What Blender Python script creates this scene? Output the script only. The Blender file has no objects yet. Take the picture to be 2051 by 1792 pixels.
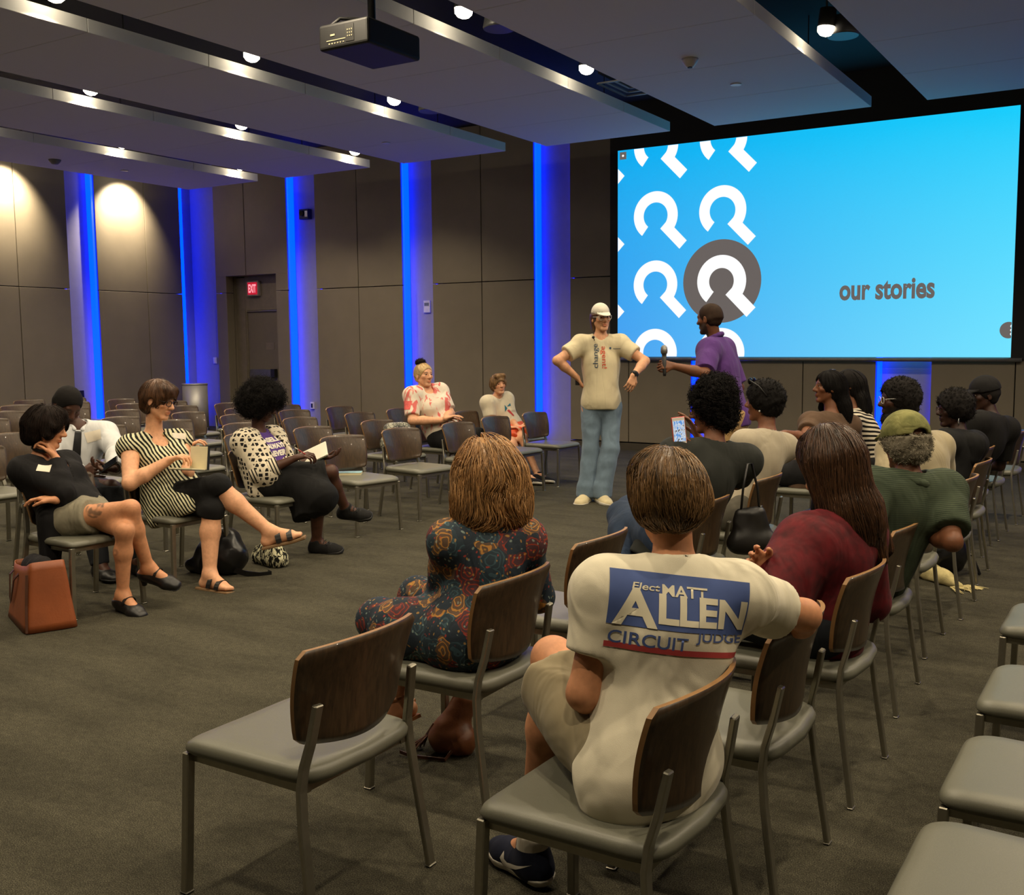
import bpy, bmesh, math, random, time
import numpy as np
from mathutils import Vector, Matrix, Quaternion
from mathutils.bvhtree import BVHTree
T0 = time.time()
random.seed(7); RNG = np.random.default_rng(7)
SC = bpy.context.scene
COL = SC.collection
# ---------------------------------------------------------------- camera
FPX, CX, CY, HCAM = 2053.0, 1091.0, 896.0, 1.5
YAW, PITCH, ROLL = [math.radians(a) for a in (-31.154, 5.808, -0.35)]
_fw = np.array([math.sin(YAW)*math.cos(PITCH), math.cos(YAW)*math.cos(PITCH), -math.sin(PITCH)])
_rt = np.array([math.cos(YAW), -math.sin(YAW), 0.0]); _up = np.cross(_rt, _fw)
R2 = math.cos(ROLL)*_rt + math.sin(ROLL)*_up
U2 = -math.sin(ROLL)*_rt + math.cos(ROLL)*_up
CAMP = np.array([0, 0, HCAM])
def ray(px, py): return _fw + R2*(px-CX)/FPX - U2*(py-CY)/FPX
def at(px, py, d): return CAMP + d*ray(px, py)                     # point at forward depth d
def atz(px, py, z): r = ray(px, py); return CAMP + (z-HCAM)/r[2]*r
def atx(px, py, x): r = ray(px, py); return CAMP + x/r[0]*r
def aty(px, py, y): r = ray(px, py); return CAMP + y/r[1]*r
def dep(p): return float((np.asarray(p)-CAMP) @ _fw)
def proj(p):
    q = np.asarray(p, float)-CAMP; z = q @ _fw
    return CX+FPX*(q @ R2)/z, CY-FPX*(q @ U2)/z
cam = bpy.data.cameras.new('camera'); camo = bpy.data.objects.new('camera', cam); COL.objects.link(camo)
cam.sensor_fit = 'HORIZONTAL'; cam.sensor_width = 36.0; cam.lens = FPX/2051*36; cam.shift_x = -(CX-1025.5)/2051
cam.clip_start = 0.05; cam.clip_end = 100
M = Matrix.Identity(4)
for i in range(3): M[i][0], M[i][1], M[i][2], M[i][3] = R2[i], U2[i], -_fw[i], CAMP[i]
camo.matrix_world = M
SC.camera = camo
# ---------------------------------------------------------------- world, exposure
w = bpy.data.worlds.new('world'); SC.world = w; w.use_nodes = True
w.node_tree.nodes['Background'].inputs[0].default_value = (0.9, 0.95, 1, 1)
w.node_tree.nodes['Background'].inputs[1].default_value = 0.0
SC.view_settings.view_transform = 'Standard'; SC.view_settings.look = 'None'
SC.view_settings.exposure = 0.0; SC.view_settings.gamma = 1.0; SC.view_settings.use_curve_mapping = False
SC.cycles.max_bounces = 6; SC.cycles.diffuse_bounces = 3; SC.cycles.glossy_bounces = 3
SC.cycles.caustics_reflective = False; SC.cycles.caustics_refractive = False
SC.cycles.use_denoising = True; SC.cycles.sample_clamp_indirect = 4.0
LAMP_W, WALL_W, SCREEN_E, LED_E = 152.0, 420.0, 1.0, 9.0     # ceiling spots, wall spots, projected picture, blue strips
WARM = (1.0, 0.83, 0.58)
# ---------------------------------------------------------------- small helpers
def lin(r, g, b):
    f = lambda c: (c/255/12.92 if c/255 <= .04045 else ((c/255+.055)/1.055)**2.4)
    return (f(r), f(g), f(b), 1)
MATS = {}
class NT:
    def __init__(s, name):
        s.m = bpy.data.materials.new(name); s.m.use_nodes = True; s.t = s.m.node_tree
        s.b = s.t.nodes['Principled BSDF']; s.n = s.t.nodes
    def new(s, kind, **kw):
        n = s.n.new(kind)
        for k, v in kw.items(): setattr(n, k, v)
        return n
    def link(s, a, b): s.t.links.new(a, b)
    def coord(s, which='Object', scale=(1, 1, 1), rot=(0, 0, 0)):
        tc = s.new('ShaderNodeTexCoord'); mp = s.new('ShaderNodeMapping')
        mp.inputs['Scale'].default_value = scale; mp.inputs['Rotation'].default_value = rot
        s.link(tc.outputs[which], mp.inputs[0]); return mp.outputs[0]
    def noise(s, vec, scale, detail=3, rough=.55, dist=0):
        n = s.new('ShaderNodeTexNoise'); n.inputs['Scale'].default_value = scale; n.inputs['Detail'].default_value = detail
        n.inputs['Roughness'].default_value = rough; n.inputs['Distortion'].default_value = dist
        if vec is not None: s.link(vec, n.inputs['Vector'])
        return n
    def ramp(s, fac, stops, interp='LINEAR'):
        r = s.new('ShaderNodeValToRGB'); r.color_ramp.interpolation = interp
        e = r.color_ramp.elements
        while len(e) < len(stops): e.new(.5)
        for q, (p, c) in zip(e, stops): q.position = p; q.color = c
        s.link(fac, r.inputs[0]); return r.outputs[0]
    def mix(s, fac, a, b, mode='MIX'):
        x = s.new('ShaderNodeMix', data_type='RGBA', blend_type=mode)
        for sock, v in ((x.inputs[0], fac), (x.inputs[6], a), (x.inputs[7], b)):
            if hasattr(v, 'is_output'): s.link(v, sock)
            else: sock.default_value = v
        return x.outputs[2]
    def bump(s, h, strength=.3, dist=.01):
        b = s.new('ShaderNodeBump'); b.inputs['Strength'].default_value = strength; b.inputs['Distance'].default_value = dist
        s.link(h, b.inputs['Height']); s.link(b.outputs[0], s.b.inputs['Normal'])
    def base(s, c):
        if hasattr(c, 'is_output'): s.link(c, s.b.inputs['Base Color'])
        else: s.b.inputs['Base Color'].default_value = c
    def setp(s, rough=.6, metal=0, spec=.5, coat=0):
        s.b.inputs['Roughness'].default_value = rough; s.b.inputs['Metallic'].default_value = metal
        s.b.inputs['Specular IOR Level'].default_value = spec; s.b.inputs['Coat Weight'].default_value = coat
def dark(c, k): return (c[0]*k, c[1]*k, c[2]*k, 1)
def mat(name, c, rough=.6, metal=0, var=.12, vs=9, bump=0, bs=60, spec=.5, sheen=0):
    if name in MATS: return MATS[name]
    N = NT(name); v = N.coord()
    n = N.noise(v, vs)
    N.base(N.ramp(n.outputs[0], [(.3, dark(c, 1-var)), (.7, dark(c, 1+var))]))
    N.setp(rough, metal, spec)
    if sheen: N.b.inputs['Sheen Weight'].default_value = sheen
    if bump:
        n2 = N.noise(v, bs); N.bump(n2.outputs[0], bump, .004)
    MATS[name] = N.m; return N.m
def emat(name, c, e):
    if name in MATS: return MATS[name]
    N = NT(name); N.base((0, 0, 0, 1)); N.b.inputs['Emission Color'].default_value = c
    N.b.inputs['Emission Strength'].default_value = e; N.setp(.5); MATS[name] = N.m; return N.m
def fabric(name, c, var=.15, fold=.35, fs=9, rough=.85, sheen=.15, weave=1.0):
    if name in MATS: return MATS[name]
    N = NT(name); v = N.coord()
    n = N.noise(v, 14); N.base(N.ramp(n.outputs[0], [(.3, dark(c, 1-var)), (.7, dark(c, 1+var))]))
    N.setp(rough, 0, .25); N.b.inputs['Sheen Weight'].default_value = sheen*min(1, sum(c[:3])*1.5)
    f = N.noise(N.coord(scale=(1, 1, .45)), fs, 2, .5, 1.2); wv = N.noise(v, 700, 1)
    a = N.new('ShaderNodeMath', operation='MULTIPLY_ADD'); N.link(wv.outputs[0], a.inputs[0]); a.inputs[1].default_value = .012*weave
    N.link(f.outputs[0], a.inputs[2]); N.bump(a.outputs[0], fold, .03)
    MATS[name] = N.m; return N.m
def tag(o, label, cat, group=None, kind=None):
    if label: o['label'] = label
    if cat: o['category'] = cat
    if group: o['group'] = group
    if kind: o['kind'] = kind
    return o
def thing(name, label, cat, loc=(0, 0, 0), rz=0, group=None):
    o = bpy.data.objects.new(name, None); COL.objects.link(o); o.empty_display_size = .1
    o.location = loc; o.rotation_euler = (0, 0, rz); return tag(o, label, cat, group)
def link(name, me, mats=(), parent=None, smooth=False):
    for m in (mats if isinstance(mats, (list, tuple)) else [mats]): me.materials.append(m)
    if smooth: me.polygons.foreach_set('use_smooth', [True]*len(me.polygons))
    o = bpy.data.objects.new(name, me); COL.objects.link(o)
    if parent is not None: o.parent = parent
    return o
class MB:
    """collects shapes for ONE mesh object"""
    def __init__(s): s.bm = bmesh.new(); s.mi = 0
    def _mk(s, fs):
        for f in fs: f.material_index = s.mi
    def box(s, c, size, rot=None, bev=0, seg=2):
        b2 = bmesh.new(); bmesh.ops.create_cube(b2, size=1)
        for v in b2.verts: v.co = Vector((v.co.x*size[0], v.co.y*size[1], v.co.z*size[2]))
        if bev: bmesh.ops.bevel(b2, geom=list(b2.edges), offset=bev, segments=seg, profile=.5, affect='EDGES')
        R = rot.to_4x4() if rot is not None else Matrix.Identity(4)
        s.add(b2, Matrix.Translation(Vector(c)) @ R); return s
    def add(s, b2, mtx=None):
        vm = {}
        for v in b2.verts: vm[v] = s.bm.verts.new(mtx @ v.co if mtx is not None else v.co)
        for f in b2.faces:
            try: nf = s.bm.faces.new([vm[v] for v in f.verts]); nf.material_index = s.mi; nf.smooth = f.smooth
            except ValueError: pass
        b2.free()
    def prism(s, pts, z0, z1, mtx=None, bev=0):
        b2 = bmesh.new(); a = [b2.verts.new((p[0], p[1], z0)) for p in pts]; f = b2.faces.new(a)
        r = bmesh.ops.extrude_face_region(b2, geom=[f])
        for v in [g for g in r['geom'] if isinstance(g, bmesh.types.BMVert)]: v.co.z = z1
        bmesh.ops.recalc_face_normals(b2, faces=b2.faces)
        if bev: bmesh.ops.bevel(b2, geom=list(b2.edges), offset=bev, segments=2, profile=.5, affect='EDGES')
        s.add(b2, mtx); return s
    def cyl(s, a, b, r0, r1=None, n=16, caps=True):
        a, b = Vector(a), Vector(b); r1 = r0 if r1 is None else r1
        return s.tube([a, b], [r0, r1], n, caps)
    def tube(s, pts, rad, n=8, caps=True, flat=1.0, side=None):
        pts = [Vector(p) for p in pts]
        if not isinstance(rad, (list, tuple)): rad = [rad]*len(pts)
        rings = []; nrm = None
        for i, p in enumerate(pts):
            t = (pts[min(i+1, len(pts)-1)]-pts[max(i-1, 0)]).normalized()
            if nrm is None:
                nrm = Vector(side) if side is not None else (Vector((0, 0, 1)) if abs(t.z) < .9 else Vector((1, 0, 0)))
            nrm = (nrm-t*nrm.dot(t)).normalized(); bn = t.cross(nrm)
            rings.append([s.bm.verts.new(p+nrm*(math.cos(q)*rad[i])+bn*(math.sin(q)*rad[i]*flat)) for q in [2*math.pi*k/n for k in range(n)]])
        for i in range(len(rings)-1):
            for k in range(n):
                f = s.bm.faces.new((rings[i][k], rings[i][(k+1) % n], rings[i+1][(k+1) % n], rings[i+1][k])); f.material_index = s.mi; f.smooth = n > 6
        if caps:
            for r in (rings[0][::-1], rings[-1]):
                f = s.bm.faces.new(r); f.material_index = s.mi
        return s
    def bar(s, pts, w, t, side):
        """flat bar along pts; w measured along side"""
        pts = [Vector(p) for p in pts]; rings = []; sd = Vector(side).normalized()
        for i, p in enumerate(pts):
            tg = (pts[min(i+1, len(pts)-1)]-pts[max(i-1, 0)]).normalized(); s2 = (sd-tg*sd.dot(tg)).normalized(); b = tg.cross(s2)
            rings.append([s.bm.verts.new(p+s2*(x*w/2)+b*(y*t/2)) for x, y in ((1, 1), (-1, 1), (-1, -1), (1, -1))])
        for i in range(len(rings)-1):
            for k in range(4):
                f = s.bm.faces.new((rings[i][k], rings[i][(k+1) % 4], rings[i+1][(k+1) % 4], rings[i+1][k])); f.material_index = s.mi
        for r in (rings[0][::-1], rings[-1]): s.bm.faces.new(r).material_index = s.mi
        return s
    def sphere(s, c, r, u=16, v=10, rot=None):
        b2 = bmesh.new(); bmesh.ops.create_uvsphere(b2, u_segments=u, v_segments=v, radius=1)
        for f in b2.faces: f.smooth = True
        if not isinstance(r, (tuple, list)): r = (r, r, r)
        m = Matrix.Translation(Vector(c)) @ (rot.to_4x4() if rot is not None else Matrix.Identity(4)) @ Matrix.Diagonal((*r, 1))
        s.add(b2, m); return s
    def build(s, name, mats, parent=None, smooth=False, bevel=0):
        bmesh.ops.recalc_face_normals(s.bm, faces=s.bm.faces)
        me = bpy.data.meshes.new(name); s.bm.to_mesh(me); s.bm.free()
        o = link(name, me, mats, parent, smooth)
        if bevel:
            md = o.modifiers.new('bevel', 'BEVEL'); md.width = bevel; md.segments = 2; md.limit_method = 'ANGLE'
        return o
def rotz(a): return Matrix.Rotation(a, 3, 'Z')
def text_mesh(body, size, bold=0.0, align='CENTER', shear=0, spacing=1.0):
    cu = bpy.data.curves.new('lettering', 'FONT'); cu.body = body; cu.size = size; cu.offset = bold; cu.align_x = align; cu.align_y = 'CENTER'
    cu.shear = shear; cu.space_character = spacing; cu.resolution_u = 4
    o = bpy.data.objects.new('lettering', cu); COL.objects.link(o)
    dg = bpy.context.evaluated_depsgraph_get(); me = bpy.data.meshes.new_from_object(o.evaluated_get(dg))
    bpy.data.objects.remove(o); bpy.data.curves.remove(cu); return me
def text_obj(name, body, size, mtx, m, parent, bold=0.0, fit=None, **kw):
    """flat lettering lying on a surface; fit = (width, height) in metres"""
    me = text_mesh(body, size, bold, **kw)
    if fit:
        xs = [v.co.x for v in me.vertices]; ys = [v.co.y for v in me.vertices]
        x0, x1, y0, y1 = min(xs), max(xs), min(ys), max(ys)
        for v in me.vertices: v.co.x = ((v.co.x-x0)/(x1-x0)-.5)*fit[0]; v.co.y = ((v.co.y-y0)/(y1-y0)-.5)*fit[1]
    me.transform(mtx); return link(name, me, m, parent)
# ================================================================ the setting
XL, YB, XR, YR, ZC, ZG = -15.4, 12.95, 4.6, -3.6, 4.75, 2.43
def struct(o): o['kind'] = 'structure'; return o
# carpet
N = NT('carpet'); v = N.coord()
a = N.noise(v, 260, 2, .7); b = N.noise(N.coord(scale=(1, 2.6, 1)), 1.6, 4, .6); c = N.noise(v, 34, 3, .6)
col = N.ramp(a.outputs[0], [(.32, lin(44, 43, 35)), (.5, lin(74, 71, 59)), (.68, lin(112, 108, 91))])
col = N.mix(.55, col, N.ramp(b.outputs[0], [(.35, (.42, .42, .42, 1)), (.65, (1, 1, 1, 1))]), 'MULTIPLY')
col = N.mix(.5, col, N.ramp(c.outputs[0], [(.3, (.55, .55, .55, 1)), (.7, (1.2, 1.2, 1.2, 1))]), 'MULTIPLY')
N.base(col); N.setp(.95, 0, .1); N.bump(a.outputs[0], .6, .006); CARPET = N.m
f = MB(); f.box(((XL+XR)/2, (YB+YR)/2, -.05), (XR-XL+.6, YB-YR+1.2, .1)); struct(f.build('floor', CARPET))
BLACK = mat('black_paint', lin(20, 20, 21), .8)
f = MB(); f.box(((XL+XR)/2, (YB+YR)/2, ZC+.05), (XR-XL+.6, YB-YR+1.2, .1)); struct(f.build('ceiling', BLACK))
WALLM = mat('taupe_wall', lin(122, 113, 97), .55, var=.05, vs=3, bump=.08, bs=300)
NICHE = mat('niche_paint', lin(150, 148, 150), .6, var=.03)
TRIM = mat('dark_trim', lin(70, 64, 54), .5)
# back wall: proud panels with reveals, blue-lit niches between them
PD = .16                                                            # how far the panels stand proud
slots = [(-12.95, -12.30), (-10.45, -9.86), (-7.99, -7.39), (-5.50, -4.88), (-3.05, -2.41), (-.55, .07), (1.95, 2.55)]
door = (-14.47, -13.25)
wb = MB(); wb.box(((XL+XR)/2, YB+PD+.5+.05, ZC/2), (XR-XL+1.6, .1, ZC))                # shell behind door recess
edges = [-14.75]+[e for s_ in slots for e in s_]+[XR]
gap = .012
def panel_run(x0, x1, z0, z1):
    wb.box(((x0+x1)/2, YB+PD/2, (z0+z1)/2), (x1-x0-gap, PD, z1-z0-gap), bev=.003, seg=1)
segs = []
for i in range(0, len(edges)-1, 2):
    x0, x1 = edges[i], edges[i+1]
    if i == 0:
        xm = -13.97; segs += [(x0, door[0], .1, ZG), (door[1], x1, .1, ZG), (x0, door[0], ZG, 2.732), (door[1], x1, ZG, 2.732), (x0, xm, 2.72, ZC), (xm, x1, 2.72, ZC)]
    else:
        xm = (x0+x1)/2
        segs += [(x0, xm, .1, ZG), (xm, x1, .1, ZG), (x0, xm, ZG, ZC), (xm, x1, ZG, ZC)]
for s_ in segs: panel_run(*s_)
# solid backing between the niches
for i in range(0, len(edges)-1, 2):
    x0, x1 = edges[i], edges[i+1]
    if i == 0:
        for q0, q1, z0, z1 in ((x0, door[0], 0, ZC), (door[1], x1, 0, ZC), (door[0], door[1], 2.72, ZC)):
            wb.box(((q0+q1)/2, YB+PD+.27, (z0+z1)/2), (q1-q0, .5, z1-z0))
    else: wb.box(((x0+x1)/2, YB+PD+.27, ZC/2), (x1-x0, .5, ZC))
struct(wb.build('wall_back', WALLM))
nb = MB(); nb.box((XL+.2, YB+PD+.04, ZC/2), (1.3, .06, ZC))
for x0, x1 in slots: nb.box(((x0+x1)/2, YB+PD+.04, ZC/2), (x1-x0, .06, ZC))
struct(nb.build('wall_back_niche', NICHE))
bb = MB()
for i in range(0, len(edges)-1, 2):
    x0, x1 = edges[i], edges[i+1]
    for q0, q1 in ([(x0, door[0]), (door[1], x1)] if i == 0 else [(x0, x1)]): bb.box(((q0+q1)/2, YB+.09, .045), (q1-q0, .16, .09))
struct(bb.build('baseboard_back', TRIM))
# left wall
lslots = [(9.80, 11.02), (4.6, 5.8)]
lw = MB(); lw.box((XL-PD-.15, (YB+YR)/2, ZC/2), (.2, YB-YR+1.2, ZC))
def lpanel(y0, y1, z0, z1): lw.box((XL-PD/2, (y0+y1)/2, (z0+z1)/2), (PD, y1-y0-gap, z1-z0-gap), bev=.003, seg=1)
ys = [YR, 4.6, 5.8, 9.80, 11.02, 12.72]
lsplit = {0: [1.0], 2: [7.2, 8.6], 4: []}
yl = [(YR, 1.0), (1.0, 4.6), (5.8, 7.4), (7.4, 9.3), (9.3, 9.80), (11.02, 11.9), (11.9, 12.72)]
yl = [(YR, -.6), (-.6, 2.0), (2.0, 4.6), (5.8, 7.7), (7.7, 9.62), (9.62, 10.50), (11.02, 12.0), (12.0, 12.75)]
lslots = [(10.50, 11.02), (4.6, 5.8)]
for y0, y1 in yl:
    for z0, z1 in ((.1, ZG), (ZG, ZC)): lpanel(y0, y1, z0, z1)
struct(lw.build('wall_left', WALLM))
ln = MB()
for y0, y1 in lslots: ln.box((XL-PD-.02, (y0+y1)/2, ZC/2), (.06, y1-y0, ZC))
ln.box((XL-PD-.02, 12.98, ZC/2), (.06, .5, ZC)); struct(ln.build('wall_left_niche', NICHE))
lb = MB()
for y0, y1 in ((YR, 4.6), (5.8, 10.50), (11.02, 12.75)): lb.box((XL-.09, (y0+y1)/2, .045), (.16, y1-y0, .09))
struct(lb.build('baseboard_left', TRIM))
wr = MB(); wr.box((XR+.1, (YB+YR)/2, ZC/2), (.2, YB-YR+1.2, ZC)); struct(wr.build('wall_right', WALLM))
wr = MB(); wr.box(((XL+XR)/2, YR-.1, ZC/2), (XR-XL+.6, .2, ZC)); struct(wr.build('wall_rear', WALLM))
# blue LED strips: a lit diffuser bar standing in each niche's jamb
LED = emat('blue_light', (0.0, .016, 1.0, 1), LED_E)
LEDW = emat('blue_light_weak', (0.012, .01, 1.0, 1), LED_E*.5)
ALU = mat('aluminium', lin(170, 170, 172), .35, .9)
k = 0
def led_strip(c, size, face, m, label):
    t = thing('light_strip', label, 'light', (c[0], c[1], 0), 0, 'blue light strips in the wall niches')
    e = MB(); e.box((0, 0, c[2]), size); e.build('diffuser', m, t)
    h = MB(); h.box((0, 0, c[2]-size[2]/2-.012), (size[0]+.01, size[1]+.01, .02)); h.build('end_cap', ALU, t)
names = ['beside the exit door', 'behind the woman in pink', 'behind the standing speaker', 'below the left end of the screen', 'below the right half of the screen', 'right of the screen', 'at the far right']
for (x0, x1), nm in zip(slots, names):
    led_strip((x0+.022, YB+PD-.075, ZC/2+.03), (.035, .13, ZC-.14), 0, LED, 'tall bright blue light strip, left in niche '+nm)
    led_strip((x1-.009, YB+PD-.03, ZC/2+.03), (.012, .03, ZC-.14), 0, LEDW, 'thin blue light edge, right side of the niche '+nm)
led_strip((XL-.075, 12.80, ZC/2+.03), (.13, .035, ZC-.14), 0, LED, 'bright blue light strip in the corner niche between left and back walls')
led_strip((-14.765, YB+PD-.03, ZC/2+.03), (.012, .03, ZC-.14), 0, LEDW, 'thin blue light edge of the corner niche beside the exit door')
for (y0, y1), nm in zip(lslots, ['', ' outside the view']):
    led_strip((XL-PD+.075, y1-.025, ZC/2+.03), (.13, .04, ZC-.14), 0, LED, 'bright blue light strip in the left wall niche'+nm)
    led_strip((XL-PD+.03, y0+.009, ZC/2+.03), (.03, .012, ZC-.14), 0, LEDW, 'thin blue light edge on the near side of the left wall niche'+nm)
# exit door in its recess
DG = mat('door_paint', lin(112, 104, 88), .5, var=.04)
d0, d1 = door; yd = YB+.27
t = thing('door_1', 'grey painted exit door in a deep wall recess', 'door', ((d0+d1)/2, yd, 0)); t['kind'] = 'structure'
del t['category']; del t['label']
L = MB(); L.box((.12, 0, 1.05), (.96, .05, 2.1), bev=.004); leaf = L.build('door_leaf', DG, t)
L = MB(); L.box((-.5, 0, 1.35), (.23, .12, 2.7)); L.box((.12, .0, 2.42), (1.0, .12, .6)); L.box((-.375, -.035, 1.06), (.03, .02, 2.12)); L.build('door_frame', mat('door_frame_paint', lin(118, 109, 92), .5), t)
L = MB(); L.box((.12, -.045, 2.105), (.95, .03, .012)); L.build('door_header_strip', mat('pale_metal', lin(190, 185, 165), .3, .8), t)
L = MB(); L.box((.0, -.085, 1.0), (.52, .07, .14), bev=.01); L.build('push_bar', mat('bar_metal', lin(120, 120, 115), .35, .7), t)
L = MB(); L.box((.31, -.085, 1.0), (.1, .075, .15), bev=.008); L.build('latch_case', mat('black_plastic', lin(22, 22, 23), .45), t)
L = MB(); L.box((.18, -.03, 1.48), (.2, .006, .12)); L.build('door_plate', mat('plate_metal', lin(128, 120, 102), .4, .2), t)
# exit sign
t = thing('exit_sign', 'small lit exit sign with red letters above the door', 'sign', (-13.98, YB+.18, 2.5))
L = MB(); L.box((0, 0, 0), (.29, .06, .27), bev=.008); L.build('housing', mat('sign_case', lin(150, 140, 135), .5), t)
L = MB(); L.box((0, -.032, 0), (.235, .006, .215)); L.build('sign_face', emat('sign_red_glow', lin(225, 25, 55), .7), t)
text_obj('lettering', 'EXIT', .1, Matrix.Translation((0, -.0365, 0)) @ Matrix.Rotation(math.pi/2, 4, 'X'), emat('sign_letter', lin(255, 150, 160), 1.2), t, .004, fit=(.19, .15))
# ceiling panels (clouds) hung under the black ceiling
N = NT('ceiling_panel'); v = N.coord(); n = N.noise(v, 380, 2)
N.base(N.ramp(n.outputs[0], [(.3, lin(206, 204, 202)), (.7, lin(222, 220, 218))])); N.setp(.8, 0, .2); N.bump(n.outputs[0], .1, .002); PANM = N.m
PX = [(-13.64, -12.07), (-11.5, -9.83), (-9.22, -7.52), (-6.90, -5.18), (-4.62, -2.83), (-2.26, -.5), (.07, 1.8), (2.4, 4.1)]
pn = ['nearest the left wall', 'second from the left wall', 'third from the left wall', 'the projector hangs from', 'over the left half of the screen', 'over the right half of the screen', 'right of the screen', 'nearest the right wall']
for (x0, x1), nm in zip(PX, pn):
    t = thing('ceiling_panel', 'long pale acoustic ceiling panel, the one '+nm, 'ceiling panel', ((x0+x1)/2, 0, 4.0), 0, 'acoustic panels under the ceiling')
    y = 11.5; i = 0
    L = MB()
    while y > YR+.3:
        y2 = max(y-1.22, YR+.25); L.box((0, (y+y2)/2, .055), (x1-x0, y-y2-.004, .11), bev=.003, seg=1); y = y2
    L.build('board', PANM, t)
    L = MB()
    for yy in (10.5, 6, 1.5, -2.5):
        for xx in (-.5, .5): L.cyl((xx, yy, .1), (xx, yy, .75), .006, n=6)
    L.build('hanger', BLACK, t)
# spot lamps in the gaps
CASE = mat('lamp_case', lin(26, 26, 27), .5)
LENS = emat('lamp_lens', (1.0, .86, .6, 1), 26)
def spot(x, y, z, aim, W, label, ang=140, blend=.5, group='spot lamps in the ceiling gaps'):
    t = thing('spot_lamp', label, 'lamp', (x, y, z), 0, group)
    d = Vector(aim).normalized(); q = d.to_track_quat('-Z', 'Y'); r3 = q.to_matrix()
    L = MB(); L.tube([-d*.16, -d*.15, -d*.02, d*0.0], [.035, .07, .076, .074], 14); L.build('lamp_head', CASE, t)
    L = MB(); L.tube([d*.001, d*.04, d*.066, d*.078], [.074, .070, .045, .008], 16); L.build('lens', LENS, t, True)
    L = MB(); L.cyl((0, 0, .05), (0, 0, ZC-z), .009, n=6); L.build('stem', CASE, t)
    li = bpy.data.lights.new('spot_light', 'SPOT'); li.energy = W; li.color = WARM; li.spot_size = math.radians(ang); li.spot_blend = blend; li.shadow_soft_size = .045
    lo = bpy.data.objects.new('spot_light', li); COL.objects.link(lo); lo.parent = t; lo.location = d*.085; lo.rotation_euler = q.to_euler()
GX = [-11.93, -9.69, -7.33, -4.94, -2.61, -.22, 2.1]; GY = [11.03, 9.0, 6.96, 5.0, 2.95, .9, -1.1]
gxn = ['first ceiling gap from the left', 'second ceiling gap from the left', 'third ceiling gap from the left', 'ceiling gap by the projector', 'gap over mid screen', 'gap right of the screen', 'last gap on the right']
gyn = ['nearest the screen wall', 'second from the screen wall', 'third from the screen wall', 'fourth from the screen wall', 'fifth from the screen wall', 'sixth from the screen wall', 'seventh from the screen wall']
for x, xn in zip(GX, gxn):
    for y, yn in zip(GY, gyn):
        if y > 10 and x > -9: continue                              # not lit in front of the screen
        if x > -3.5 and y > 9.5: continue
        if y < 0 or (y < 2.5 and -8 < x < -6) or (y < 2.5 and x > 1): continue                    # the lamps behind the camera are off
        spot(x, y, 4.165, (-.10, .0, -1), LAMP_W, f'lit spot lamp in the {xn}, {yn}')
for y, yn in ((11.55, 'nearest the corner'), (9.45, 'second from the corner'), (7.4, 'third from the corner'), (5.3, 'fourth from the corner'), (3.2, 'fifth from the corner')):
    spot(-14.85, y, 4.32, (-.72, 0, -.70), WALL_W, f'lit spot lamp washing the left wall, {yn}', 95, .7, 'spot lamps washing the left wall')
# projection screen
t = thing('projection_screen', 'large projection screen showing a cyan slide with white ring symbols', 'screen', (0, 0, 0))
SX0, SX1, SZ0, SZ1, SY = -6.60, -1.53, 1.305, 4.13, YB-.03
N = NT('slide_picture'); tc = N.new('ShaderNodeTexCoord'); sp = N.new('ShaderNodeSeparateXYZ'); N.link(tc.outputs['Generated'], sp.inputs[0])
ca = N.mix(sp.outputs[0], lin(64, 158, 240), lin(112, 226, 255)); cb = N.mix(sp.outputs[0], lin(0, 172, 240), lin(18, 205, 252))
cc = N.mix(sp.outputs[2], ca, cb); N.base((.05, .05, .05, 1)); N.link(cc, N.b.inputs['Emission Color']); N.b.inputs['Emission Strength'].default_value = SCREEN_E
SLIDE = N.m
W, Hh = SX1-SX0, SZ1-SZ0
L = MB(); L.box(((SX0+SX1)/2, SY, (SZ0+SZ1)/2), (W, .01, Hh)); scr = L.build('picture', SLIDE, t)
L = MB()
L.box((SX0-.06, SY+.005, (SZ0+ZC)/2), (.12, .02, ZC-SZ0+.05)); L.box((SX1+.12, SY+.005, (SZ0+ZC)/2), (.24, .02, ZC-SZ0+.05)); L.box(((SX0+SX1)/2, SY+.005, (SZ1+ZC)/2), (W, .02, ZC-SZ1))
L.build('black_border', mat('screen_black', lin(14, 14, 15), .7), t)
L = MB(); L.cyl((SX0-.12, SY-.01, SZ0-.03), (SX1+.12, SY-.01, SZ0-.03), .024, n=12); L.build('weight_bar', mat('bar_grey', lin(120, 120, 118), .4, .4), t)
WHITE_E = emat('slide_white', (1, 1, 1, 1), 1.0); GREY_E = emat('slide_grey', lin(104, 97, 94), 1.0)
sc_ = bmesh.new()
def s2w(px, py): p = aty(px, py, SY-.008); return p[0], p[2]
def clipx(P, axis, lim, keep_greater):
    out = []
    for i in range(len(P)):
        a, b = P[i], P[(i+1) % len(P)]; ina = (a[axis] >= lim) == keep_greater; inb = (b[axis] >= lim) == keep_greater
        if ina: out.append(a)
        if ina != inb:
            f_ = (lim-a[axis])/(b[axis]-a[axis]); out.append((a[0]+(b[0]-a[0])*f_, a[1]+(b[1]-a[1])*f_))
    return out
def slide_poly(bm, P, yo):
    for ax, lm, kg in ((0, SX0+.004, True), (0, SX1-.004, False), (1, SZ0+.004, True), (1, SZ1-.004, False)):
        P = clipx(P, ax, lm, kg)
        if len(P) < 3: return
    bm.faces.new([bm.verts.new((x, SY-yo, z)) for x, z in P])
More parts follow.
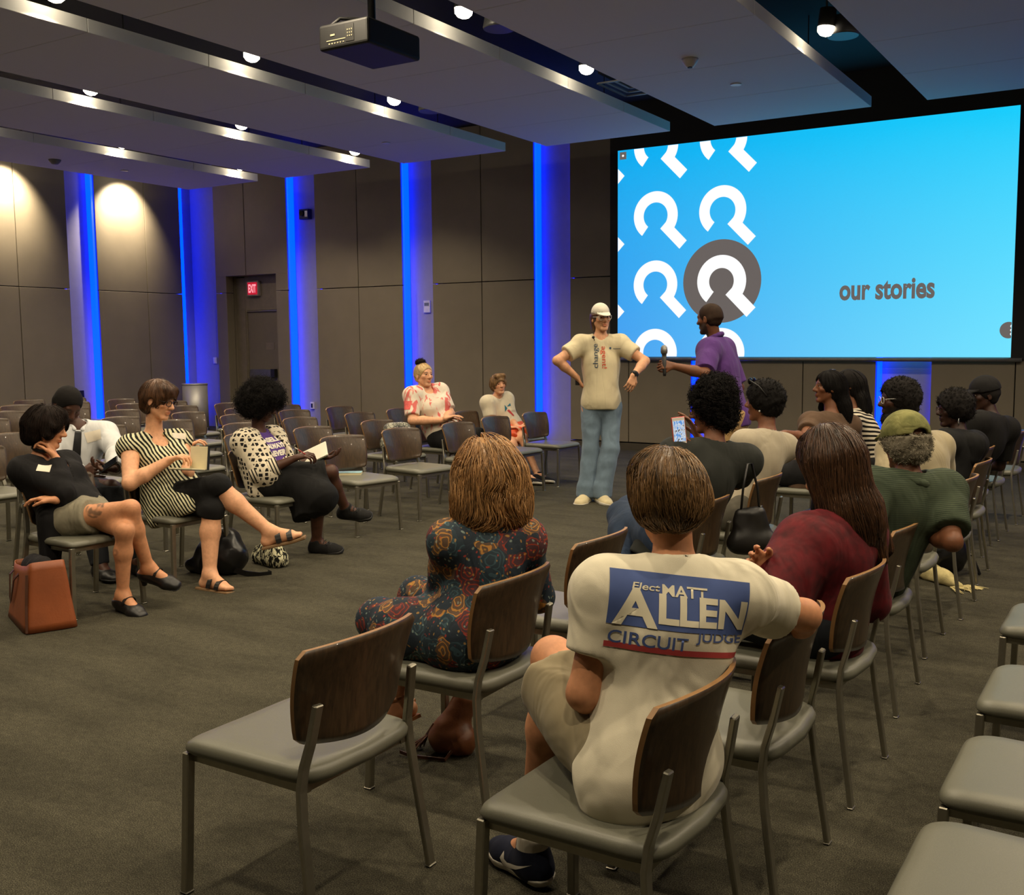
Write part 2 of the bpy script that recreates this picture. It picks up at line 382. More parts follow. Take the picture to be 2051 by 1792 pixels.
def ring_mark(bm, cx, cz, ro, ri, yo, tail=None):
    A0, A1 = math.radians(-45), math.radians(232); n = 40           # ring open towards the bottom, with a tail to the lower right
    for i in range(n):
        a, b = A0+(A1-A0)*i/n, A0+(A1-A0)*(i+1)/n
        slide_poly(bm, [(cx+r*math.cos(q), cz+r*math.sin(q)) for r, q in ((ri, a), (ro, a), (ro, b), (ri, b))], yo)
    tw, tl = ro-ri, ro*1.38 if tail is None else tail
    d = (math.cos(A0), math.sin(A0)); p = (-d[1], d[0])
    q0 = (cx+d[0]*ri*.62-p[0]*0, cz+d[1]*ri*.62)
    Q = []
    for s_, u in ((ri*.98, -.5), (ro+tl*.55, -.5), (ro+tl*.55, .5), (ri*.98, .5)):
        Q.append((cx+d[0]*s_+p[0]*u*tw, cz+d[1]*s_+p[1]*u*tw))
    slide_poly(bm, Q, yo)
wb_ = bmesh.new()
R_o = .327; R_i = .178
c1, c2 = s2w(1313, 432)[0], s2w(1447, 424)[0]
zrow = [s2w(1313, 432)[1], s2w(1313, 570)[1]]; dz = zrow[0]-zrow[1]
def flat_part(nm, bm_, m):
    bmesh.ops.remove_doubles(bm_, verts=bm_.verts, dist=1e-5); bmesh.ops.recalc_face_normals(bm_, faces=bm_.faces); me = bpy.data.meshes.new(nm); bm_.to_mesh(me); bm_.free(); return link(nm, me, m, scr)
for cxx in (c1-.93, c1, c2):
    for r in (-1, 0, 1, 2):
        if cxx == c2 and r == 1: continue
        q_ = bmesh.new(); ring_mark(q_, cxx, zrow[0]-dz*r, R_o, R_i, .0075)
        if len(q_.faces): flat_part('ring_symbol', q_, WHITE_E)
g_ = bmesh.new(); gc = s2w(1445, 563); gr = .545
slide_poly(g_, [(gc[0]+gr*math.cos(q), gc[1]+gr*math.sin(q)) for q in [2*math.pi*i/72 for i in range(72)]], .0085)
flat_part('grey_disc', g_, GREY_E); g_ = bmesh.new(); ring_mark(wb_, gc[0]+.0, gc[1]+.0, .342, .172, .0105, .44); flat_part('ring_symbol', wb_, WHITE_E); wb_ = bmesh.new()
bb_ = s2w(2020, 661); slide_poly(g_, [(bb_[0]+.095*math.cos(q), bb_[1]+.095*math.sin(q)) for q in [2*math.pi*i/32 for i in range(32)]], .0085)
flat_part('grey_disc', g_, GREY_E); g_ = bmesh.new(); qq = s2w(1248, 312); slide_poly(g_, [(qq[0]-.05, qq[1]-.05), (qq[0]+.05, qq[1]-.05), (qq[0]+.05, qq[1]+.05), (qq[0]-.05, qq[1]+.05)], .0085)
slide_poly(wb_, [(qq[0]+.016*math.cos(q), qq[1]+.016*math.sin(q)) for q in [2*math.pi*i/12 for i in range(12)]], .0105)
for zz in (-.045, 0, .045):
    for i in range(12):
        a, b = 2*math.pi*i/12, 2*math.pi*(i+1)/12
        slide_poly(wb_, [(bb_[0]+.035+r*math.cos(q), bb_[1]+zz+r*math.sin(q)) for r, q in ((.008, a), (.018, a), (.018, b), (.008, b))], .0105)
for bm_, nm, m in ((wb_, 'small_dots', WHITE_E), (g_, 'corner_icon', GREY_E)):
    bmesh.ops.recalc_face_normals(bm_, faces=bm_.faces); me = bpy.data.meshes.new(nm); bm_.to_mesh(me); bm_.free(); o = link(nm, me, m, scr)
tx0, tz0 = s2w(1681, 596); tx1, tz1 = s2w(1873, 561)
text_obj('lettering', 'our stories', .3, Matrix.Translation(((tx0+tx1)/2, SY-.009, (tz0+tz1)/2)) @ Matrix.Rotation(math.pi/2, 4, 'X'), GREY_E, scr, .010, fit=(tx1-tx0, .25))
# ================================================================ chairs
def wood(name, c1, c2, rough=.38):
    N = NT(name); v = N.coord(scale=(9, 9, 1.1)); n = N.noise(v, 9, 5, .6, .6)
    N.base(N.ramp(n.outputs[0], [(.3, c1), (.7, c2)])); N.setp(rough, 0, .5, .15); N.bump(n.outputs[0], .05, .002); return N.m
WOOD_F = wood('walnut_veneer', lin(52, 40, 29), lin(80, 62, 43)); WOOD_E = mat('ply_edge', lin(146, 108, 66), .5, var=.1, vs=40)
N = NT('grey_vinyl'); v = N.coord(); n = N.noise(v, 500, 2)
N.base(N.ramp(n.outputs[0], [(.3, lin(98, 98, 86)), (.7, lin(110, 109, 96))])); N.setp(.42, 0, .5); N.bump(n.outputs[0], .12, .001); VINYL = N.m
STEEL = mat('brushed_steel', lin(150, 146, 132), .34, .85, var=.06, vs=40)
DARKP = mat('black_plastic', lin(22, 22, 23), .45)
def chair_meshes():
    # seat: padded, bowed rear edge, soft rounded rim (local +x is the front)
    def outline(off, n=48):
        P = []
        for i in range(n):
            a = 2*math.pi*i/n; ca, sa = math.cos(a), math.sin(a); e = .22
            x = math.copysign(abs(ca)**e, ca)*.232; y = math.copysign(abs(sa)**e, sa)*(.228 if x > 0 else .228)
            y *= 1-.06*(.23-x)/.46
            if x < 0: x -= .03*(1-(y/.22)**2)                          # bowed rear edge
            r = math.hypot(x, y); P.append((x*(1-off/r), y*(1-off/r)))
        return P
    bm = bmesh.new(); rings = []
    for off, z in ((.05, .408), (.012, .410), (0, .420), (-.002, .436), (.006, .450), (.02, .4565), (.06, .459), (.13, .459)):
        rings.append([bm.verts.new((x, y, z-(.012*max(0, (x-.12)/.11)**2 if z > .43 else 0)-(.006*(1-(y/.22)**2) if off > .05 and z > .45 else 0))) for x, y in outline(off)])
    for a, b in zip(rings, rings[1:]):
        for k in range(48): bm.faces.new((a[k], a[(k+1) % 48], b[(k+1) % 48], b[k])).smooth = True
    bm.faces.new(rings[0][::-1]); bm.faces.new(rings[-1]).smooth = True
    seat = bpy.data.meshes.new('seat'); bm.to_mesh(seat); bm.free(); seat.materials.append(VINYL)
    # backrest: bent ply shell with rounded corners
    bm = bmesh.new(); nu, nv = 28, 14; G = [[], []]
    for side in (0, 1):
        for j in range(nv+1):
            v = j/nv; row = []
            for i in range(nu+1):
                u = -1+2*i/nu
                hw = .205+.026*v-.012*(1-v)**3
                z = .505+.270*v
                # rounded corners and gently arched edges
                q = 1-max(0, (abs(v-.5)*2-.80)/.20)**2.6*.10
                y = u*hw*q
                z += (.012*(1-u*u) if v > .5 else -.016*(1-u*u))*abs(2*v-1)
                x = -.228-.055*v+.012*math.sin(v*math.pi)+.055*u*u - (0 if side == 0 else .013)
                row.append(bm.verts.new((x, y, z)))
            G[side].append(row)
    for side in (0, 1):
        for j in range(nv):
            for i in range(nu):
                f = bm.faces.new((G[side][j][i], G[side][j][i+1], G[side][j+1][i+1], G[side][j+1][i])); f.smooth = True
    def strip(a, b):
        for i in range(len(a)-1): f = bm.faces.new((a[i], a[i+1], b[i+1], b[i])); f.material_index = 1
    strip(G[0][0], G[1][0]); strip(G[0][nv], G[1][nv])
    strip([r[0] for r in G[0]], [r[0] for r in G[1]]); strip([r[nu] for r in G[0]], [r[nu] for r in G[1]])
    bmesh.ops.recalc_face_normals(bm, faces=bm.faces)
    back = bpy.data.meshes.new('backrest'); bm.to_mesh(back); bm.free(); back.materials.append(WOOD_F); back.materials.append(WOOD_E)
    legs = []
    for sy in (-1, 1):
        m = MB(); m.bar([(.212, sy*.205, .412), (.222, sy*.222, .004)], .027, .024, (0, 1, 0)); m.mi = 1; m.box((.222, sy*.222, .004), (.03, .03, .008))
        legs.append(m)
        m = MB(); m.bar([(-.268, sy*.236, .004), (-.225, sy*.222, .30), (-.215, sy*.214, .40), (-.218, sy*.205, .46), (-.235, sy*.195, .53), (-.253, sy*.186, .630)], .030, .016, (0, 1, 0))
        m.mi = 1; m.box((-.268, sy*.236, .004), (.02, .034, .008)); legs.append(m)
    out = []
    for m in legs:
        bmesh.ops.recalc_face_normals(m.bm, faces=m.bm.faces)
        bmesh.ops.bevel(m.bm, geom=[e for e in m.bm.edges], offset=.003, segments=1, affect='EDGES')
        me = bpy.data.meshes.new('leg'); m.bm.to_mesh(me); m.bm.free(); me.materials.append(STEEL); me.materials.append(DARKP); out.append(me)
    m = MB()
    for sy in (-1, 1): m.box((0, sy*.19, .398), (.43, .022, .024))
    m.box((.2, 0, .398), (.022, .37, .024)); m.box((-.2, 0, .398), (.022, .37, .024))
    bmesh.ops.recalc_face_normals(m.bm, faces=m.bm.faces); fr = bpy.data.meshes.new('seat_frame'); m.bm.to_mesh(fr); m.bm.free(); fr.materials.append(STEEL)
    for me in [seat, back, fr]+out: me.transform(Matrix.Diagonal((1, 1, .965, 1)))
    return seat, back, out, fr
SEAT_ME, BACK_ME, LEG_MES, FRAME_ME = chair_meshes()
def chair(x, y, rot, label, group):
    t = thing('chair', label, 'chair', (x, y, 0), math.radians(rot), group)
    link('seat', SEAT_ME, (), t); link('backrest', BACK_ME, (), t); link('seat_frame', FRAME_ME, (), t)
    for me in LEG_MES: link('leg', me, (), t)
    return t
CH = {}
ordn = ['first', 'second', 'third', 'fourth', 'fifth', 'sixth', 'seventh', 'eighth', 'ninth']
LG, RG = 'chairs of the left block', 'chairs of the right block'
# left block: rows run along y, first row faces the middle of the room
front = [(-5.28, 3.60, -2, 'under the woman in the black cardigan'), (-5.42, 4.37, 0, 'under the woman in the striped sleeveless top'), (-5.42, 5.24, 0, 'under the woman in the dotted cardigan'),
         (-5.52, 6.26, -11, 'empty with a blue booklet on its seat'), (-5.55, 7.06, -8, 'empty beside the one with the booklet'), (-5.50, 7.86, -6, 'empty, partly behind the head of the woman in paisley'),
         (-5.62, 8.68, -4, 'empty in front of the boy'), (-5.60, 9.42, -3, 'empty nearest the standing speaker')]
for i, (x, y, r, s) in enumerate(front): CH['L1', i] = chair(x, y, r, 'front-row chair of the left block, '+s, LG)
rowx = [-6.38, -7.33, -8.28, -9.16, -10.15, -11.2, -12.3, -13.4]
coly = [3.58, 4.28, 5.12, 6.08, 6.88, 7.72, 8.55, 9.25]
colx = ['nearest the camera end', 'second seat from the camera end', 'third seat from the camera end', 'fourth seat from the camera end', 'fourth seat from the screen end', 'third seat from the screen end', 'second seat from the screen end', 'last seat at the screen end']
special = {(0, 1): 'under the man in the white shirt and tie', (0, 6): 'under the woman in the pink patterned shirt', (0, 5): 'with a snakeskin bag on its seat'}
for r, x in enumerate(rowx):
    for c, y in enumerate(coly):
        if proj((x, y, .7))[0] < -25: continue
        s = special.get((r, c), 'empty, '+colx[c])
        j = random.uniform(-.04, .04)
        CH['L', r, c] = chair(x+j, y+random.uniform(-.04, .04), random.uniform(-3, 3)-2, f'{ordn[r+1]}-row chair of the left block, {s}', LG)
CH['boy'] = chair(-6.3, 9.86, -6, 'wood-backed grey chair under the boy in white', LG)
# right block, facing the other way
rowA = [(-2.02, 2.01, 180, 'empty in the left foreground, seen from behind'), (-2.03, 2.78, 181, 'under the woman in the paisley dress'), (-2.10, 3.52, 180, 'empty between the paisley dress and the white T-shirt'),
        (-2.08, 4.62, 182, 'under the person with the red phone'), (-2.12, 5.55, 181, 'under the person in the black and cream top'), (-2.2, 7.45, 180, 'under the woman in the brown shirt'), (-2.25, 8.6, 178, 'empty, in front of the lit blue niche')]
for i, (x, y, r, s) in enumerate(rowA): CH['A', i] = chair(x, y, r, 'front-row chair of the right block, '+s, RG)
rowB = [(-1.10, 2.09, 179, 'under the man in the white T-shirt'), (-1.07, 2.72, 180, 'empty beside the man in the white T-shirt'), (-1.07, 3.46, 180, 'under the woman in burgundy'),
        (-1.13, 4.36, 181, 'under the man in the green cap'), (-1.18, 5.22, 180, 'empty beyond the man in the green cap'), (-1.15, 6.03, 180, 'under the man in the beige shirt'),
        (-1.20, 6.92, 180, 'under the woman in the dark hoodie'), (-1.30, 7.80, 181, 'under the man in the black cap'), (-1.28, 8.5, 180, 'empty beyond the man in the black cap'), (-1.25, 9.3, 180, 'empty at the screen end')]
for i, (x, y, r, s) in enumerate(rowB): CH['B', i] = chair(x, y, r, 'second-row chair of the right block, '+s, RG)
rowC = [(-.19, 2.12, 'nearest the camera, cut off by the corner'), (-.19, 2.70, 'second from the camera'), (-.21, 3.40, 'third from the camera'), (-.26, 4.30, 'fourth from the camera')]
for i, (x, y, s) in enumerate(rowC): CH['C', i] = chair(x, y, 180, 'third-row chair at the right edge, '+s, RG)
# ================================================================ figures: one smooth skin grown over a posed skeleton
V3 = lambda *a: np.array(a, float)
def nrm(v): v = np.asarray(v, float); return v/(np.linalg.norm(v)+1e-12)
class Vol:
    def __init__(s, lo, hi, v):
        s.v = v; s.lo = np.asarray(lo, float)-3*v; n = np.ceil((np.asarray(hi)+3*v-s.lo)/v).astype(int)+1
        s.ax = [(s.lo[i]+v*np.arange(n[i])).astype(np.float32) for i in range(3)]; s.D = np.full(n, .3, np.float32)
    def reg(s, lo, hi):
        sl = []
        for i in range(3):
            a = max(0, int((lo[i]-s.lo[i])/s.v)); b = min(len(s.ax[i]), int((hi[i]-s.lo[i])/s.v)+2)
            if b <= a: return None
            sl.append(slice(a, b))
        X, Y, Z = s.ax[0][sl[0]][:, None, None], s.ax[1][sl[1]][None, :, None], s.ax[2][sl[2]][None, None, :]
        return tuple(sl), X, Y, Z
    def put(s, sl, d, k, op='+'):
        D = s.D[sl]
        if op == '+':
            h = np.clip(.5+.5*(D-d)/k, 0, 1); s.D[sl] = D*(1-h)+d*h-k*h*(1-h)
        else:                                                       # smooth subtraction
            d = -d; h = np.clip(.5-.5*(D-d)/k, 0, 1); s.D[sl] = D*(1-h)+d*h+k*h*(1-h)
    def cap(s, a, b, ra, rb=None, k=.02, op='+', ca=False, cb=False):
        a = np.asarray(a, float); b = np.asarray(b, float); rb = ra if rb is None else rb; pad = k+2*s.v; m = max(ra, rb)+pad
        r = s.reg(np.minimum(a, b)-m, np.maximum(a, b)+m)
        if r is None: return s
        sl, X, Y, Z = r; d = b-a; L2 = max(float(d @ d), 1e-9)
        t = ((X-a[0])*d[0]+(Y-a[1])*d[1]+(Z-a[2])*d[2])/L2; h = np.clip(t, 0, 1)
        q = np.sqrt((X-a[0]-h*d[0])**2+(Y-a[1]-h*d[1])**2+(Z-a[2]-h*d[2])**2)-(ra+(rb-ra)*h)
        L = math.sqrt(L2)
        if ca: q = np.maximum(q, -t*L)
        if cb: q = np.maximum(q, (t-1)*L)
        s.put(sl, q.astype(np.float32), k, op); return s
    def ell(s, c, r, R=None, k=.02, op='+'):
        c = np.asarray(c, float); R = np.eye(3) if R is None else np.asarray(R, float); m = max(r)+k+2*s.v
        e = np.sqrt(((R*np.asarray(r))**2).sum(1))+k+2*s.v
        g = s.reg(c-e, c+e)
        if g is None: return s
        sl, X, Y, Z = g; X, Y, Z = X-c[0], Y-c[1], Z-c[2]
        k0 = 0; k1 = 0
        for i in range(3):
            u = X*R[0, i]+Y*R[1, i]+Z*R[2, i]; k0 = k0+(u/r[i])**2; k1 = k1+(u/r[i]**2)**2
        k0 = np.sqrt(k0); k1 = np.sqrt(k1)+1e-6
        s.put(sl, (k0*(k0-1)/k1).astype(np.float32), k, op); return s
    def plane(s, p, n, k=.004):
        """keep the side n points away from"""
        n = nrm(n); X, Y, Z = s.ax[0][:, None, None], s.ax[1][None, :, None], s.ax[2][None, None, :]
        q = ((X-p[0])*n[0]+(Y-p[1])*n[1]+(Z-p[2])*n[2]).astype(np.float32); s.D = np.maximum(s.D, q); return s
    def samp(s, P):
        g = (P-s.lo)/s.v; i = np.clip(np.floor(g).astype(int), 0, np.array(s.D.shape)-2); f = np.clip(g-i, 0, 1); out = 0
        for dx in (0, 1):
            for dy in (0, 1):
                for dz in (0, 1):
                    w = (f[:, 0] if dx else 1-f[:, 0])*(f[:, 1] if dy else 1-f[:, 1])*(f[:, 2] if dz else 1-f[:, 2])
                    out = out+w*s.D[i[:, 0]+dx, i[:, 1]+dy, i[:, 2]+dz]
        return out
    def grad(s, P):
        h = s.v; G = np.stack([s.samp(P+V3(*(h if i == j else 0 for j in range(3))))-s.samp(P-V3(*(h if i == j else 0 for j in range(3)))) for i in range(3)], 1)
        return G/(np.linalg.norm(G, axis=1, keepdims=True)+1e-9)
    def net(s, smooth=2):
        D = s.D; S = D < 0; n = D.shape
        A = S[:-1, :-1, :-1]; al = A.copy(); an = A.copy()
        for dx in (0, 1):
            for dy in (0, 1):
                for dz in (0, 1):
                    q = S[dx:n[0]-1+dx, dy:n[1]-1+dy, dz:n[2]-1+dz]; al &= q; an |= q
        act = an & ~al; ix = np.argwhere(act); idx = np.full(act.shape, -1, np.int32); idx[act] = np.arange(len(ix))
        cn = np.array([(a, b, c) for a in (0, 1) for b in (0, 1) for c in (0, 1)])
        C = np.stack([D[ix[:, 0]+o[0], ix[:, 1]+o[1], ix[:, 2]+o[2]] for o in cn], 1)
        P = np.zeros((len(ix), 3)); W = np.zeros(len(ix))
        for i in range(8):
            for j in range(i+1, 8):
                if abs(cn[i]-cn[j]).sum() != 1: continue
                a, b = C[:, i], C[:, j]; m = (a < 0) != (b < 0); t = np.where(m, a/np.where(m, a-b, 1), 0)
                P += np.where(m[:, None], cn[i]+t[:, None]*(cn[j]-cn[i]), 0); W += m
        P = (ix+P/np.maximum(W, 1)[:, None])*s.v+s.lo
        Q = []
        for ax in range(3):
            u, v = (ax+1) % 3, (ax+2) % 3
            sl0 = [slice(None)]*3; sl1 = [slice(None)]*3; sl0[ax] = slice(0, -1); sl1[ax] = slice(1, None)
            for k_ in (u, v): sl0[k_] = slice(1, -1); sl1[k_] = slice(1, -1)
            a, b = S[tuple(sl0)], S[tuple(sl1)]; e = np.argwhere(a != b)
            if not len(e): continue
            flip = b[e[:, 0], e[:, 1], e[:, 2]]; e = e.copy(); e[:, u] += 1; e[:, v] += 1
            def cell(du, dv): w = e.copy(); w[:, u] -= du; w[:, v] -= dv; return idx[w[:, 0], w[:, 1], w[:, 2]]
            q = np.stack([cell(1, 1), cell(0, 1), cell(0, 0), cell(1, 0)], 1); q[flip] = q[flip][:, ::-1]; Q.append(q)
        Q = np.concatenate(Q); Q = Q[(Q >= 0).all(1)]
        E = np.concatenate([Q[:, [0, 1]], Q[:, [1, 2]], Q[:, [2, 3]], Q[:, [3, 0]]]); E = np.concatenate([E, E[:, ::-1]])
        cnt = np.bincount(E[:, 0], minlength=len(P))[:, None]+1e-9
        for _ in range(smooth):
            A_ = np.stack([np.bincount(E[:, 0], weights=P[E[:, 1], i], minlength=len(P)) for i in range(3)], 1)/cnt
            P = P+(A_-P)*.5
        return P, Q
def vnormals(P, Q):
    n = np.cross(P[Q[:, 2]]-P[Q[:, 0]], P[Q[:, 3]]-P[Q[:, 1]]); N_ = np.zeros_like(P)
    for c in range(4):
        for i in range(3): N_[:, i] += np.bincount(Q[:, c], weights=n[:, i], minlength=len(P))
    return N_/(np.linalg.norm(N_, axis=1, keepdims=True)+1e-12)
def largest(P, Q):
    """keeps the biggest connected skin only"""
    lab = np.arange(len(P))
    while True:
        m = lab[Q].min(1); new = lab.copy()
        for c in range(4): np.minimum.at(new, Q[:, c], m)
        new = new[new]
        if (new == lab).all(): break
        lab = new
    b = np.bincount(lab, minlength=len(P)); keep = lab == b.argmax(); mp = np.cumsum(keep)-1
    Qk = Q[keep[Q].all(1)]; return P[keep], mp[Qk]
def mesh_from(name, P, Q, col=None):
    me = bpy.data.meshes.new(name); n, f = len(P), len(Q); w = Q.shape[1]
    me.vertices.add(n); me.vertices.foreach_set('co', P.astype(np.float32).ravel())
    me.loops.add(f*w); me.loops.foreach_set('vertex_index', Q.astype(np.int32).ravel())
    me.polygons.add(f); me.polygons.foreach_set('loop_start', np.arange(0, f*w, w, dtype=np.int32))
    me.polygons.foreach_set('use_smooth', np.ones(f, bool))
    if col is not None:
        a = me.color_attributes.new('Col', 'FLOAT_COLOR', 'POINT'); c4 = np.ones((n, 4), np.float32); c4[:, :3] = col; a.data.foreach_set('color', c4.ravel())
    me.update(calc_edges=True); return me
def waves(P, f, seed, n=7):
    r = np.random.default_rng(seed); out = np.zeros(len(P))
    W = P+.03*np.sin(P[:, [1, 2, 0]]*17+seed)
    for i in range(n):
        d = nrm(r.normal(size=3)); out += np.sin(W @ d*f*r.uniform(.6, 1.5)+r.uniform(0, 6.3))
    return out/n
def folds(P, Q, amp, f, seed, dirv=None):
    N_ = vnormals(P, Q); W = P.copy()
    if dirv is not None: W = W-np.outer(W @ dirv, dirv)*.72
    w = waves(W, f, seed); w2 = waves(P, f*2.1, seed+3)
    return P+N_*((1-np.abs(w)*2.2)*amp+w2*amp*.5)[:, None]
# ---------------------------------------------------------------- skeleton helpers
RTH = nrm(V3(_rt[0], _rt[1], 0)); FWH = nrm(V3(_fw[0], _fw[1], 0)); UP = V3(0, 0, 1)
def facing(a): a = math.radians(a); return math.cos(a)*RTH+math.sin(a)*FWH       # 0 = image right, 90 = away, 180 = image left
def chain(p, px, py, L, far):
    r = ray(px, py); q = CAMP-p; A, B, Cc = r @ r, 2*(r @ q), q @ q-L*L; disc = B*B-4*A*Cc
    t = (-B+(1 if far else -1)*math.sqrt(max(disc, 0)))/(2*A); return CAMP+t*r
class Sk(dict):
    __getattr__ = dict.__getitem__
def frame(f, up):
    y = nrm(f); x = nrm(np.cross(y, up)); z = np.cross(x, y); return np.stack([x, y, z], 1)     # columns right, forward, up
def skeleton(pelvis, a_hip, a_ch, N_, Hc, a_hd, pitch=0, roll=0, s=1.0, fat=1.0, fem=False, sh=.168, shdrop=.045, shd=0.0):
    J = Sk(); J['s'] = s; J['fat'] = fat; J['fem'] = fem
    fh, fc = facing(a_hip), facing(a_ch); rh, rc = np.cross(fh, UP), np.cross(fc, UP)
    J['P'] = np.asarray(pelvis, float); J['N'] = np.asarray(N_, float)-UP*.02*s; sp = nrm(J.N-J.P); J['sp'] = sp
    L = np.linalg.norm(J.N-J.P); J['C'] = J.P+(J.N-J.P)*.66-fc*.012; J['B'] = J.P+(J.N-J.P)*.30+fc*.0
    J['fh'], J['fc'], J['rh'], J['rc'] = fh, fc, rh, rc
    J['FC'] = frame(fc-sp*(fc @ sp), sp); J['FH'] = frame(fh-sp*(fh @ sp), sp); rr = nrm(J.FC[:, 0]*.25+rc*.75)
    J['shR'] = J.N-sp*shdrop*s+rr*sh*s+UP*shd; J['shL'] = J.N-sp*shdrop*s-rr*sh*s-UP*shd
    J['hipR'] = J.P+rh*.092*s-UP*.01; J['hipL'] = J.P-rh*.092*s-UP*.01
    LOG.append(('px', [tuple(int(c) for c in proj(J[k])) for k in ('P', 'B', 'C', 'N', 'shL', 'shR', 'hipL', 'hipR')], round(float(L), 2), round(float(J.N[2]), 2), round(float(Hc[2]), 2)))
    J['H'] = np.asarray(Hc, float); f = facing(a_hd); p = math.radians(pitch)
    F = frame(f*math.cos(p)+UP*math.sin(p), UP); rl = math.radians(roll)
    x = F[:, 0]*math.cos(rl)+F[:, 2]*math.sin(rl); z = -F[:, 0]*math.sin(rl)+F[:, 2]*math.cos(rl)
    J['FH_'] = np.stack([x, F[:, 1], z], 1); return J
def limb(J, a, spec, L, frame_f):
    """spec: (px, py, 'n' or 'f') on the photo's line of sight, or (forward, right, up) offsets with tag 'w'"""
    if spec[-1] == 'w': r = np.cross(frame_f, UP); v = frame_f*spec[0]+r*spec[1]+UP*spec[2]; return a+nrm(v)*L
    if spec[-1] == 'd': return at(spec[0], spec[1], spec[2])
    return chain(a, spec[0], spec[1], L, spec[2] == 'f')
def arms(J, elR, wrR, elL, wrL):
    s = J.s
    for S, e, w in (('R', elR, wrR), ('L', elL, wrL)):
        J['el'+S] = limb(J, J['sh'+S], e, .285*s, J.fc); J['wr'+S] = limb(J, J['el'+S], w, .25*s, J.fc)
def legs(J, knR, anR, knL, anL, toR=None, toL=None):
    s = J.s
    for S, k, a, t in (('R', knR, anR, toR), ('L', knL, anL, toL)):
        J['kn'+S] = limb(J, J['hip'+S], k, .43*s, J.fh); J['an'+S] = limb(J, J['kn'+S], a, .41*s, J.fh)
        d = J.fh if t is None else t; J['to'+S] = nrm(np.asarray(d, float))
def bounds(J, keys=None, pad=.2):
    ks = keys or [k for k in J if isinstance(J[k], np.ndarray) and J[k].shape == (3,) and k not in ('sp', 'fh', 'fc', 'rh', 'rc', 'toR', 'toL', 'hdR', 'hdL')]
    A = np.stack([J[k] for k in ks]); return A.min(0)-pad, A.max(0)+pad
def torso(v, J, g=0, neck=True, bust=1.0):
    s, q = J.s, J.fat; C, B, P, N_ = J.C, J.B, J.P, J.N; L = np.linalg.norm(N_-P)
    w = .148 if J.fem else .162
    v.ell(C, ((w*(.6+.4*q))*s+g, (.108*(.5+.5*q))*s+g, .36*L+g), J.FC, .05)
    v.ell(B, (.138*q*s+g, .108*q*s+g, .32*L+g), J.FC, .06)
    v.ell(P+UP*.02, ((.165 if J.fem else .155)*(.4+.6*q)*s+g, .125*(.5+.5*q)*s+g, .125*s+g), J.FH, .06)
    v.cap(J.shL, J.shR, .058*s+g, .058*s+g, .05)
    for S in 'LR':
        v.cap(N_+J.sp*.012*s, J['sh'+S]+UP*.004, .044*s+g, .05*s+g, .04); v.cap(J['sh'+S], J['sh'+S]*.75+J.C*.25, .062*s+g, .06*s+g, .05)
        if J.fem and bust:
            sg = 1 if S == 'R' else -1; v.ell(C+J.FC[:, 0]*sg*.072*s+J.FC[:, 1]*.085*s*(.5+.5*q)-J.sp*.03, (.066*s*bust+g, .062*s*bust+g, .066*s*bust+g), J.FC, .05)
    if neck: v.cap(N_-J.sp*.02, J.H-J.FH_[:, 2]*.05*s-J.FH_[:, 1]*.022, .058*s+g, .053*s+g, .035)
def arm(v, J, S, g=0, t=2.0, thick=1.0, cut=True, t0=0.0):
    s = J.s*thick; a, b, c = J['sh'+S], J['el'+S], J['wr'+S]
    e = a+(b-a)*min(t, 1)
    v.cap(a, e, .054*s+g, (.054-.014*min(t, 1))*s+g, .03, cb=cut and t < 1)
    if t > 1:
        m = b+(c-b)*.35*min(1, (t-1)/.35); v.cap(b, m, .040*s+g, .0405*s+g, .02)
        if t > 1.35: e = b+(c-b)*(t-1); v.cap(m, e, .0405*s+g, (.0405-.0145*(t-1.35)/.65)*s+g, .02, cb=cut and t < 2.3)
def leg(v, J, S, g=0, t=2.0, thick=1.0, cut=True, flare=0.0):
    s = J.s*thick; a, b, c = J['hip'+S], J['kn'+S], J['an'+S]
    e = a+(b-a)*min(t, 1)
    v.cap(a, e, .088*s+g, (.088-.032*min(t, 1))*s+g+flare*min(t, 1), .05, cb=cut and t < 1)
    if t > 1:
        back = nrm(np.cross(np.cross(b-a, c-b), c-b)); back = back if (back @ (a-b)) > 0 else -back
        if np.linalg.norm(np.cross(nrm(b-a), nrm(c-b))) < .15: back = -J.fh
        e = b+(c-b)*(t-1); m = b+(c-b)*min(.34, t-1)+back*.014*s
        v.cap(b, m, .054*s+g+flare, .056*s+g+flare, .03, cb=cut and t < 1.34)
        if t > 1.34: u = (t-1.34)/.66; v.cap(m, e, .056*s+g+flare, (.056-.02*u)*s+g+flare, .03, cb=cut and t < 2.2)
def plant(J, S, px, py, z=.088):
    J['an'+S] = atz(px, py, z*J.s); k = J['kn'+S]; q = (J['hip'+S]+J['an'+S])/2
    d_ = dep(k); t_ = (dep(J['hip'+S])+dep(J['an'+S]))/2-.12*0; kk = proj(k); J['kn'+S] = at(kk[0], kk[1], (d_+dep(J['an'+S])+.0)/2) if abs(d_-dep(J['an'+S])) > .25 else k
def foot_pts(J, S):
    s = J.s; a = J['an'+S]; f = J['to'+S]; sh = nrm(J['kn'+S]-a); dn = nrm(-sh+f*(sh @ f)) if abs(sh @ f) < .9 else V3(0, 0, -1)
    heel = a+dn*.055*s-f*.035*s; ball = a+dn*.065*s+f*.12*s; toe = a+dn*.068*s+f*.175*s; return heel, ball, toe, dn, f
def foot(v, J, S, g=0):
    s = J.s; h, b, t, dn, f = foot_pts(J, S); a = J['an'+S]; sd = np.cross(f, dn)
    v.cap(a, h, .036*s+g, .03*s+g, .03); v.cap(a-dn*.0, b-dn*.01, .036*s+g, .03*s+g, .03); v.cap(h, b, .029*s+g, .027*s+g, .03)
    for u in (-.022, 0, .022): v.cap(b+sd*u*s, t+sd*u*1.1*s, .022*s+g, .014*s+g, .015)
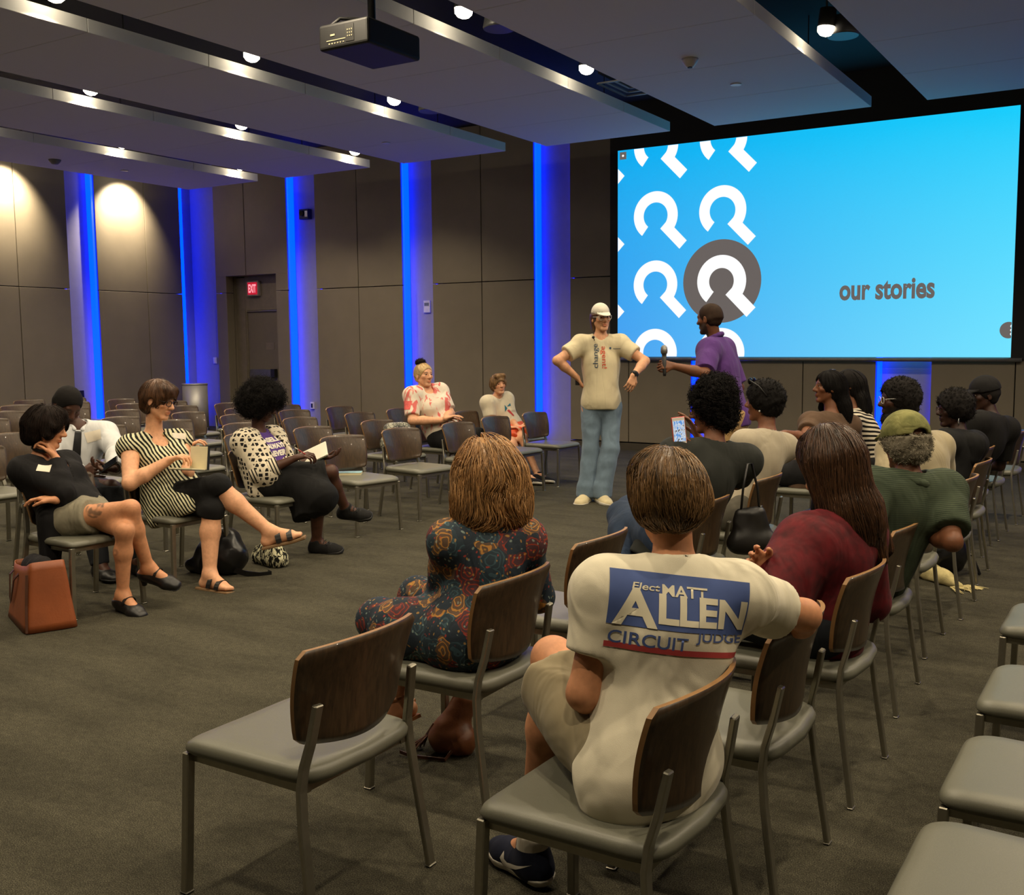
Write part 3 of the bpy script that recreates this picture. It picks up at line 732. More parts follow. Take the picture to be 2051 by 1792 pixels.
def hand(v, w, d, n, curl=.6, thumb=1, s=1.0, spread=1.0, tcurl=.5):
    """w wrist, d towards the knuckles, n the way the palm faces; thumb = +1/-1 picks the side"""
    d = nrm(d); n = nrm(n-d*(n @ d)); sd = np.cross(d, n)*thumb; tips = []
    kn = [w+d*(.088-.004*abs(i-1.2))*s+sd*(.031-.021*i)*s for i in range(4)]
    for i in range(4): v.cap(w+sd*(.012-.008*i)*s, kn[i], .0155*s, .0115*s, .012)
    for i in range(4):
        p = kn[i]; a = 0; base = nrm(d+sd*(.16-.11*i)*spread)
        for j, (l, c) in enumerate(zip([(.042, .026, .021), (.046, .03, .022), (.043, .028, .021), (.033, .021, .019)][i], (.9, 1.25, .8))):
            a += c*curl; q = p+(base*math.cos(a)+n*math.sin(a))*l*s; r = (.0092, .0085, .0076, .0068)
            v.cap(p, q, r[j]*s, r[j+1]*s, .004); p = q
        tips.append(p)
    p = w+d*.02*s+sd*.02*s; a = nrm(d*.75+sd*.75+n*.25); q = p+a*.042*s; v.cap(p, q, .0145*s, .011*s, .012)
    b = nrm(d*.95+sd*(.35-.5*tcurl)+n*(.2+.6*tcurl)); r_ = q+b*.032*s; v.cap(q, r_, .0105*s, .0092*s, .004); e = r_+nrm(b+n*.3*tcurl-sd*.2*tcurl)*.026*s; v.cap(r_, e, .0092*s, .0072*s, .004)
    tips.append(e); return tips
def head(v, J, jaw=1.0, nose=1.0, ears=True):
    s = J.s; F = J.FH_; p = lambda x, y, z: J.H+F @ V3(x, y, z)*s
    v.ell(p(0, -.012, .035), (.074*s, .096*s, .084*s), F, .02)
    v.ell(p(0, .022, -.028), (.059*s*jaw, .066*s, .082*s), F, .025)
    v.cap(p(.05*jaw, -.002, -.045), p(.018*jaw, .056, -.092), .016*s, .014*s, .02); v.cap(p(-.05*jaw, -.002, -.045), p(-.018*jaw, .056, -.092), .016*s, .014*s, .02)
    v.cap(p(.012, .066, -.094), p(-.012, .066, -.094), .017*s, .017*s, .015)
    v.cap(p(.036, .074, .03), p(-.036, .074, .03), .012*s, .012*s, .016)
    for q in (1, -1):
        v.ell(p(q*.031, .09, .011), (.016*s, .012*s, .010*s), F, .010, '-'); v.ell(p(q*.045, .058, -.014), (.02*s, .02*s, .017*s), F, .02)
        v.ell(p(q*.031, .077, .0185), (.0155*s, .012*s, .006*s), F, .005); v.ell(p(q*.031, .076, .002), (.015*s, .011*s, .005*s), F, .005)
        if ears: v.ell(p(q*.078, -.01, -.004), (.008*s, .019*s, .031*s), F, .008); v.ell(p(q*.086, -.004, .0), (.006*s, .009*s, .016*s), F, .006, '-')
        v.ell(p(q*.0125, .094, -.025), (.0095*s, .011*s, .0085*s), F, .008)
    v.cap(p(0, .082, .02), p(0, .101+.006*nose, -.02), .0085*s, .0125*s*nose, .012)
    v.ell(p(0, .083, -.0525), (.024*s, .0125*s, .0065*s), F, .005); v.ell(p(0, .081, -.0645), (.021*s, .013*s, .0075*s), F, .005)
    v.ell(p(0, .096, -.0585), (.02*s, .012*s, .0014*s), F, .002, '-')
SKINS = {}
def skin_mat():
    if 'skin' in SKINS: return SKINS['skin']
    N = NT('skin'); a = N.new('ShaderNodeVertexColor'); a.layer_name = 'Col'
    n = N.noise(N.coord(), 45, 3); c = N.mix(1.0, a.outputs[0], N.ramp(n.outputs[0], [(.3, (.88, .86, .84, 1)), (.7, (1.08, 1.06, 1.04, 1))]), 'MULTIPLY')
    N.base(c); N.setp(.5, 0, .35); N.b.inputs['Subsurface Weight'].default_value = .08; N.b.inputs['Subsurface Radius'].default_value = (.012, .005, .003)
    n2 = N.noise(N.coord(), 260, 2); N.bump(n2.outputs[0], .08, .001); SKINS['skin'] = N.m; return N.m
SKT = dict(pale=V3(*lin(222, 168, 132)[:3]), warm=V3(*lin(205, 146, 108)[:3]), brown=V3(*lin(118, 76, 52)[:3]), dark=V3(*lin(76, 48, 36)[:3]), deep=V3(*lin(58, 37, 29)[:3]))
def face_color(P, J, base, brow=(.05, .03, .02), beard=None, lip=None, extra=None):
    c = np.tile(base, (len(P), 1)); q = (P-J.H) @ J.FH_/J.s; x, y, z = q.T; near = (np.abs(q) < .14).all(1)
    def blend(m, col):
        nonlocal c
        m = np.clip(m, 0, 1)[:, None]; c = c*(1-m)+np.asarray(col)*m
    lipc = base*V3(.82, .52, .5) if lip is None else lip
    m = np.exp(-((x/.021)**4+((z+.0585)/.0105)**4))*(y > .06)*near; blend(m*.9, lipc)
    m = np.exp(-(((np.abs(x)-.05)/.022)**2+((z+.02)/.022)**2))*(y > .03)*near; blend(m*.28, base*V3(1.05, .72, .68))
    m = np.exp(-(((np.abs(x)-.032)/.017)**4+((z-.032-.10*(np.abs(x)-.03)*0)/.0052)**4))*(y > .06)*near; blend(m*.85, brow)
    if beard is not None:
        m = ((z < -.02)*(y > -.01)*near*(1-np.exp(-((x/.024)**2+((z+.058)/.012)**2)*1.2)))*np.clip((-.01-z)/.03, 0, 1); blend(m, beard)
    if extra is not None: c = extra(P, c)
    return c
IRIS = {}
def eyes(J, parent, col=lin(60, 40, 25), lidded=0.0):
    wm = mat('eye_white', lin(178, 170, 160), .3, var=.02); im = mat('iris_dark', col, .15)
    for q in (1, -1):
        b2 = bmesh.new(); bmesh.ops.create_uvsphere(b2, u_segments=16, v_segments=12, radius=.0118*J.s)
        for f in b2.faces:
            f.smooth = True; f.material_index = 1 if f.calc_center_median().z > .0085*J.s else 0
        R = Matrix(np.stack([J.FH_[:, 0], -J.FH_[:, 2], J.FH_[:, 1]], 1).tolist()).to_4x4()
        me = bpy.data.meshes.new('eye'); b2.transform(Matrix.Translation((J.H+J.FH_ @ V3(q*.031, .0735, .0105)*J.s).tolist()) @ R); b2.to_mesh(me); b2.free()
        link('eye', me, [wm, im], parent)
LOG = []
def body(name, label, J, skin, v=.006, hands=(), neckfix=True, extra=None, colkw={}, feet='LR', headkw={}, limbt=(1, 1), bust=1.0):
    lo, hi = bounds(J); vol = Vol(lo, hi, v)
    torso(vol, J, -.004, bust=bust)
    for S in 'LR':
        arm(vol, J, S, 0, 2.0, limbt[0], cut=False); leg(vol, J, S, 0, 2.0, limbt[1], cut=False)
        if S in feet: foot(vol, J, S)
    head(vol, J, **headkw)
    for h in hands: hand(vol, **h)
    P, Q = vol.net(2); P, Q = largest(P, Q)
    o = link(name, mesh_from(name, P, Q, face_color(P, J, SKT[skin], extra=extra, **colkw)), skin_mat())
    tag(o, label, 'person'); J['obj'] = o
    LOG.append((name, len(P), round(time.time()-T0, 1))); return o
def cloth(name, J, parent, m, build, v=.007, amp=.004, f=26, seed=1, smooth=2, pad=.24, keys=None, keepall=False, label=None, fdir=None):
    lo, hi = bounds(J, keys, pad); vol = Vol(lo, hi, v); build(vol); P, Q = vol.net(smooth)
    if not keepall: P, Q = largest(P, Q)
    if amp: P = folds(P, Q, amp, f, seed, J.sp if fdir is None else fdir)
    o = link(name, mesh_from(name, P, Q), m, parent)
    if label: o['label'] = label
    LOG.append((name, len(P), round(time.time()-T0, 1))); o_vol = vol; return o, vol
def neckhole(vol, J, r=.074, drop=.0, front=.0, depth=.05):
    s = J.s; f = J.FC[:, 1]
    vol.cap(J.N+J.sp*.02-J.sp*drop+f*.012, J.H-J.FH_[:, 2]*.02, r*s, r*s+.01, .010, '-')
    if front: vol.ell(J.N-J.sp*front*.5+f*.085*s, (.055*s, depth, front), J.FC, .008, '-')
def shirt(vol, J, g, tL, tR, hem, loose=.0, thick=1.0, flare=0.0, neck=.074, front=0.0, bust=1.0, drop=0.0):
    """hem: distance below the pelvis centre along the spine"""
    torso(vol, J, g, neck=False, bust=bust); s = J.s
    if flare or hem > .05: vol.cap(J.B, J.P-J.sp*(hem+.05), .10*s*J.fat+g, .125*s*J.fat+g+flare, .06)
    for S, t in (('L', tL), ('R', tR)): arm(vol, J, S, g+loose, t, thick)
    vol.plane(J.P-J.sp*hem, -J.sp); neckhole(vol, J, neck, drop, front)
    if J.P[2] < .7: vol.plane(V3(0, 0, .437), -UP)
def trousers(vol, J, g, tL, tR, flare=0.0, rise=.12, thick=1.0):
    s = J.s; vol.ell(J.P+UP*.01, ((.165 if J.fem else .158)*(.4+.6*J.fat)*s+g, .128*(.5+.5*J.fat)*s+g, .125*s+g), J.FH, .06)
    vol.ell(J.P*.75+J.B*.25, (.14*J.fat*s+g, .11*J.fat*s+g, .13*s+g), J.FH, .06)
    for S, t in (('L', tL), ('R', tR)): leg(vol, J, S, g, t, thick, True, flare)
    vol.plane(J.P+J.sp*rise, J.sp)
def shoe(J, S, parent, name, upper, sole, g=.008, low=True, high=.0, label=None, open_=False, thicksole=.018):
    s = J.s; h, b, t, dn, f = foot_pts(J, S); a = J['an'+S]; sd = np.cross(f, dn)
    lo = np.minimum.reduce([h, t, a])-.12; hi = np.maximum.reduce([h, t, a])+.12; vol = Vol(lo, hi, .005)
    vol.cap(h-dn*.0, b, .032*s+g, .033*s+g, .03); vol.cap(a+dn*.03, b, .036*s+g, .03*s+g, .03); vol.cap(a-dn*high, a+dn*.04-f*.01, .036*s+g, .036*s+g, .03)
    for u in (-.022, .022): vol.cap(b+sd*u*s, t+sd*u*.6*s, .026*s+g, .02*s+g, .02)
    fl = h+dn*(.029*s+g*.6)
    vol.plane(fl, dn); vol.plane(a-dn*(high+.012), nrm(-dn-f*.35))
    vol.cap(a-dn*(high+.03), a-dn*(high-.01), .03*s, .03*s, .004, '-')
    P, Q = vol.net(2); P, Q = largest(P, Q); o = link(name, mesh_from(name, P, Q), upper, parent)
    if label: o['label'] = label
    vol = Vol(lo, hi, .005)
    vol.cap(h, b, .034*s+g*1.3, .038*s+g*1.3, .03)
    for u in (-.022, .022): vol.cap(b+sd*u*s, t+sd*u*.7*s, .028*s+g, .024*s+g, .02)
    vol.plane(fl, dn); vol.plane(fl-dn*thicksole, -dn); P, Q = vol.net(1); link('sole', mesh_from('sole', P, Q), sole, o); return o
# ---------------------------------------------------------------- hair
def hair_mat(name, c1, c2, rough=.42):
    if name in MATS: return MATS[name]
    N = NT(name); g = N.new('ShaderNodeNewGeometry'); n = N.noise(N.coord(), 30, 3)
    a = N.new('ShaderNodeMath', operation='MULTIPLY_ADD'); N.link(g.outputs['Random Per Island'], a.inputs[0]); a.inputs[1].default_value = .85
    N.link(n.outputs[0], a.inputs[2]); a2 = N.new('ShaderNodeMath', operation='MULTIPLY'); N.link(a.outputs[0], a2.inputs[0]); a2.inputs[1].default_value = .58
    N.base(N.ramp(a2.outputs[0], [(.2, c1), (.75, c2)])); N.setp(rough, 0, .45 if rough < .7 else .15); MATS[name] = N.m; return N.m
def tubes(paths, r0, r1, k=3):
    """paths (n, m, 3) -> thin tapering tubes"""
    n, m, _ = paths.shape; T = np.gradient(paths, axis=1); T /= np.linalg.norm(T, axis=2, keepdims=True)+1e-9
    ref = np.where(np.abs(T[..., 2:3]) < .9, V3(0, 0, 1), V3(1, 0, 0)); A = np.cross(T, ref); A /= np.linalg.norm(A, axis=2, keepdims=True)+1e-9; Bn = np.cross(T, A)
    rad = np.linspace(r0, r1, m)[None, :, None]
    V = np.stack([paths+(A*math.cos(q)+Bn*math.sin(q))*rad for q in [2*math.pi*i/k for i in range(k)]], 2)      # n,m,k,3
    base = (np.arange(n)*m*k)[:, None, None]; j = np.arange(m-1)[None, :, None]; i = np.arange(k)[None, None, :]; i2 = (i+1) % k
    Q = np.stack(np.broadcast_arrays(base+j*k+i, base+j*k+i2, base+(j+1)*k+i2, base+(j+1)*k+i), -1).reshape(-1, 4)
    return V.reshape(-1, 3), Q
def strands(vol, starts, n, step, dirf, lift=.0015, jit=.15, seed=3):
    r = np.random.default_rng(seed); P = starts.copy(); out = [P.copy()]; J_ = r.normal(size=P.shape)*jit; L_ = (r.random(len(P))*lift*2-lift*.4)[:, None]
    for i in range(n):
        G = vol.grad(P); d = dirf(P, i/n)+J_; d = d-G*(np.sum(d*G, 1, keepdims=True)); d /= np.linalg.norm(d, axis=1, keepdims=True)+1e-9
        P = P+d*step; D = vol.samp(P)[:, None]; G = vol.grad(P); ok = np.abs(D) < .03; P = np.where(ok, P-G*(D-L_), P); out.append(P.copy())
    return np.stack(out, 1)
def hair_shape(vol, J, g=.014, back=0.0, low=-.03, front=.045, side=None, k=.02):
    """short cap of hair over the skull, open at the face"""
    s = J.s; F = J.FH_; p = lambda x, y, z: J.H+F @ V3(x, y, z)*s
    vol.ell(p(0, -.014, .036), (.075*s+g, .096*s+g, .085*s+g), F, k)
    vol.cap(p(0, -.06, .0), p(0, -.058-back*.2, low), .05*s+g, .034*s+g*.8, .03)
    for q in (1, -1): vol.cap(p(q*.045, -.04, .0), p(q*.04, -.045, low), .032*s+g, .026*s+g, .02)
def face_cut(vol, J, line=.062, wide=.078, jawz=-.02, yb=.02):
    s = J.s; F = J.FH_; p = lambda x, y, z: J.H+F @ V3(x, y, z)*s
    vol.ell(p(0, .085, line-.105), (wide*s, yb*s+.05, .105*s), F, .008, '-')
def hair_obj(J, parent, m, build, v=.005, amp=.003, f=60, seed=5, nst=0, stepn=10, step=.012, dirf=None, r=.0011, zmin=-9, pad=.16, curl=0, name='hair', lift=.0025, jit=.15):
    lo, hi = J.H-pad-.04, J.H+pad+.04
    if isinstance(pad, tuple): lo, hi = J.H-np.array(pad), J.H+np.array((pad[0], pad[1], .2))
    vol = Vol(lo, hi, v); build(vol); P, Q = vol.net(2)
    P, Q = largest(P, Q)
    if amp: P = folds(P, Q, amp, f, seed)
    r_ = np.random.default_rng(seed)
    if nst:
        q = (P-J.H) @ J.FH_; cand = np.where(q[:, 2] > zmin)[0]; st = P[r_.choice(cand, nst)]
        if dirf is None:
            def dirf(X, t): 
                q = X-(J.H+J.FH_ @ V3(0, -.03, .12)); return q*4+V3(0, 0, -1.2)
        if curl:
            Nn = vnormals(P, Q); ids = r_.choice(cand, nst); m_ = 14; t = np.linspace(0, 1, m_)[None, :, None]; n0 = Nn[ids][:, None, :]
            a = np.cross(n0, V3(.3, .5, .8)); a /= np.linalg.norm(a, axis=2, keepdims=True)+1e-9; b = np.cross(n0, a); ph = r_.random((nst, 1, 1))*6.3; w_ = (3.5+5*r_.random((nst, 1, 1)))
            paths = P[ids][:, None, :]-n0*.006+n0*t*curl*(.5+r_.random((nst, 1, 1)))+(a*np.cos(ph+t*w_*2)+b*np.sin(ph+t*w_*2))*curl*.35+r_.normal(size=(nst, 1, 3))*t*curl*.3
        else: paths = strands(vol, st, stepn, step, dirf, lift, jit, seed)
        PV, PQ = tubes(paths, r, r*.5); Q = np.concatenate([Q, PQ+len(P)]); P = np.concatenate([P, PV])
    o = link(name, mesh_from(name, P, Q), m, parent); LOG.append((name, len(P), round(time.time()-T0, 1))); return o, vol
def glasses(J, parent, rim, thick=.0022, w=.024, h=.018, y=.098, z=.010):
    s = J.s; F = J.FH_; p = lambda x, yy, zz: Vector((J.H+F @ V3(x, yy, zz)*s).tolist())
    t = MB()
    for q in (1, -1):
        c = q*.0325; ring = [p(c+w*math.copysign(abs(math.cos(a))**.7, math.cos(a)), y-.10*abs(c+w*math.cos(a))**1.2*.6, z-.003+h*math.copysign(abs(math.sin(a))**.7, math.sin(a))) for a in [2*math.pi*i/20 for i in range(21)]]
        t.tube(ring, thick, 6, False); t.tube([p(q*.057, y-.008, z+.004), p(q*.078, y-.04, z+.006), p(q*.082, -.005, z+.006), p(q*.08, -.025, z-.012)], thick*.85, 6)
    t.tube([p(-.009, y, z+.002), p(0, y+.003, z+.004), p(.009, y, z+.002)], thick, 6)
    return t.build('glasses', rim, parent, True)
def wrap(o_surf, body_, bold, fit, origin, right, up, m, parent, name='lettering', off=.0016, maxlen=.012, shape=None, **kw):
    """lays flat lettering or a shape onto a cloth surface by casting along the print's normal"""
    if shape is None:
        me = text_mesh(body_, .1, bold, **kw); bm = bmesh.new(); bm.from_mesh(me); bpy.data.meshes.remove(me)
        xs = [v.co.x for v in bm.verts]; ys = [v.co.y for v in bm.verts]; x0, x1, y0, y1 = min(xs), max(xs), min(ys), max(ys)
        for v in bm.verts: v.co.x = ((v.co.x-x0)/(x1-x0)-.5)*fit[0]; v.co.y = ((v.co.y-y0)/(y1-y0)-.5)*fit[1]
    else:
        bm = bmesh.new()
        for poly in shape: bm.faces.new([bm.verts.new((x, y, 0)) for x, y in poly])
    bmesh.ops.triangulate(bm, faces=bm.faces[:])
    for _ in range(7):
        es = [e for e in bm.edges if e.calc_length() > maxlen]
        if not es: break
        bmesh.ops.subdivide_edges(bm, edges=es, cuts=1); bmesh.ops.triangulate(bm, faces=[f for f in bm.faces if len(f.verts) > 3])
    n = np.cross(right, up); me = o_surf.data; tree = BVHTree.FromPolygons([v.co[:] for v in me.vertices], [p.vertices[:] for p in me.polygons])
    for v in bm.verts:
        q = origin+right*v.co.x+up*v.co.y; h = tree.ray_cast(Vector((q+n*.3).tolist()), Vector((-n).tolist()), .8)
        if h[0] is None: h = tree.find_nearest(Vector(q.tolist()))
        v.co = h[0]+Vector((n*off).tolist())
    me2 = bpy.data.meshes.new(name); bm.to_mesh(me2); bm.free(); return link(name, me2, m, parent, True)
def _unused(): pass
def rounded_rect(x, y, w, h): return [[(x-w/2, y-h/2), (x+w/2, y-h/2), (x+w/2, y+h/2), (x-w/2, y+h/2)]]
# ================================================================ people on the right, seen from behind
def seatpos(key, back=-.06, lat=0, z=.53):
    c = CH[key]; a = c.rotation_euler.z; f = V3(math.cos(a), math.sin(a), 0); return V3(c.location.x, c.location.y, z)+f*back+np.cross(f, UP)*lat
def A_of(key): a = CH[key].rotation_euler.z; f = V3(math.cos(a), math.sin(a), 0); return math.degrees(math.atan2(f @ FWH, f @ RTH))
HAIR_MB = hair_mat('light_brown_hair', lin(40, 29, 18), lin(150, 114, 72))
HAIR_AU = hair_mat('auburn_hair', lin(56, 38, 23), lin(200, 152, 98))
HAIR_DB = hair_mat('dark_brown_hair', lin(26, 17, 12), lin(92, 62, 40))
HAIR_BK = hair_mat('black_hair', lin(9, 8, 8), lin(28, 25, 24), .8)
HAIR_GR = hair_mat('grey_hair', lin(70, 64, 54), lin(170, 162, 142), .8)
RUB_BK = mat('black_rubber', lin(20, 20, 20), .6); RUB_W = mat('white_rubber', lin(214, 208, 194), .55); LEATH_BK = mat('black_leather', lin(22, 21, 21), .42)
def downflow(J, crown=(0, -.03, .12), g=1.2, out=4.0):
    c = J.H+J.FH_ @ V3(*crown)
    return lambda X, t: nrm_rows(X-c)*out*(1-t)+V3(0, 0, -g)
def nrm_rows(X): return X/(np.linalg.norm(X, axis=1, keepdims=True)+1e-9)
# ---- man in the white T-shirt
def man_white():
    P = seatpos(('B', 0), -.09, .04); d = dep(P)
    J = skeleton(P, 128, 97, at(1352, 1142, d+.02), at(1337, 1008, d+.06), 104, -4, 4, .95, .92, sh=.162, shdrop=.045)
    arms(J, (1612, 1232, 'f'), (1588, 1268, 'f'), (1170, 1388, d-.03, 'd'), (1195, 1400, d+.2, 'd'))
    legs(J, (.8, .25, .12, 'w'), (.05, .1, -1, 'w'), (1108, 1318, 'f'), (1058, 1652, 'n'), None, facing(126)); J['anL'] = atz(1066, 1698, .095)
    J['hdR'] = facing(150)
    def ex(Pp, c): return c
    o = body('person', 'man seen from behind in a white T-shirt with large blue lettering on its back', J, 'warm', .006,
             [dict(w=J.wrR, d=facing(75)-UP*.5, n=facing(190), curl=.4, thumb=-1), dict(w=J.wrL, d=facing(60), n=-UP, curl=.5, thumb=-1)], limbt=(1.04, 1.02))
    WT = fabric('white_tshirt', lin(228, 220, 196), .03, 1.0, 6)
    def bs(v):
        shirt(v, J, .017, .62, .62, .13, .010, flare=.02, neck=.066)
        v.cap(J.hipL-J.fh*.02-UP*.02, J.hipR-J.fh*.02-UP*.02, .108, .10, .06); v.plane(V3(0, 0, .436), -UP)
    sh, vol = cloth('shirt', J, o, WT, bs, .0065, .007, 23, 4, fdir=nrm(J.FC[:, 0]*.9+J.FC[:, 2]*.35))
    BL, RD, CR = mat('print_blue', lin(72, 92, 150), .8), mat('print_red', lin(178, 62, 62), .8), mat('print_cream', lin(224, 216, 190), .8)
    n = -J.FC[:, 1]; rt = np.cross(J.FC[:, 2], n)*1.0; rt = J.FC[:, 0]; up = np.cross(np.cross(rt, -n), rt); up = J.FC[:, 2]
    def place(px, py):
        tree = BVHTree.FromPolygons([v.co[:] for v in sh.data.vertices], [p.vertices[:] for p in sh.data.polygons]); r = ray(px, py)
        h = tree.ray_cast(Vector(CAMP.tolist()), Vector(nrm(r).tolist())); return np.array(h[0])
    a, b = place(1240, 1205), place(1490, 1230); rt = nrm(b-a); n = nrm(np.cross(rt, up)); up = np.cross(n, rt)
    c = place(1365, 1210); pw = np.linalg.norm(b-a)/250                           # metres per photo pixel here
    off = lambda px, py: c+rt*(px-1365)*pw-up*(py-1210-(px-1365)*.10)*pw
    wrap(sh, None, 0, None, off(1365, 1209), rt, up, BL, sh, 'printed_panel', .0016, .012, rounded_rect(0, 0, 276*pw, 104*pw))
    wrap(sh, 'Elect', .0015, (54*pw, 13*pw), off(1297, 1178), rt, up, CR, sh, 'lettering', .003, .01, shear=.15)
    wrap(sh, 'MATT', .002, (90*pw, 21*pw), off(1373, 1188), rt, up, CR, sh, 'lettering', .003, .01)
    wrap(sh, 'A', .003, (84*pw, 72*pw), off(1279, 1216), rt, up, CR, sh, 'lettering', .003, .01)
    wrap(sh, 'LLEN', .0035, (178*pw, 56*pw), off(1411, 1227), rt, up, CR, sh, 'lettering', .003, .01)
    wrap(sh, 'CIRCUIT', .001, (148*pw, 25*pw), off(1308, 1279), rt, up, BL, sh, 'lettering', .002, .01)
    wrap(sh, 'JUDGE', .001, (104*pw, 25*pw), off(1450, 1279), rt, up, BL, sh, 'lettering', .002, .01)
    wrap(sh, None, 0, None, off(1368, 1301), rt, up, RD, sh, 'printed_stripe', .0018, .012, rounded_rect(0, 0, 280*pw, 11*pw))
    KH = fabric('khaki', lin(146, 134, 106), .08, .5, 8)
    def bt(v):
        trousers(v, J, .008, .86, 1.0, .022)
        v.cap(J.knL+(J.hipL-J.knL)*.6-UP*.02, J.knL+(J.hipL-J.knL)*.13-UP*.03-J.fh*.01, .10, .11, .05, cb=True)
    sho, _ = cloth('shorts', J, o, KH, bt, .008, .006, 20, 9)
    SN = fabric('navy_knit', lin(24, 28, 46), .2, .2, 12)
    for S in 'LR':
        sk = Vol(J['an'+S]-.12, J['an'+S]+.15, .006); a = J['an'+S]; u = nrm(J['kn'+S]-a)
        sk.cap(a-u*.03, a+u*.055, .048, .045, .01, cb=True); Pq, Qq = sk.net(2); link('sock', mesh_from('sock', Pq, Qq), fabric('white_sock', lin(200, 192, 176), .05, .3, 20), o)
        so = shoe(J, S, o, 'shoe', SN, RUB_W, .010, high=.02, thicksole=.026, label='navy running shoe with a white curved mark and a thick white sole' if S == 'L' else None)
        if S == 'L':
            h, b_, t_, dn, f = foot_pts(J, S); nn = nrm(np.cross(f, dn)); nn = nn if nn @ (CAMP-h) > 0 else -nn
            rt2 = f if np.cross(-dn, nn) @ f > 0 else -f; sw = []
            top = [(-.055, .012), (-.062, -.008), (-.048, -.026), (-.02, -.024), (.02, -.008), (.075, .022)]; bot = [(.0, -.002), (-.03, -.010), (-.045, -.006), (-.05, .006)]
            rr = np.cross(-dn, nn); wrap(so, None, 0, None, h+f*.06-dn*.012, rr, -dn, RUB_W, so, 'curved_mark', .0012, .008, [[(x*(1 if rr @ f < 0 else 1), y) for x, y in top+bot]])
    def bh(v): hair_shape(v, J, .019, .1, -.005, k=.03); v.ell(J.H+J.FH_ @ V3(.0, .03, .085), (.07, .07, .045), J.FH_, .03); face_cut(v, J, .045, .085)
    hair_obj(J, o, HAIR_MB, bh, .005, .002, 70, 5, 2600, 9, .011, downflow(J, (.02, .01, .13), .9, 3), .0011, lift=.005, jit=.3)
    return J
# ---- woman in the paisley dress
def paisley_mat():
    N = NT('paisley_print'); v = N.coord(); w_ = N.noise(v, 16, 2, .5, 0)
    vv = N.new('ShaderNodeVectorMath', operation='MULTIPLY_ADD'); N.link(w_.outputs['Color'], vv.inputs[0]); vv.inputs[1].default_value = (.05, .05, .05); N.link(v, vv.inputs[2])
    vo = N.new('ShaderNodeTexVoronoi', feature='F1'); vo.inputs['Scale'].default_value = 16; N.link(vv.outputs[0], vo.inputs['Vector'])
    rings = N.new('ShaderNodeMath', operation='SINE'); m = N.new('ShaderNodeMath', operation='MULTIPLY'); N.link(vo.outputs['Distance'], m.inputs[0]); m.inputs[1].default_value = 30; N.link(m.outputs[0], rings.inputs[0])
    pal = N.ramp(vo.outputs['Color'], [(0, lin(34, 48, 62)), (.3, lin(58, 82, 92)), (.45, lin(140, 54, 38)), (.58, lin(40, 50, 62)), (.72, lin(176, 124, 60)), (.85, lin(104, 128, 126)), (1, lin(24, 26, 34))], 'CONSTANT')
    base = N.mix(.22, lin(36, 46, 56), pal); c = N.mix(N.ramp(rings.outputs[0], [(.62, (0, 0, 0, 1)), (.72, (1, 1, 1, 1))]), base, pal)
    big = N.new('ShaderNodeTexVoronoi', feature='F1'); big.inputs['Scale'].default_value = 5.2; N.link(vv.outputs[0], big.inputs['Vector'])
    red = N.ramp(big.outputs['Color'], [(.86, (0, 0, 0, 1)), (.88, (1, 1, 1, 1))]); c = N.mix(N.mix(.6, (0, 0, 0, 1), red), c, lin(120, 26, 24))
    v3 = N.new('ShaderNodeTexVoronoi', feature='F1'); v3.inputs['Scale'].default_value = 62; N.link(vv.outputs[0], v3.inputs['Vector'])
    dots = N.ramp(v3.outputs['Distance'], [(.22, (1, 1, 1, 1)), (.3, (0, 0, 0, 1))]); c = N.mix(N.mix(.55, (0, 0, 0, 1), dots), c, N.ramp(v3.outputs['Color'], [(.0, lin(196, 150, 70)), (.4, lin(150, 170, 160)), (.6, lin(190, 70, 50)), (.8, lin(30, 40, 60))], 'CONSTANT'))
    N.base(c); N.setp(.8, 0, .3); f = N.noise(N.coord(scale=(1, 1, .4)), 9, 2, .5, 1); N.bump(f.outputs[0], .5, .03); return N.m
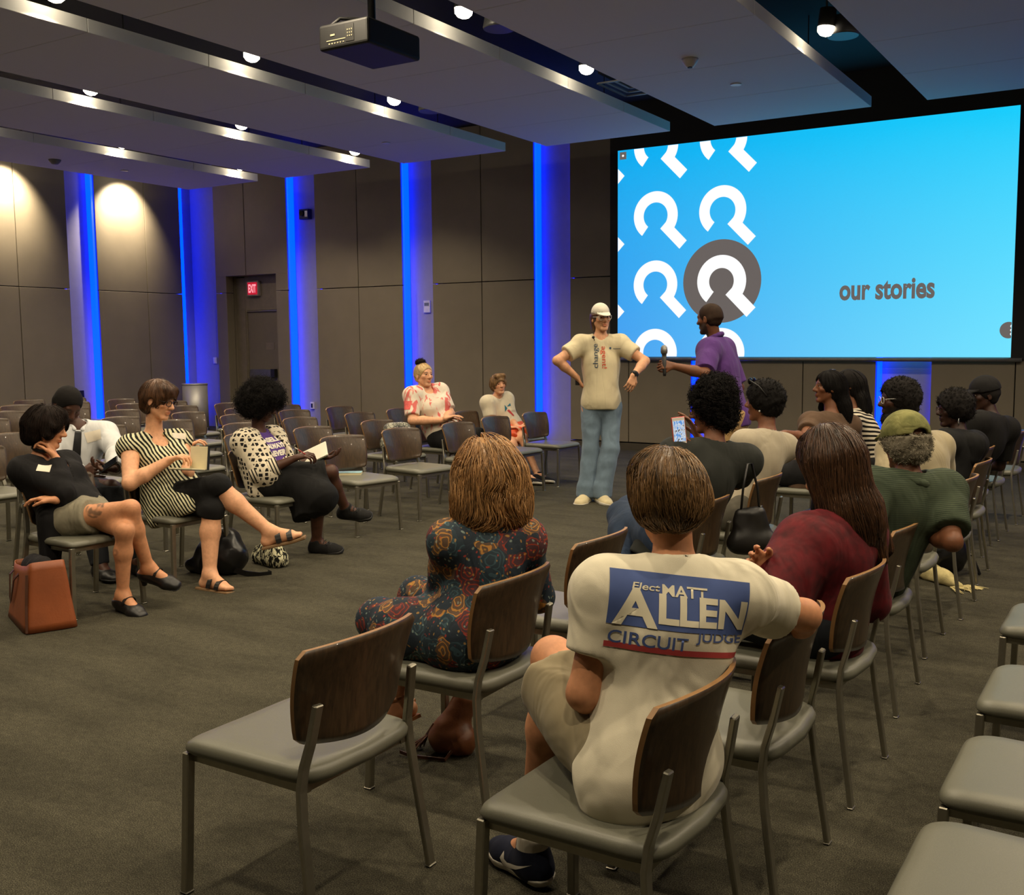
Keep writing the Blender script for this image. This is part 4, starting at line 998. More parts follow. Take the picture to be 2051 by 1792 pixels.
def woman_paisley():
    P = seatpos(('A', 1), -.07, -.0); d = dep(P)
    J = skeleton(P, 150, 112, at(980, 1050, d+.0), at(975, 956, d+.03), 115, -6, 0, .90, .82, True, sh=.142)
    arms(J, (1078, 1195, 'f'), (1000, 1200, 'f'), (884, 1182, 'f'), (905, 1235, 'f'))
    legs(J, (838, 1196, 'f'), (792, 1400, 'n'), (.9, .1, .02, 'w'), (.25, .5, -1, 'w'), facing(200)-UP*.3, facing(165)-UP*.1)
    o = body('person', 'woman seen from behind in a dark paisley dress with wavy brown hair', J, 'warm', .006,
             [dict(w=J.wrR, d=facing(170), n=-UP, curl=.4, thumb=-1), dict(w=J.wrL, d=facing(150), n=-UP, curl=.4, thumb=1)])
    PM = paisley_mat()
    def bs(v):
        shirt(v, J, .012, 1.9, 1.9, .2, .006, flare=.01, neck=.07)
        for S, t in (('R', 1.02), ('L', 1.05)): leg(v, J, S, .02, t, 1.05, True)
        v.cap(J.hipR, J.hipL+J.fh*.25, .12, .1, .06); v.ell(J.P, (.185, .15, .14), J.FH, .06)
        v.plane(V3(0, 0, .436), -UP)
    cloth('dress', J, o, PM, bs, .0065, .004, 24, 11)
    TAN = mat('tan_leather', lin(150, 96, 56), .5)
    for S in 'RL':
        h, b, t, dn, f = foot_pts(J, S); sd = np.cross(f, dn); m = MB(); V = lambda q: Vector(q.tolist())
        m.bar([V(h+dn*.036-f*.03), V(b+dn*.036), V(t+dn*.03+f*.02)], .07, .012, sd.tolist())
        so = m.build('sandal', TAN, o); 
        m = MB(); ring = lambda c, r_, n_: [V(c+(sd*math.cos(q)-dn*math.sin(q))*r_) for q in [math.pi*i/n_ for i in range(n_+1)]]
        m.tube(ring(b+dn*.02, .045, 10), .008, 6); m.tube(ring(b+dn*.02+f*.03, .04, 10), .008, 6); a = J['an'+S]; u = nrm(J['kn'+S]-a)
        m.tube([V(a+(sd*math.cos(q)+f*math.sin(q))*.042) for q in [2*math.pi*i/16 for i in range(17)]], .007, 6); m.build('strap', TAN, so)
    F = J.FH_
    def bh(v):
        p = lambda x, y, z: J.H+F @ V3(x, y, z)
        hair_shape(v, J, .024, .1, -.08, k=.03)
        for q in (1, -1):
            v.cap(p(q*.055, -.03, .0), p(q*.075, -.035, -.10), .06, .05, .04); v.cap(p(q*.07, -.04, -.08), p(q*.085, -.03, -.135), .052, .03, .03)
        v.cap(p(0, -.06, -.02), p(0, -.06, -.125), .075, .05, .05); v.cap(p(-.05, -.05, -.12), p(.05, -.05, -.12), .05, .05, .03)
        face_cut(v, J, .05, .07)
    def flow(X, t):
        q = (X-J.H) @ F; side = np.sign(q[:, 0:1]-.0)*np.clip(1-(q[:, 2:3]+.02)/.12, 0, 1); sw = np.sin(q[:, 2:3]*42+q[:, 0:1]*18)
        return nrm_rows(X-(J.H+F @ V3(-.01, .02, .14)))*2.2*(1-t)+V3(0, 0, -1.2)+F[:, 0]*(side*.5+sw*1.1*np.clip(.6-q[:, 2:3]*6, 0, 1))-F[:, 1]*np.cos(q[:, 2:3]*42)*.6
    hair_obj(J, o, HAIR_AU, bh, .005, .008, 40, 8, 3800, 15, .012, flow, .0013, lift=.014, jit=.3, pad=.24)
    return J
# ---- woman in burgundy
def woman_burgundy():
    P = seatpos(('B', 2), -.10, .02); d = dep(P)
    J = skeleton(P, 150, 125, at(1672, 1045, d-.05), at(1655, 925, d+.02), 130, -3, 0, .93, .92, True, sh=.155)
    arms(J, (1742, 1205, 'f'), (1590, 1165, 'f'), (1530, 1195, 'n'), (1600, 1215, 'f'))
    J['wrR'] = J.elL+(J.shL-J.elL)*.42+nrm(at(1500, 1130, d)-J.elL)*.03+nrm(_fw)*.07
    legs(J, (.95, .0, .02, 'w'), (.1, 0, -1, 'w'), (.95, .0, .04, 'w'), (.12, 0, -1, 'w'))
    dd = at(1503, 1128, d-.05); ad = nrm(J.shL-J.elL)
    o = body('person', 'woman seen from behind in a burgundy velvet top with very long dark hair', J, 'warm', .006,
             [dict(w=at(1540, 1138, dep(J.elL)+.05), d=at(1505, 1118, dep(J.elL)-.01)-at(1540, 1138, dep(J.elL)+.05), n=-facing(100), curl=.35, thumb=1)])
    N = NT('burgundy_velvet'); n = N.noise(N.coord(), 26, 4); N.base(N.ramp(n.outputs[0], [(.3, lin(66, 8, 16)), (.7, lin(104, 15, 25))])); N.setp(.75, 0, .3); N.b.inputs['Sheen Weight'].default_value = .02
    f = N.noise(N.coord(scale=(1, 1, .5)), 8, 2, .5, 1.3); N.bump(f.outputs[0], .35, .03); VEL = N.m
    def bs(v):
        shirt(v, J, .020, 1.75, 1.75, .16, .014, flare=.02, neck=.07)
        v.cap(J.shL*.8+J.C*.2, J.elL*.8+J.B*.2, .09, .085, .08)
    cloth('top', J, o, VEL, bs, .007, .004, 15, 21)
    DJ = fabric('dark_denim', lin(34, 38, 44), .15, .4, 9)
    cloth('trousers', J, o, DJ, lambda v: trousers(v, J, .012, 2, 2, .0), .008, .004, 22, 3)
    for S in 'RL': shoe(J, S, o, 'shoe', LEATH_BK, RUB_W, .008, thicksole=.03)
    F = J.FH_
    def bh(v):
        p = lambda x, y, z: J.H+F @ V3(x, y, z)
        hair_shape(v, J, .022, .1, -.05, k=.03)
        v.cap(p(.0, -.05, .0), p(.02, -.105, -.20), .085, .075, .05); v.cap(p(.03, -.1, -.18), p(.10, -.13, -.34), .075, .028, .05)
        for q in (1, -1): v.cap(p(q*.05, -.03, .0), p(q*.075+.015, -.07, -.19), .06, .045, .05)
        v.cap(p(.08, -.09, -.16), p(.17, -.11, -.315), .055, .028, .04); v.cap(p(-.03, -.09, -.16), p(-.01, -.125, -.27), .06, .03, .04)
        face_cut(v, J, .05, .07)
    def flow(X, t):
        q = (X-J.H) @ F; sw = np.sin(q[:, 2:3]*24+q[:, 0:1]*26+1)
        return nrm_rows(X-(J.H+F @ V3(0, .03, .14)))*1.8*(1-t)+V3(0, 0, -1.5)+F[:, 0]*(np.clip(-q[:, 2:3]*1.5, 0, .6)+sw*.22)-F[:, 1]*np.clip(-q[:, 2:3]*1.2, 0, .4)
    hair_obj(J, o, HAIR_DB, bh, .006, .004, 30, 9, 4200, 22, .013, flow, .0013, lift=.006, jit=.16, pad=(.34, .34, .42))
    return J
JM = man_white(); JPA = woman_paisley(); JBU = woman_burgundy()
# ---- the rest of the right-hand audience
def person_curly():
    P = seatpos(('A', 3), -.02); d = dep(P)
    J = skeleton(P, 150, 108, at(1430, 896, d+.02), at(1424, 822, d+.06), 160, -6, 0, .98, 1.22, True, sh=.198, shdrop=.04)
    arms(J, (1475, 965, 'f'), (1400, 880, 'f'), (1352, 968, 'n'), (1343, 915, 'f'))
    legs(J, (1262, 1020, 'f'), (1262, 1120, 'n'), (1245, 1032, 'f'), (1240, 1140, 'n'))
    tipR = at(1372, 852, dep(J.wrR)+.02); pc = at(1360, 863, dep(J.wrL)-.03)
    o = body('person', 'person with big black curly hair photographing with a phone', J, 'brown', .005,
             [dict(w=J.wrR, d=at(1392, 862, dep(J.wrR))-J.wrR, n=facing(180), curl=.25, thumb=-1), dict(w=J.wrL, d=at(1356, 885, dep(J.wrL)+.02)-J.wrL, n=facing(20), curl=.7, thumb=1)], colkw=dict(brow=(.01, .01, .01)))
    eyes(J, o)
    cloth('shirt', J, o, fabric('charcoal_tshirt', lin(38, 40, 37), .1, .4, 8), lambda v: shirt(v, J, .016, .75, .75, .14, .008, neck=.068), .0075, .004, 20, 31)
    cloth('jeans', J, o, fabric('blue_denim', lin(40, 54, 76), .18, .35, 12), lambda v: trousers(v, J, .014, 2, 2, .004), .008, .004, 22, 13)
    for S in 'RL': shoe(J, S, o, 'shoe', LEATH_BK, RUB_BK, .008)
    F = J.FH_
    def bh(v):
        p = lambda x, y, z: J.H+F @ V3(x, y, z)
        hair_shape(v, J, .016, .1, -.03, k=.03); v.ell(p(0, -.03, .075), (.094, .104, .098), F, .03); v.ell(p(0, -.06, -.04), (.072, .055, .06), F, .03); face_cut(v, J, .05, .075, yb=.02)
    hair_obj(J, o, HAIR_BK, bh, .006, .008, 60, 7, 2600, r=.0020, curl=.020, pad=.22, zmin=-.11)
    glasses(J, o, mat('brown_frame', lin(70, 46, 26), .3))
    # lapel-less neck cord
    m = MB(); c = J.N+J.sp*.012; m.tube([Vector((c+(J.FC[:, 0]*math.cos(a)+J.FC[:, 1]*math.sin(a))*.07).tolist()) for a in [2*math.pi*i/24 for i in range(25)]], .004, 6); m.build('neck_cord', RUB_BK, o, True)
    # the phone it holds
    ph = thing('phone', 'red and white phone with a lit screen held up by the curly-haired person', 'phone', pc.tolist())
    z = nrm(UP*.95+facing(180)*.1); n = nrm(-_fw*.9+RTH*.1); x = nrm(np.cross(z, n)); n = np.cross(x, z)
    R = Matrix(np.stack([x, -n, z], 1).tolist()); ph.rotation_euler = R.to_euler()
    m = MB(); m.box((0, 0, 0), (.068, .010, .138), bev=.004); m.build('case', mat('red_case', lin(190, 40, 40), .4), ph)
    m = MB(); m.box((0, -.0055, 0), (.062, .002, .132), bev=.0008); m.build('front', mat('phone_white', lin(230, 228, 224), .3), ph)
    N = NT('phone_picture'); v = N.coord('Generated'); n_ = N.noise(v, 5, 2); N.base((0, 0, 0, 1)); c_ = N.ramp(n_.outputs[0], [(.4, lin(90, 150, 220)), (.55, lin(225, 232, 240)), (.65, lin(60, 60, 66))]); N.link(c_, N.b.inputs['Emission Color']); N.b.inputs['Emission Strength'].default_value = .9
    m = MB(); m.box((0, -.0068, 0), (.056, .001, .102)); m.build('screen', N.m, ph)
    return J
def person_raglan():
    P = seatpos(('A', 4), -.03); d = dep(P)
    J = skeleton(P, 150, 120, at(1538, 872, d+.02), at(1529, 806, d+.06), 150, 0, 0, .97, .92, True, sh=.15)
    arms(J, (.75, .1, -.6, 'w'), (.9, -.3, -.2, 'w'), (1492, 955, 'f'), (1470, 985, 'f')); legs(J, (.9, .05, .02, 'w'), (.1, 0, -1, 'w'), (.9, -.05, .02, 'w'), (.1, 0, -1, 'w'))
    o = body('person', 'woman in a cream top with black sleeves, sunglasses on her head', J, 'brown', .0065, [dict(w=J.wrL, d=facing(150), n=-UP, curl=.4, thumb=1), dict(w=J.wrR, d=facing(150), n=-UP, curl=.4, thumb=-1)])
    CRM = fabric('cream_jersey', lin(168, 158, 138), .05, .5, 8); BLK = fabric('black_jersey', lin(21, 20, 20), .1, .4, 9)
    cloth('shirt', J, o, CRM, lambda v: shirt(v, J, .014, .2, .2, .16, .004, neck=.066), .0075, .004, 22, 41)
    def sl(v):
        for S in 'LR':
            v.cap(J['el'+S], J['wr'+S], .056, .042, .02)
        for S in 'LR': v.cap(J['sh'+S]+UP*.01, J['el'+S], .074, .058, .02); v.cap(J['sh'+S]*.78+J.N*.22+UP*.025, J['sh'+S], .052, .07, .02)
    cloth('sleeves', J, o, BLK, sl, .0075, .003, 24, 42, keepall=True)
    cloth('trousers', J, o, fabric('grey_trousers', lin(92, 88, 78), .1, .4, 9), lambda v: trousers(v, J, .012, 2, 2, .004), .009, .004, 22, 13)
    for S in 'RL': shoe(J, S, o, 'shoe', LEATH_BK, RUB_BK, .006)
    m = MB(); c = J.N+J.sp*.018; m.tube([Vector((c+(J.FC[:, 0]*math.cos(a)+J.FC[:, 1]*math.sin(a))*.069-UP*.008*math.sin(a)).tolist()) for a in [2*math.pi*i/24 for i in range(25)]], .005, 6); m.build('neckband', mat('coral_trim', lin(224, 110, 100), .8), o, True)
    def bh(v): hair_shape(v, J, .02, .05, -.03, k=.02); face_cut(v, J, .055, .07)
    hair_obj(J, o, HAIR_BK, bh, .006, .004, 110, 17, 1200, r=.0016, curl=.010)
    m = MB()
    sg = thing('sunglasses', 'black sunglasses pushed up on a woman\'s short black hair', 'sunglasses', (0, 0, 0)); F = J.FH_; p = lambda x, y, z: Vector((J.H+F @ V3(x, y, z)).tolist())
    for q in (1, -1):
        m.tube([p(q*.06, .06, .128), p(q*.09, .0, .10), p(q*.095, -.05, .045)], .004, 6)
    m.tube([p(-.06, .06, .128), p(-.03, .075, .132), p(0, .07, .134), p(.03, .075, .132), p(.06, .06, .128)], .005, 6); m.build('frame', RUB_BK, sg, True)
    for q in (1, -1):
        m = MB(); m.sphere(p(q*.033, .072, .125), (.028, .010, .02), 14, 8, Matrix(F.tolist())); m.build('lens', mat('dark_lens', lin(16, 15, 15), .1), sg, True)
    e = J.H+F @ V3(-.082, -.005, -.045); m = MB(); m.sphere(e.tolist(), .006, 8, 6); m.build('earring', mat('pearl', lin(230, 226, 215), .25), o, True)
def person_brown():
    P = seatpos(('A', 5), -.0); d = dep(P)
    J = skeleton(P, 150, 118, at(1668, 834, d-.02), at(1659, 777, d+.0), 183, 4, 0, .99, 1.2, True, sh=.19, shdrop=.05)
    arms(J, (1712, 900, 'f'), (1650, 905, 'f'), (1612, 878, 'n'), (1572, 868, 'n')); legs(J, (.9, .05, .02, 'w'), (.1, 0, -1, 'w'), (.9, -.05, .02, 'w'), (.1, 0, -1, 'w'))
    o = body('person', 'woman in a brown T-shirt seen in profile with long straight black hair', J, 'brown', .0055, [dict(w=J.wrL, d=facing(178), n=-UP, curl=.3, thumb=1), dict(w=J.wrR, d=facing(150), n=-UP, curl=.4, thumb=-1)], colkw=dict(brow=(.01, .01, .01)))
    eyes(J, o)
    cloth('shirt', J, o, fabric('brown_tshirt', lin(86, 66, 50), .08, .4, 8), lambda v: shirt(v, J, .016, .55, .55, .15, .012, neck=.068), .0075, .004, 20, 51)
    cloth('trousers', J, o, fabric('black_trousers', lin(28, 28, 30), .1, .35, 9), lambda v: trousers(v, J, .012, 2, 2, .004), .009, .004, 22, 13)
    for S in 'RL': shoe(J, S, o, 'shoe', LEATH_BK, RUB_BK, .006)
    F = J.FH_; p = lambda x, y, z: J.H+F @ V3(x, y, z)
    def bh(v):
        hair_shape(v, J, .014, .05, -.05, k=.02); v.cap(p(.02, -.07, .02), p(-.02, -.13, -.17), .07, .055, .04); v.cap(p(-.03, -.11, -.12), p(-.05, -.15, -.27), .055, .03, .04); v.cap(p(.07, -.02, .0), p(.085, .0, -.15), .03, .03, .03); face_cut(v, J, .07, .075)
    hair_obj(J, o, HAIR_BK, bh, .006, .002, 40, 18, 1300, 16, .014, lambda X, t: nrm_rows(X-p(0, .02, .13))*2*(1-t)+V3(0, 0, -1.4)-F[:, 1]*.3, .0013, pad=(.3, .3, .36), lift=.003)
    m = MB(); m.sphere(p(0, -.02, .135).tolist(), (.025, .012, .008), 10, 6); m.build('hair_clip', mat('clip_plastic', lin(40, 44, 60), .2), o, True)
def person_striped():
    c = V3(CH['A', 6].location.x, CH['A', 6].location.y, 0); P = V3(c[0]+.35, c[1]-.38, .53); d = dep(P)
    ch = chair(P[0]-.05, P[1], 180, 'wood-backed grey chair under the woman in the striped top', RG)
    J = skeleton(P, 150, 150, at(1712, 826, d), at(1697, 772, d+.02), 175, 0, 0, .95, .95, True, sh=.15)
    arms(J, (.3, .2, -.9, 'w'), (.9, 0, -.2, 'w'), (.3, -.2, -.9, 'w'), (.9, 0, -.2, 'w')); legs(J, (.9, .05, .02, 'w'), (.1, 0, -1, 'w'), (.9, -.05, .02, 'w'), (.1, 0, -1, 'w'))
    o = body('person', 'woman in a black and white striped top, behind the woman in brown', J, 'brown', .0075, [dict(w=J['wr'+S], d=facing(150), n=-UP, curl=.4, thumb=q) for S, q in (('L', 1), ('R', -1))])
    N = NT('striped_jersey'); w_ = N.new('ShaderNodeTexWave'); w_.bands_direction = 'Z'; w_.inputs['Scale'].default_value = 9; w_.inputs['Distortion'].default_value = 1.6; w_.inputs['Detail Scale'].default_value = .6
    N.link(N.coord(rot=(.25, .2, 0)), w_.inputs[0]); N.base(N.ramp(w_.outputs[0], [(.45, lin(20, 18, 18)), (.5, lin(206, 196, 176))])); N.setp(.85, 0, .2)
    cloth('top', J, o, N.m, lambda v: shirt(v, J, .014, .9, .9, .15, .008, neck=.066), .0075, .003, 20, 61)
    cloth('trousers', J, o, fabric('black_trousers', lin(28, 28, 30)), lambda v: trousers(v, J, .012, 2, 2, .004), .01, .003, 22, 13)
    for S in 'RL': shoe(J, S, o, 'shoe', LEATH_BK, RUB_BK, .006)
    F = J.FH_; p = lambda x, y, z: J.H+F @ V3(x, y, z)
    def bh(v):
        hair_shape(v, J, .014, .05, -.05, k=.02); v.cap(p(.0, -.08, .02), p(.0, -.13, -.18), .07, .06, .04); v.cap(p(.02, -.12, -.14), p(.03, -.15, -.36), .055, .03, .04); v.cap(p(-.06, -.10, -.1), p(-.07, -.13, -.33), .04, .022, .03); face_cut(v, J, .06, .075)
    hair_obj(J, o, HAIR_BK, bh, .007, .003, 40, 19, 300, 16, .016, lambda X, t: nrm_rows(X-p(0, .02, .13))*2*(1-t)+V3(0, 0, -1.4), .003, pad=(.3, .3, .46), lift=.004)
def person_beige():
    P = seatpos(('B', 5), -.0); d = dep(P)
    J = skeleton(P, 150, 122, at(1832, 872, d+.02), at(1799, 802, d+.10), 177, -2, 0, 1.0, 1.3, sh=.2, shdrop=.06)
    arms(J, (1890, 975, 'f'), (1800, 990, 'f'), (1775, 985, 'n'), (1720, 985, 'f')); legs(J, (.9, .12, .02, 'w'), (.1, 0, -1, 'w'), (.9, -.12, .02, 'w'), (.1, 0, -1, 'w'))
    o = body('person', 'big bearded man with glasses in a beige shirt facing the speaker', J, 'dark', .006, [dict(w=J['wr'+S], d=facing(150), n=-UP, curl=.4, thumb=q) for S, q in (('L', 1), ('R', -1))], colkw=dict(brow=(.01, .008, .006), beard=(.012, .009, .008)))
    eyes(J, o)
    cloth('shirt', J, o, fabric('beige_jersey', lin(160, 148, 120), .05, .5, 7), lambda v: shirt(v, J, .018, .7, .7, .16, .012, neck=.07), .008, .005, 18, 71)
    cloth('trousers', J, o, fabric('dark_denim', lin(34, 38, 44), .15, .4, 9), lambda v: trousers(v, J, .012, 2, 2, .004), .009, .004, 22, 13)
    for S in 'RL': shoe(J, S, o, 'shoe', LEATH_BK, RUB_BK, .008)
    def bh(v): hair_shape(v, J, .018, .05, -.045, k=.03); face_cut(v, J, .062, .072, yb=.03)
    hair_obj(J, o, HAIR_BK, bh, .006, .004, 110, 27, 1400, r=.0016, curl=.010)
    F = J.FH_; p = lambda x, y, z: J.H+F @ V3(x, y, z)*J.s
    def bd(v):
        v.cap(p(.05, .0, -.05), p(.02, .06, -.1), .026, .026, .02); v.cap(p(-.05, .0, -.05), p(-.02, .06, -.1), .026, .026, .02); v.cap(p(.015, .065, -.11), p(-.015, .065, -.11), .03, .03, .02); v.ell(p(0, .105, -.055), (.026, .02, .016), F, .01, '-')
    hair_obj(J, o, HAIR_BK, bd, .005, .002, 80, 28, 500, r=.0014, curl=.01, zmin=-.2, name='beard')
    glasses(J, o, mat('clear_frame', lin(196, 196, 190), .2))
def person_hoodie():
    P = seatpos(('B', 6), .0); d = dep(P)
    J = skeleton(P, 150, 125, at(1926, 876, d), at(1910, 822, d+.04), 178, 0, 0, .96, 1.0, True, sh=.155, shdrop=.03)
    arms(J, (.4, .1, -.9, 'w'), (.9, 0, -.1, 'w'), (.3, -.3, -.9, 'w'), (.9, .1, -.1, 'w')); legs(J, (.9, .08, .02, 'w'), (.1, 0, -1, 'w'), (.9, -.08, .02, 'w'), (.1, 0, -1, 'w'))
    o = body('person', 'woman in a dark hoodie with glasses, dangling earrings and a short afro', J, 'deep', .006, [dict(w=J['wr'+S], d=facing(150), n=-UP, curl=.4, thumb=q) for S, q in (('L', 1), ('R', -1))], colkw=dict(brow=(.008, .006, .005)))
    eyes(J, o); HM = fabric('black_fleece', lin(18, 18, 19), .15, .5, 8)
    cloth('hoodie', J, o, HM, lambda v: shirt(v, J, .024, 1.9, 1.9, .16, .006, neck=.07), .008, .005, 20, 81)
    def hd(v):
        f = J.FC[:, 1]; v.cap(J.N+J.FC[:, 0]*.09+f*.02, J.N-f*.10-J.sp*.02, .045, .055, .04); v.cap(J.N-J.FC[:, 0]*.09+f*.02, J.N-f*.10-J.sp*.02, .045, .055, .04); v.cap(J.N-f*.09, J.N-f*.11-J.sp*.10, .07, .05, .04)
    cloth('hood', J, o, HM, hd, .008, .004, 30, 82)
    cloth('trousers', J, o, fabric('black_trousers', lin(28, 28, 30)), lambda v: trousers(v, J, .012, 2, 2, .004), .01, .004, 22, 13)
    for S in 'RL': shoe(J, S, o, 'shoe', LEATH_BK, RUB_BK, .008)
    F = J.FH_; p = lambda x, y, z: J.H+F @ V3(x, y, z)*J.s
    def bh(v): hair_shape(v, J, .028, .05, -.01, k=.03); face_cut(v, J, .06, .072, yb=.025)
    hair_obj(J, o, HAIR_BK, bh, .006, .005, 60, 29, 1100, r=.0016, curl=.013)
    glasses(J, o, mat('dark_red_frame', lin(66, 22, 22), .3))
    for q in (1, -1):
        m = MB(); e = p(q*.082, -.006, -.04); m.tube([Vector(e.tolist()), Vector((e-UP*.03).tolist()), Vector((e-UP*.055).tolist())], [.0015, .006, .002], 6); m.build('earring', mat('silver', lin(220, 220, 225), .2, .9), o, True)
def cap_hat(J, parent, m, g=.016, brim=True, back_open=False, name='cap', tilt=0.0):
    F = J.FH_; s = J.s; p = lambda x, y, z: J.H+F @ V3(x, y, z)*s; lo, hi = J.H-.26, J.H+.26; v = Vol(lo, hi, .005)
    v.ell(p(0, -.012, .045), (.077*s+g, .098*s+g, .088*s+g), F, .02); v.plane(p(0, .0, .032), -F[:, 2]-F[:, 1]*.12)
    v.ell(p(0, -.012, .03), (.077*s+g*.4, .098*s+g*.4, .083*s+g*.4), F, .004, '-')
    if back_open: v.ell(p(0, -.105, .05), (.038*s, .05*s, .020*s), F, .006, '-')
    P, Q = v.net(2); P, Q = largest(P, Q); o = link(name, mesh_from(name, P, Q), m, parent)
    if brim:
        bm = bmesh.new(); G = []
        for sd in (0, 1):
            rows = []
            for i in range(17):
                a = math.pi*(i/16); row = []
                for j in range(5):
                    r = j/4; x = math.cos(a)*(.066*s+g-.008*r); y = .02+math.sin(a)*(.075*s+g+r*.066*s); z = .052-.028*r*math.sin(a)-.35*x*x/.09*.12*(.3+r)-sd*.004
                    row.append(bm.verts.new(p(x/s, y/s*1.0, z).tolist()))
                rows.append(row)
            G.append(rows)
        for sd in (0, 1):
            for i in range(16):
                for j in range(4): bm.faces.new((G[sd][i][j], G[sd][i+1][j], G[sd][i+1][j+1], G[sd][i][j+1]))
        for i in range(16):
            for j in (0, 4): bm.faces.new((G[0][i][j], G[0][i+1][j], G[1][i+1][j], G[1][i][j]))
        bmesh.ops.recalc_face_normals(bm, faces=bm.faces); me = bpy.data.meshes.new('brim'); bm.to_mesh(me); bm.free(); link('brim', me, m, o, True)
    return o
def person_blackcap():
    P = seatpos(('B', 7), .0); d = dep(P)
    J = skeleton(P, 150, 125, at(1994, 842, d+.02), at(1970, 792, d+.06), 182, -4, 0, 1.0, 1.1, sh=.18, shdrop=.03)
    arms(J, (.2, .1, -.9, 'w'), (.9, 0, -.1, 'w'), (.3, -.3, -.9, 'w'), (.9, .1, -.1, 'w')); legs(J, (.9, .08, .02, 'w'), (.1, 0, -1, 'w'), (.9, -.08, .02, 'w'), (.1, 0, -1, 'w'))
    o = body('person', 'man in a black cap and black shirt with a small yellow emblem', J, 'deep', .0065, [dict(w=J['wr'+S], d=facing(150), n=-UP, curl=.4, thumb=q) for S, q in (('L', 1), ('R', -1))], colkw=dict(brow=(.008, .006, .005)))
    eyes(J, o)
    sh, _ = cloth('shirt', J, o, fabric('black_jersey', lin(21, 20, 20), .1, .4, 9), lambda v: shirt(v, J, .018, .8, .8, .16, .01, neck=.068), .008, .005, 20, 91)
    cloth('trousers', J, o, fabric('black_trousers', lin(28, 28, 30)), lambda v: trousers(v, J, .012, 2, 2, .004), .01, .004, 22, 13)
    for S in 'RL': shoe(J, S, o, 'shoe', LEATH_BK, RUB_BK, .008)
    cap_hat(J, o, fabric('black_cap_cloth', lin(22, 21, 22), .1, .2, 12))
    def bh(v): hair_shape(v, J, .008, .02, -.03, k=.02); v.plane(J.H+J.FH_ @ V3(0, 0, .045), J.FH_[:, 2]); face_cut(v, J, .07, .07, yb=.04)
    hair_obj(J, o, HAIR_BK, bh, .006, .001)
    n = nrm(-_fw*.7-RTH*.7); n = nrm(J.FC[:, 1]*.75-J.FC[:, 0]*.66); rt = nrm(np.cross(UP, n)); up = np.cross(n, rt)
    c = at(1950, 846, d); yw = mat('yellow_print', lin(206, 160, 50), .7)
    wrap(sh, None, 0, None, c, rt, up, yw, sh, 'emblem', .002, .02, [[(-.05, .05), (.05, .09), (.055, .06), (-.03, .02)], [(-.05, 0), (.0, .02), (.0, -.03), (-.05, -.05)], [(.02, .03), (.06, .05), (.06, .02), (.02, .0)]])
def person_green():
    P = seatpos(('B', 3), -.10, .04); d = dep(P)
    J = skeleton(P, 150, 105, at(1822, 962, d-.08), at(1811, 890, d-.04), 106, -6, 0, .95, 1.08, sh=.19, shdrop=.03)
    arms(J, (1908, 1085, 'n'), (1842, 1066, 'f'), (1728, 1085, 'n'), (1730, 1090, 'f')); legs(J, (.9, .12, .02, 'w'), (.1, 0, -1, 'w'), (.9, -.12, .02, 'w'), (.1, 0, -1, 'w'))
    o = body('person', 'man seen from behind in a faded green cap and dark green shirt', J, 'brown', .006, [dict(w=J['wr'+S], d=facing(150), n=-UP, curl=.4, thumb=q) for S, q in (('L', 1), ('R', -1))])
    N = NT('green_striped_shirt'); w_ = N.new('ShaderNodeTexWave'); w_.bands_direction = 'Z'; w_.inputs['Scale'].default_value = 42; w_.inputs['Distortion'].default_value = .6; N.link(N.coord(), w_.inputs[0])
    n_ = N.noise(N.coord(), 6, 3); c_ = N.mix(.35, N.ramp(w_.outputs[0], [(.3, lin(44, 54, 42)), (.7, lin(70, 80, 62))]), N.ramp(n_.outputs[0], [(.35, lin(40, 50, 40)), (.7, lin(78, 86, 68))])); N.base(c_); N.setp(.85, 0, .2)
    f = N.noise(N.coord(scale=(1, 1, .35)), 8, 2, .5, 1.2); N.bump(f.outputs[0], .6, .035)
    def bs(v):
        shirt(v, J, .020, .78, .78, .16, .016, neck=.07)
    sh, _ = cloth('shirt', J, o, N.m, bs, .0075, .006, 17, 101)
    def co(v):
        f = J.FC[:, 1]; x = J.FC[:, 0]; c = J.N+J.sp*.02
        pts = [c+(x*math.cos(a)*1.0+f*math.sin(a))*.072-UP*.012*math.sin(a) for a in [2*math.pi*i/14 for i in range(15)]]
        for a, b in zip(pts, pts[1:]): v.cap(a, b, .017, .017, .01)
    cloth('collar', J, o, N.m, co, .006, .001, 20, 3)
    cloth('trousers', J, o, fabric('khaki', lin(158, 146, 116), .08, .5, 8), lambda v: trousers(v, J, .012, 2, 2, .004), .009, .004, 22, 13)
    for S in 'RL': shoe(J, S, o, 'shoe', LEATH_BK, RUB_BK, .008)
    N = NT('faded_green_cap'); n_ = N.noise(N.coord(), 16, 4); N.base(N.ramp(n_.outputs[0], [(.3, lin(96, 98, 58)), (.7, lin(140, 138, 88))])); N.setp(.9, 0, .2); f = N.noise(N.coord(), 22, 2, .5, 1); N.bump(f.outputs[0], .5, .015)
    cap_hat(J, o, N.m, .022, True, True)
    def bh(v): hair_shape(v, J, .018, .1, -.035, k=.03); v.plane(J.H+J.FH_ @ V3(0, 0, .035), J.FH_[:, 2]); face_cut(v, J, .06, .074, yb=.03)
    hair_obj(J, o, HAIR_GR, bh, .006, .006, 55, 37, 1500, r=.0013, curl=.012, zmin=-.12)
person_curly(); person_raglan(); person_brown(); person_striped(); person_beige(); person_hoodie(); person_blackcap(); person_green()
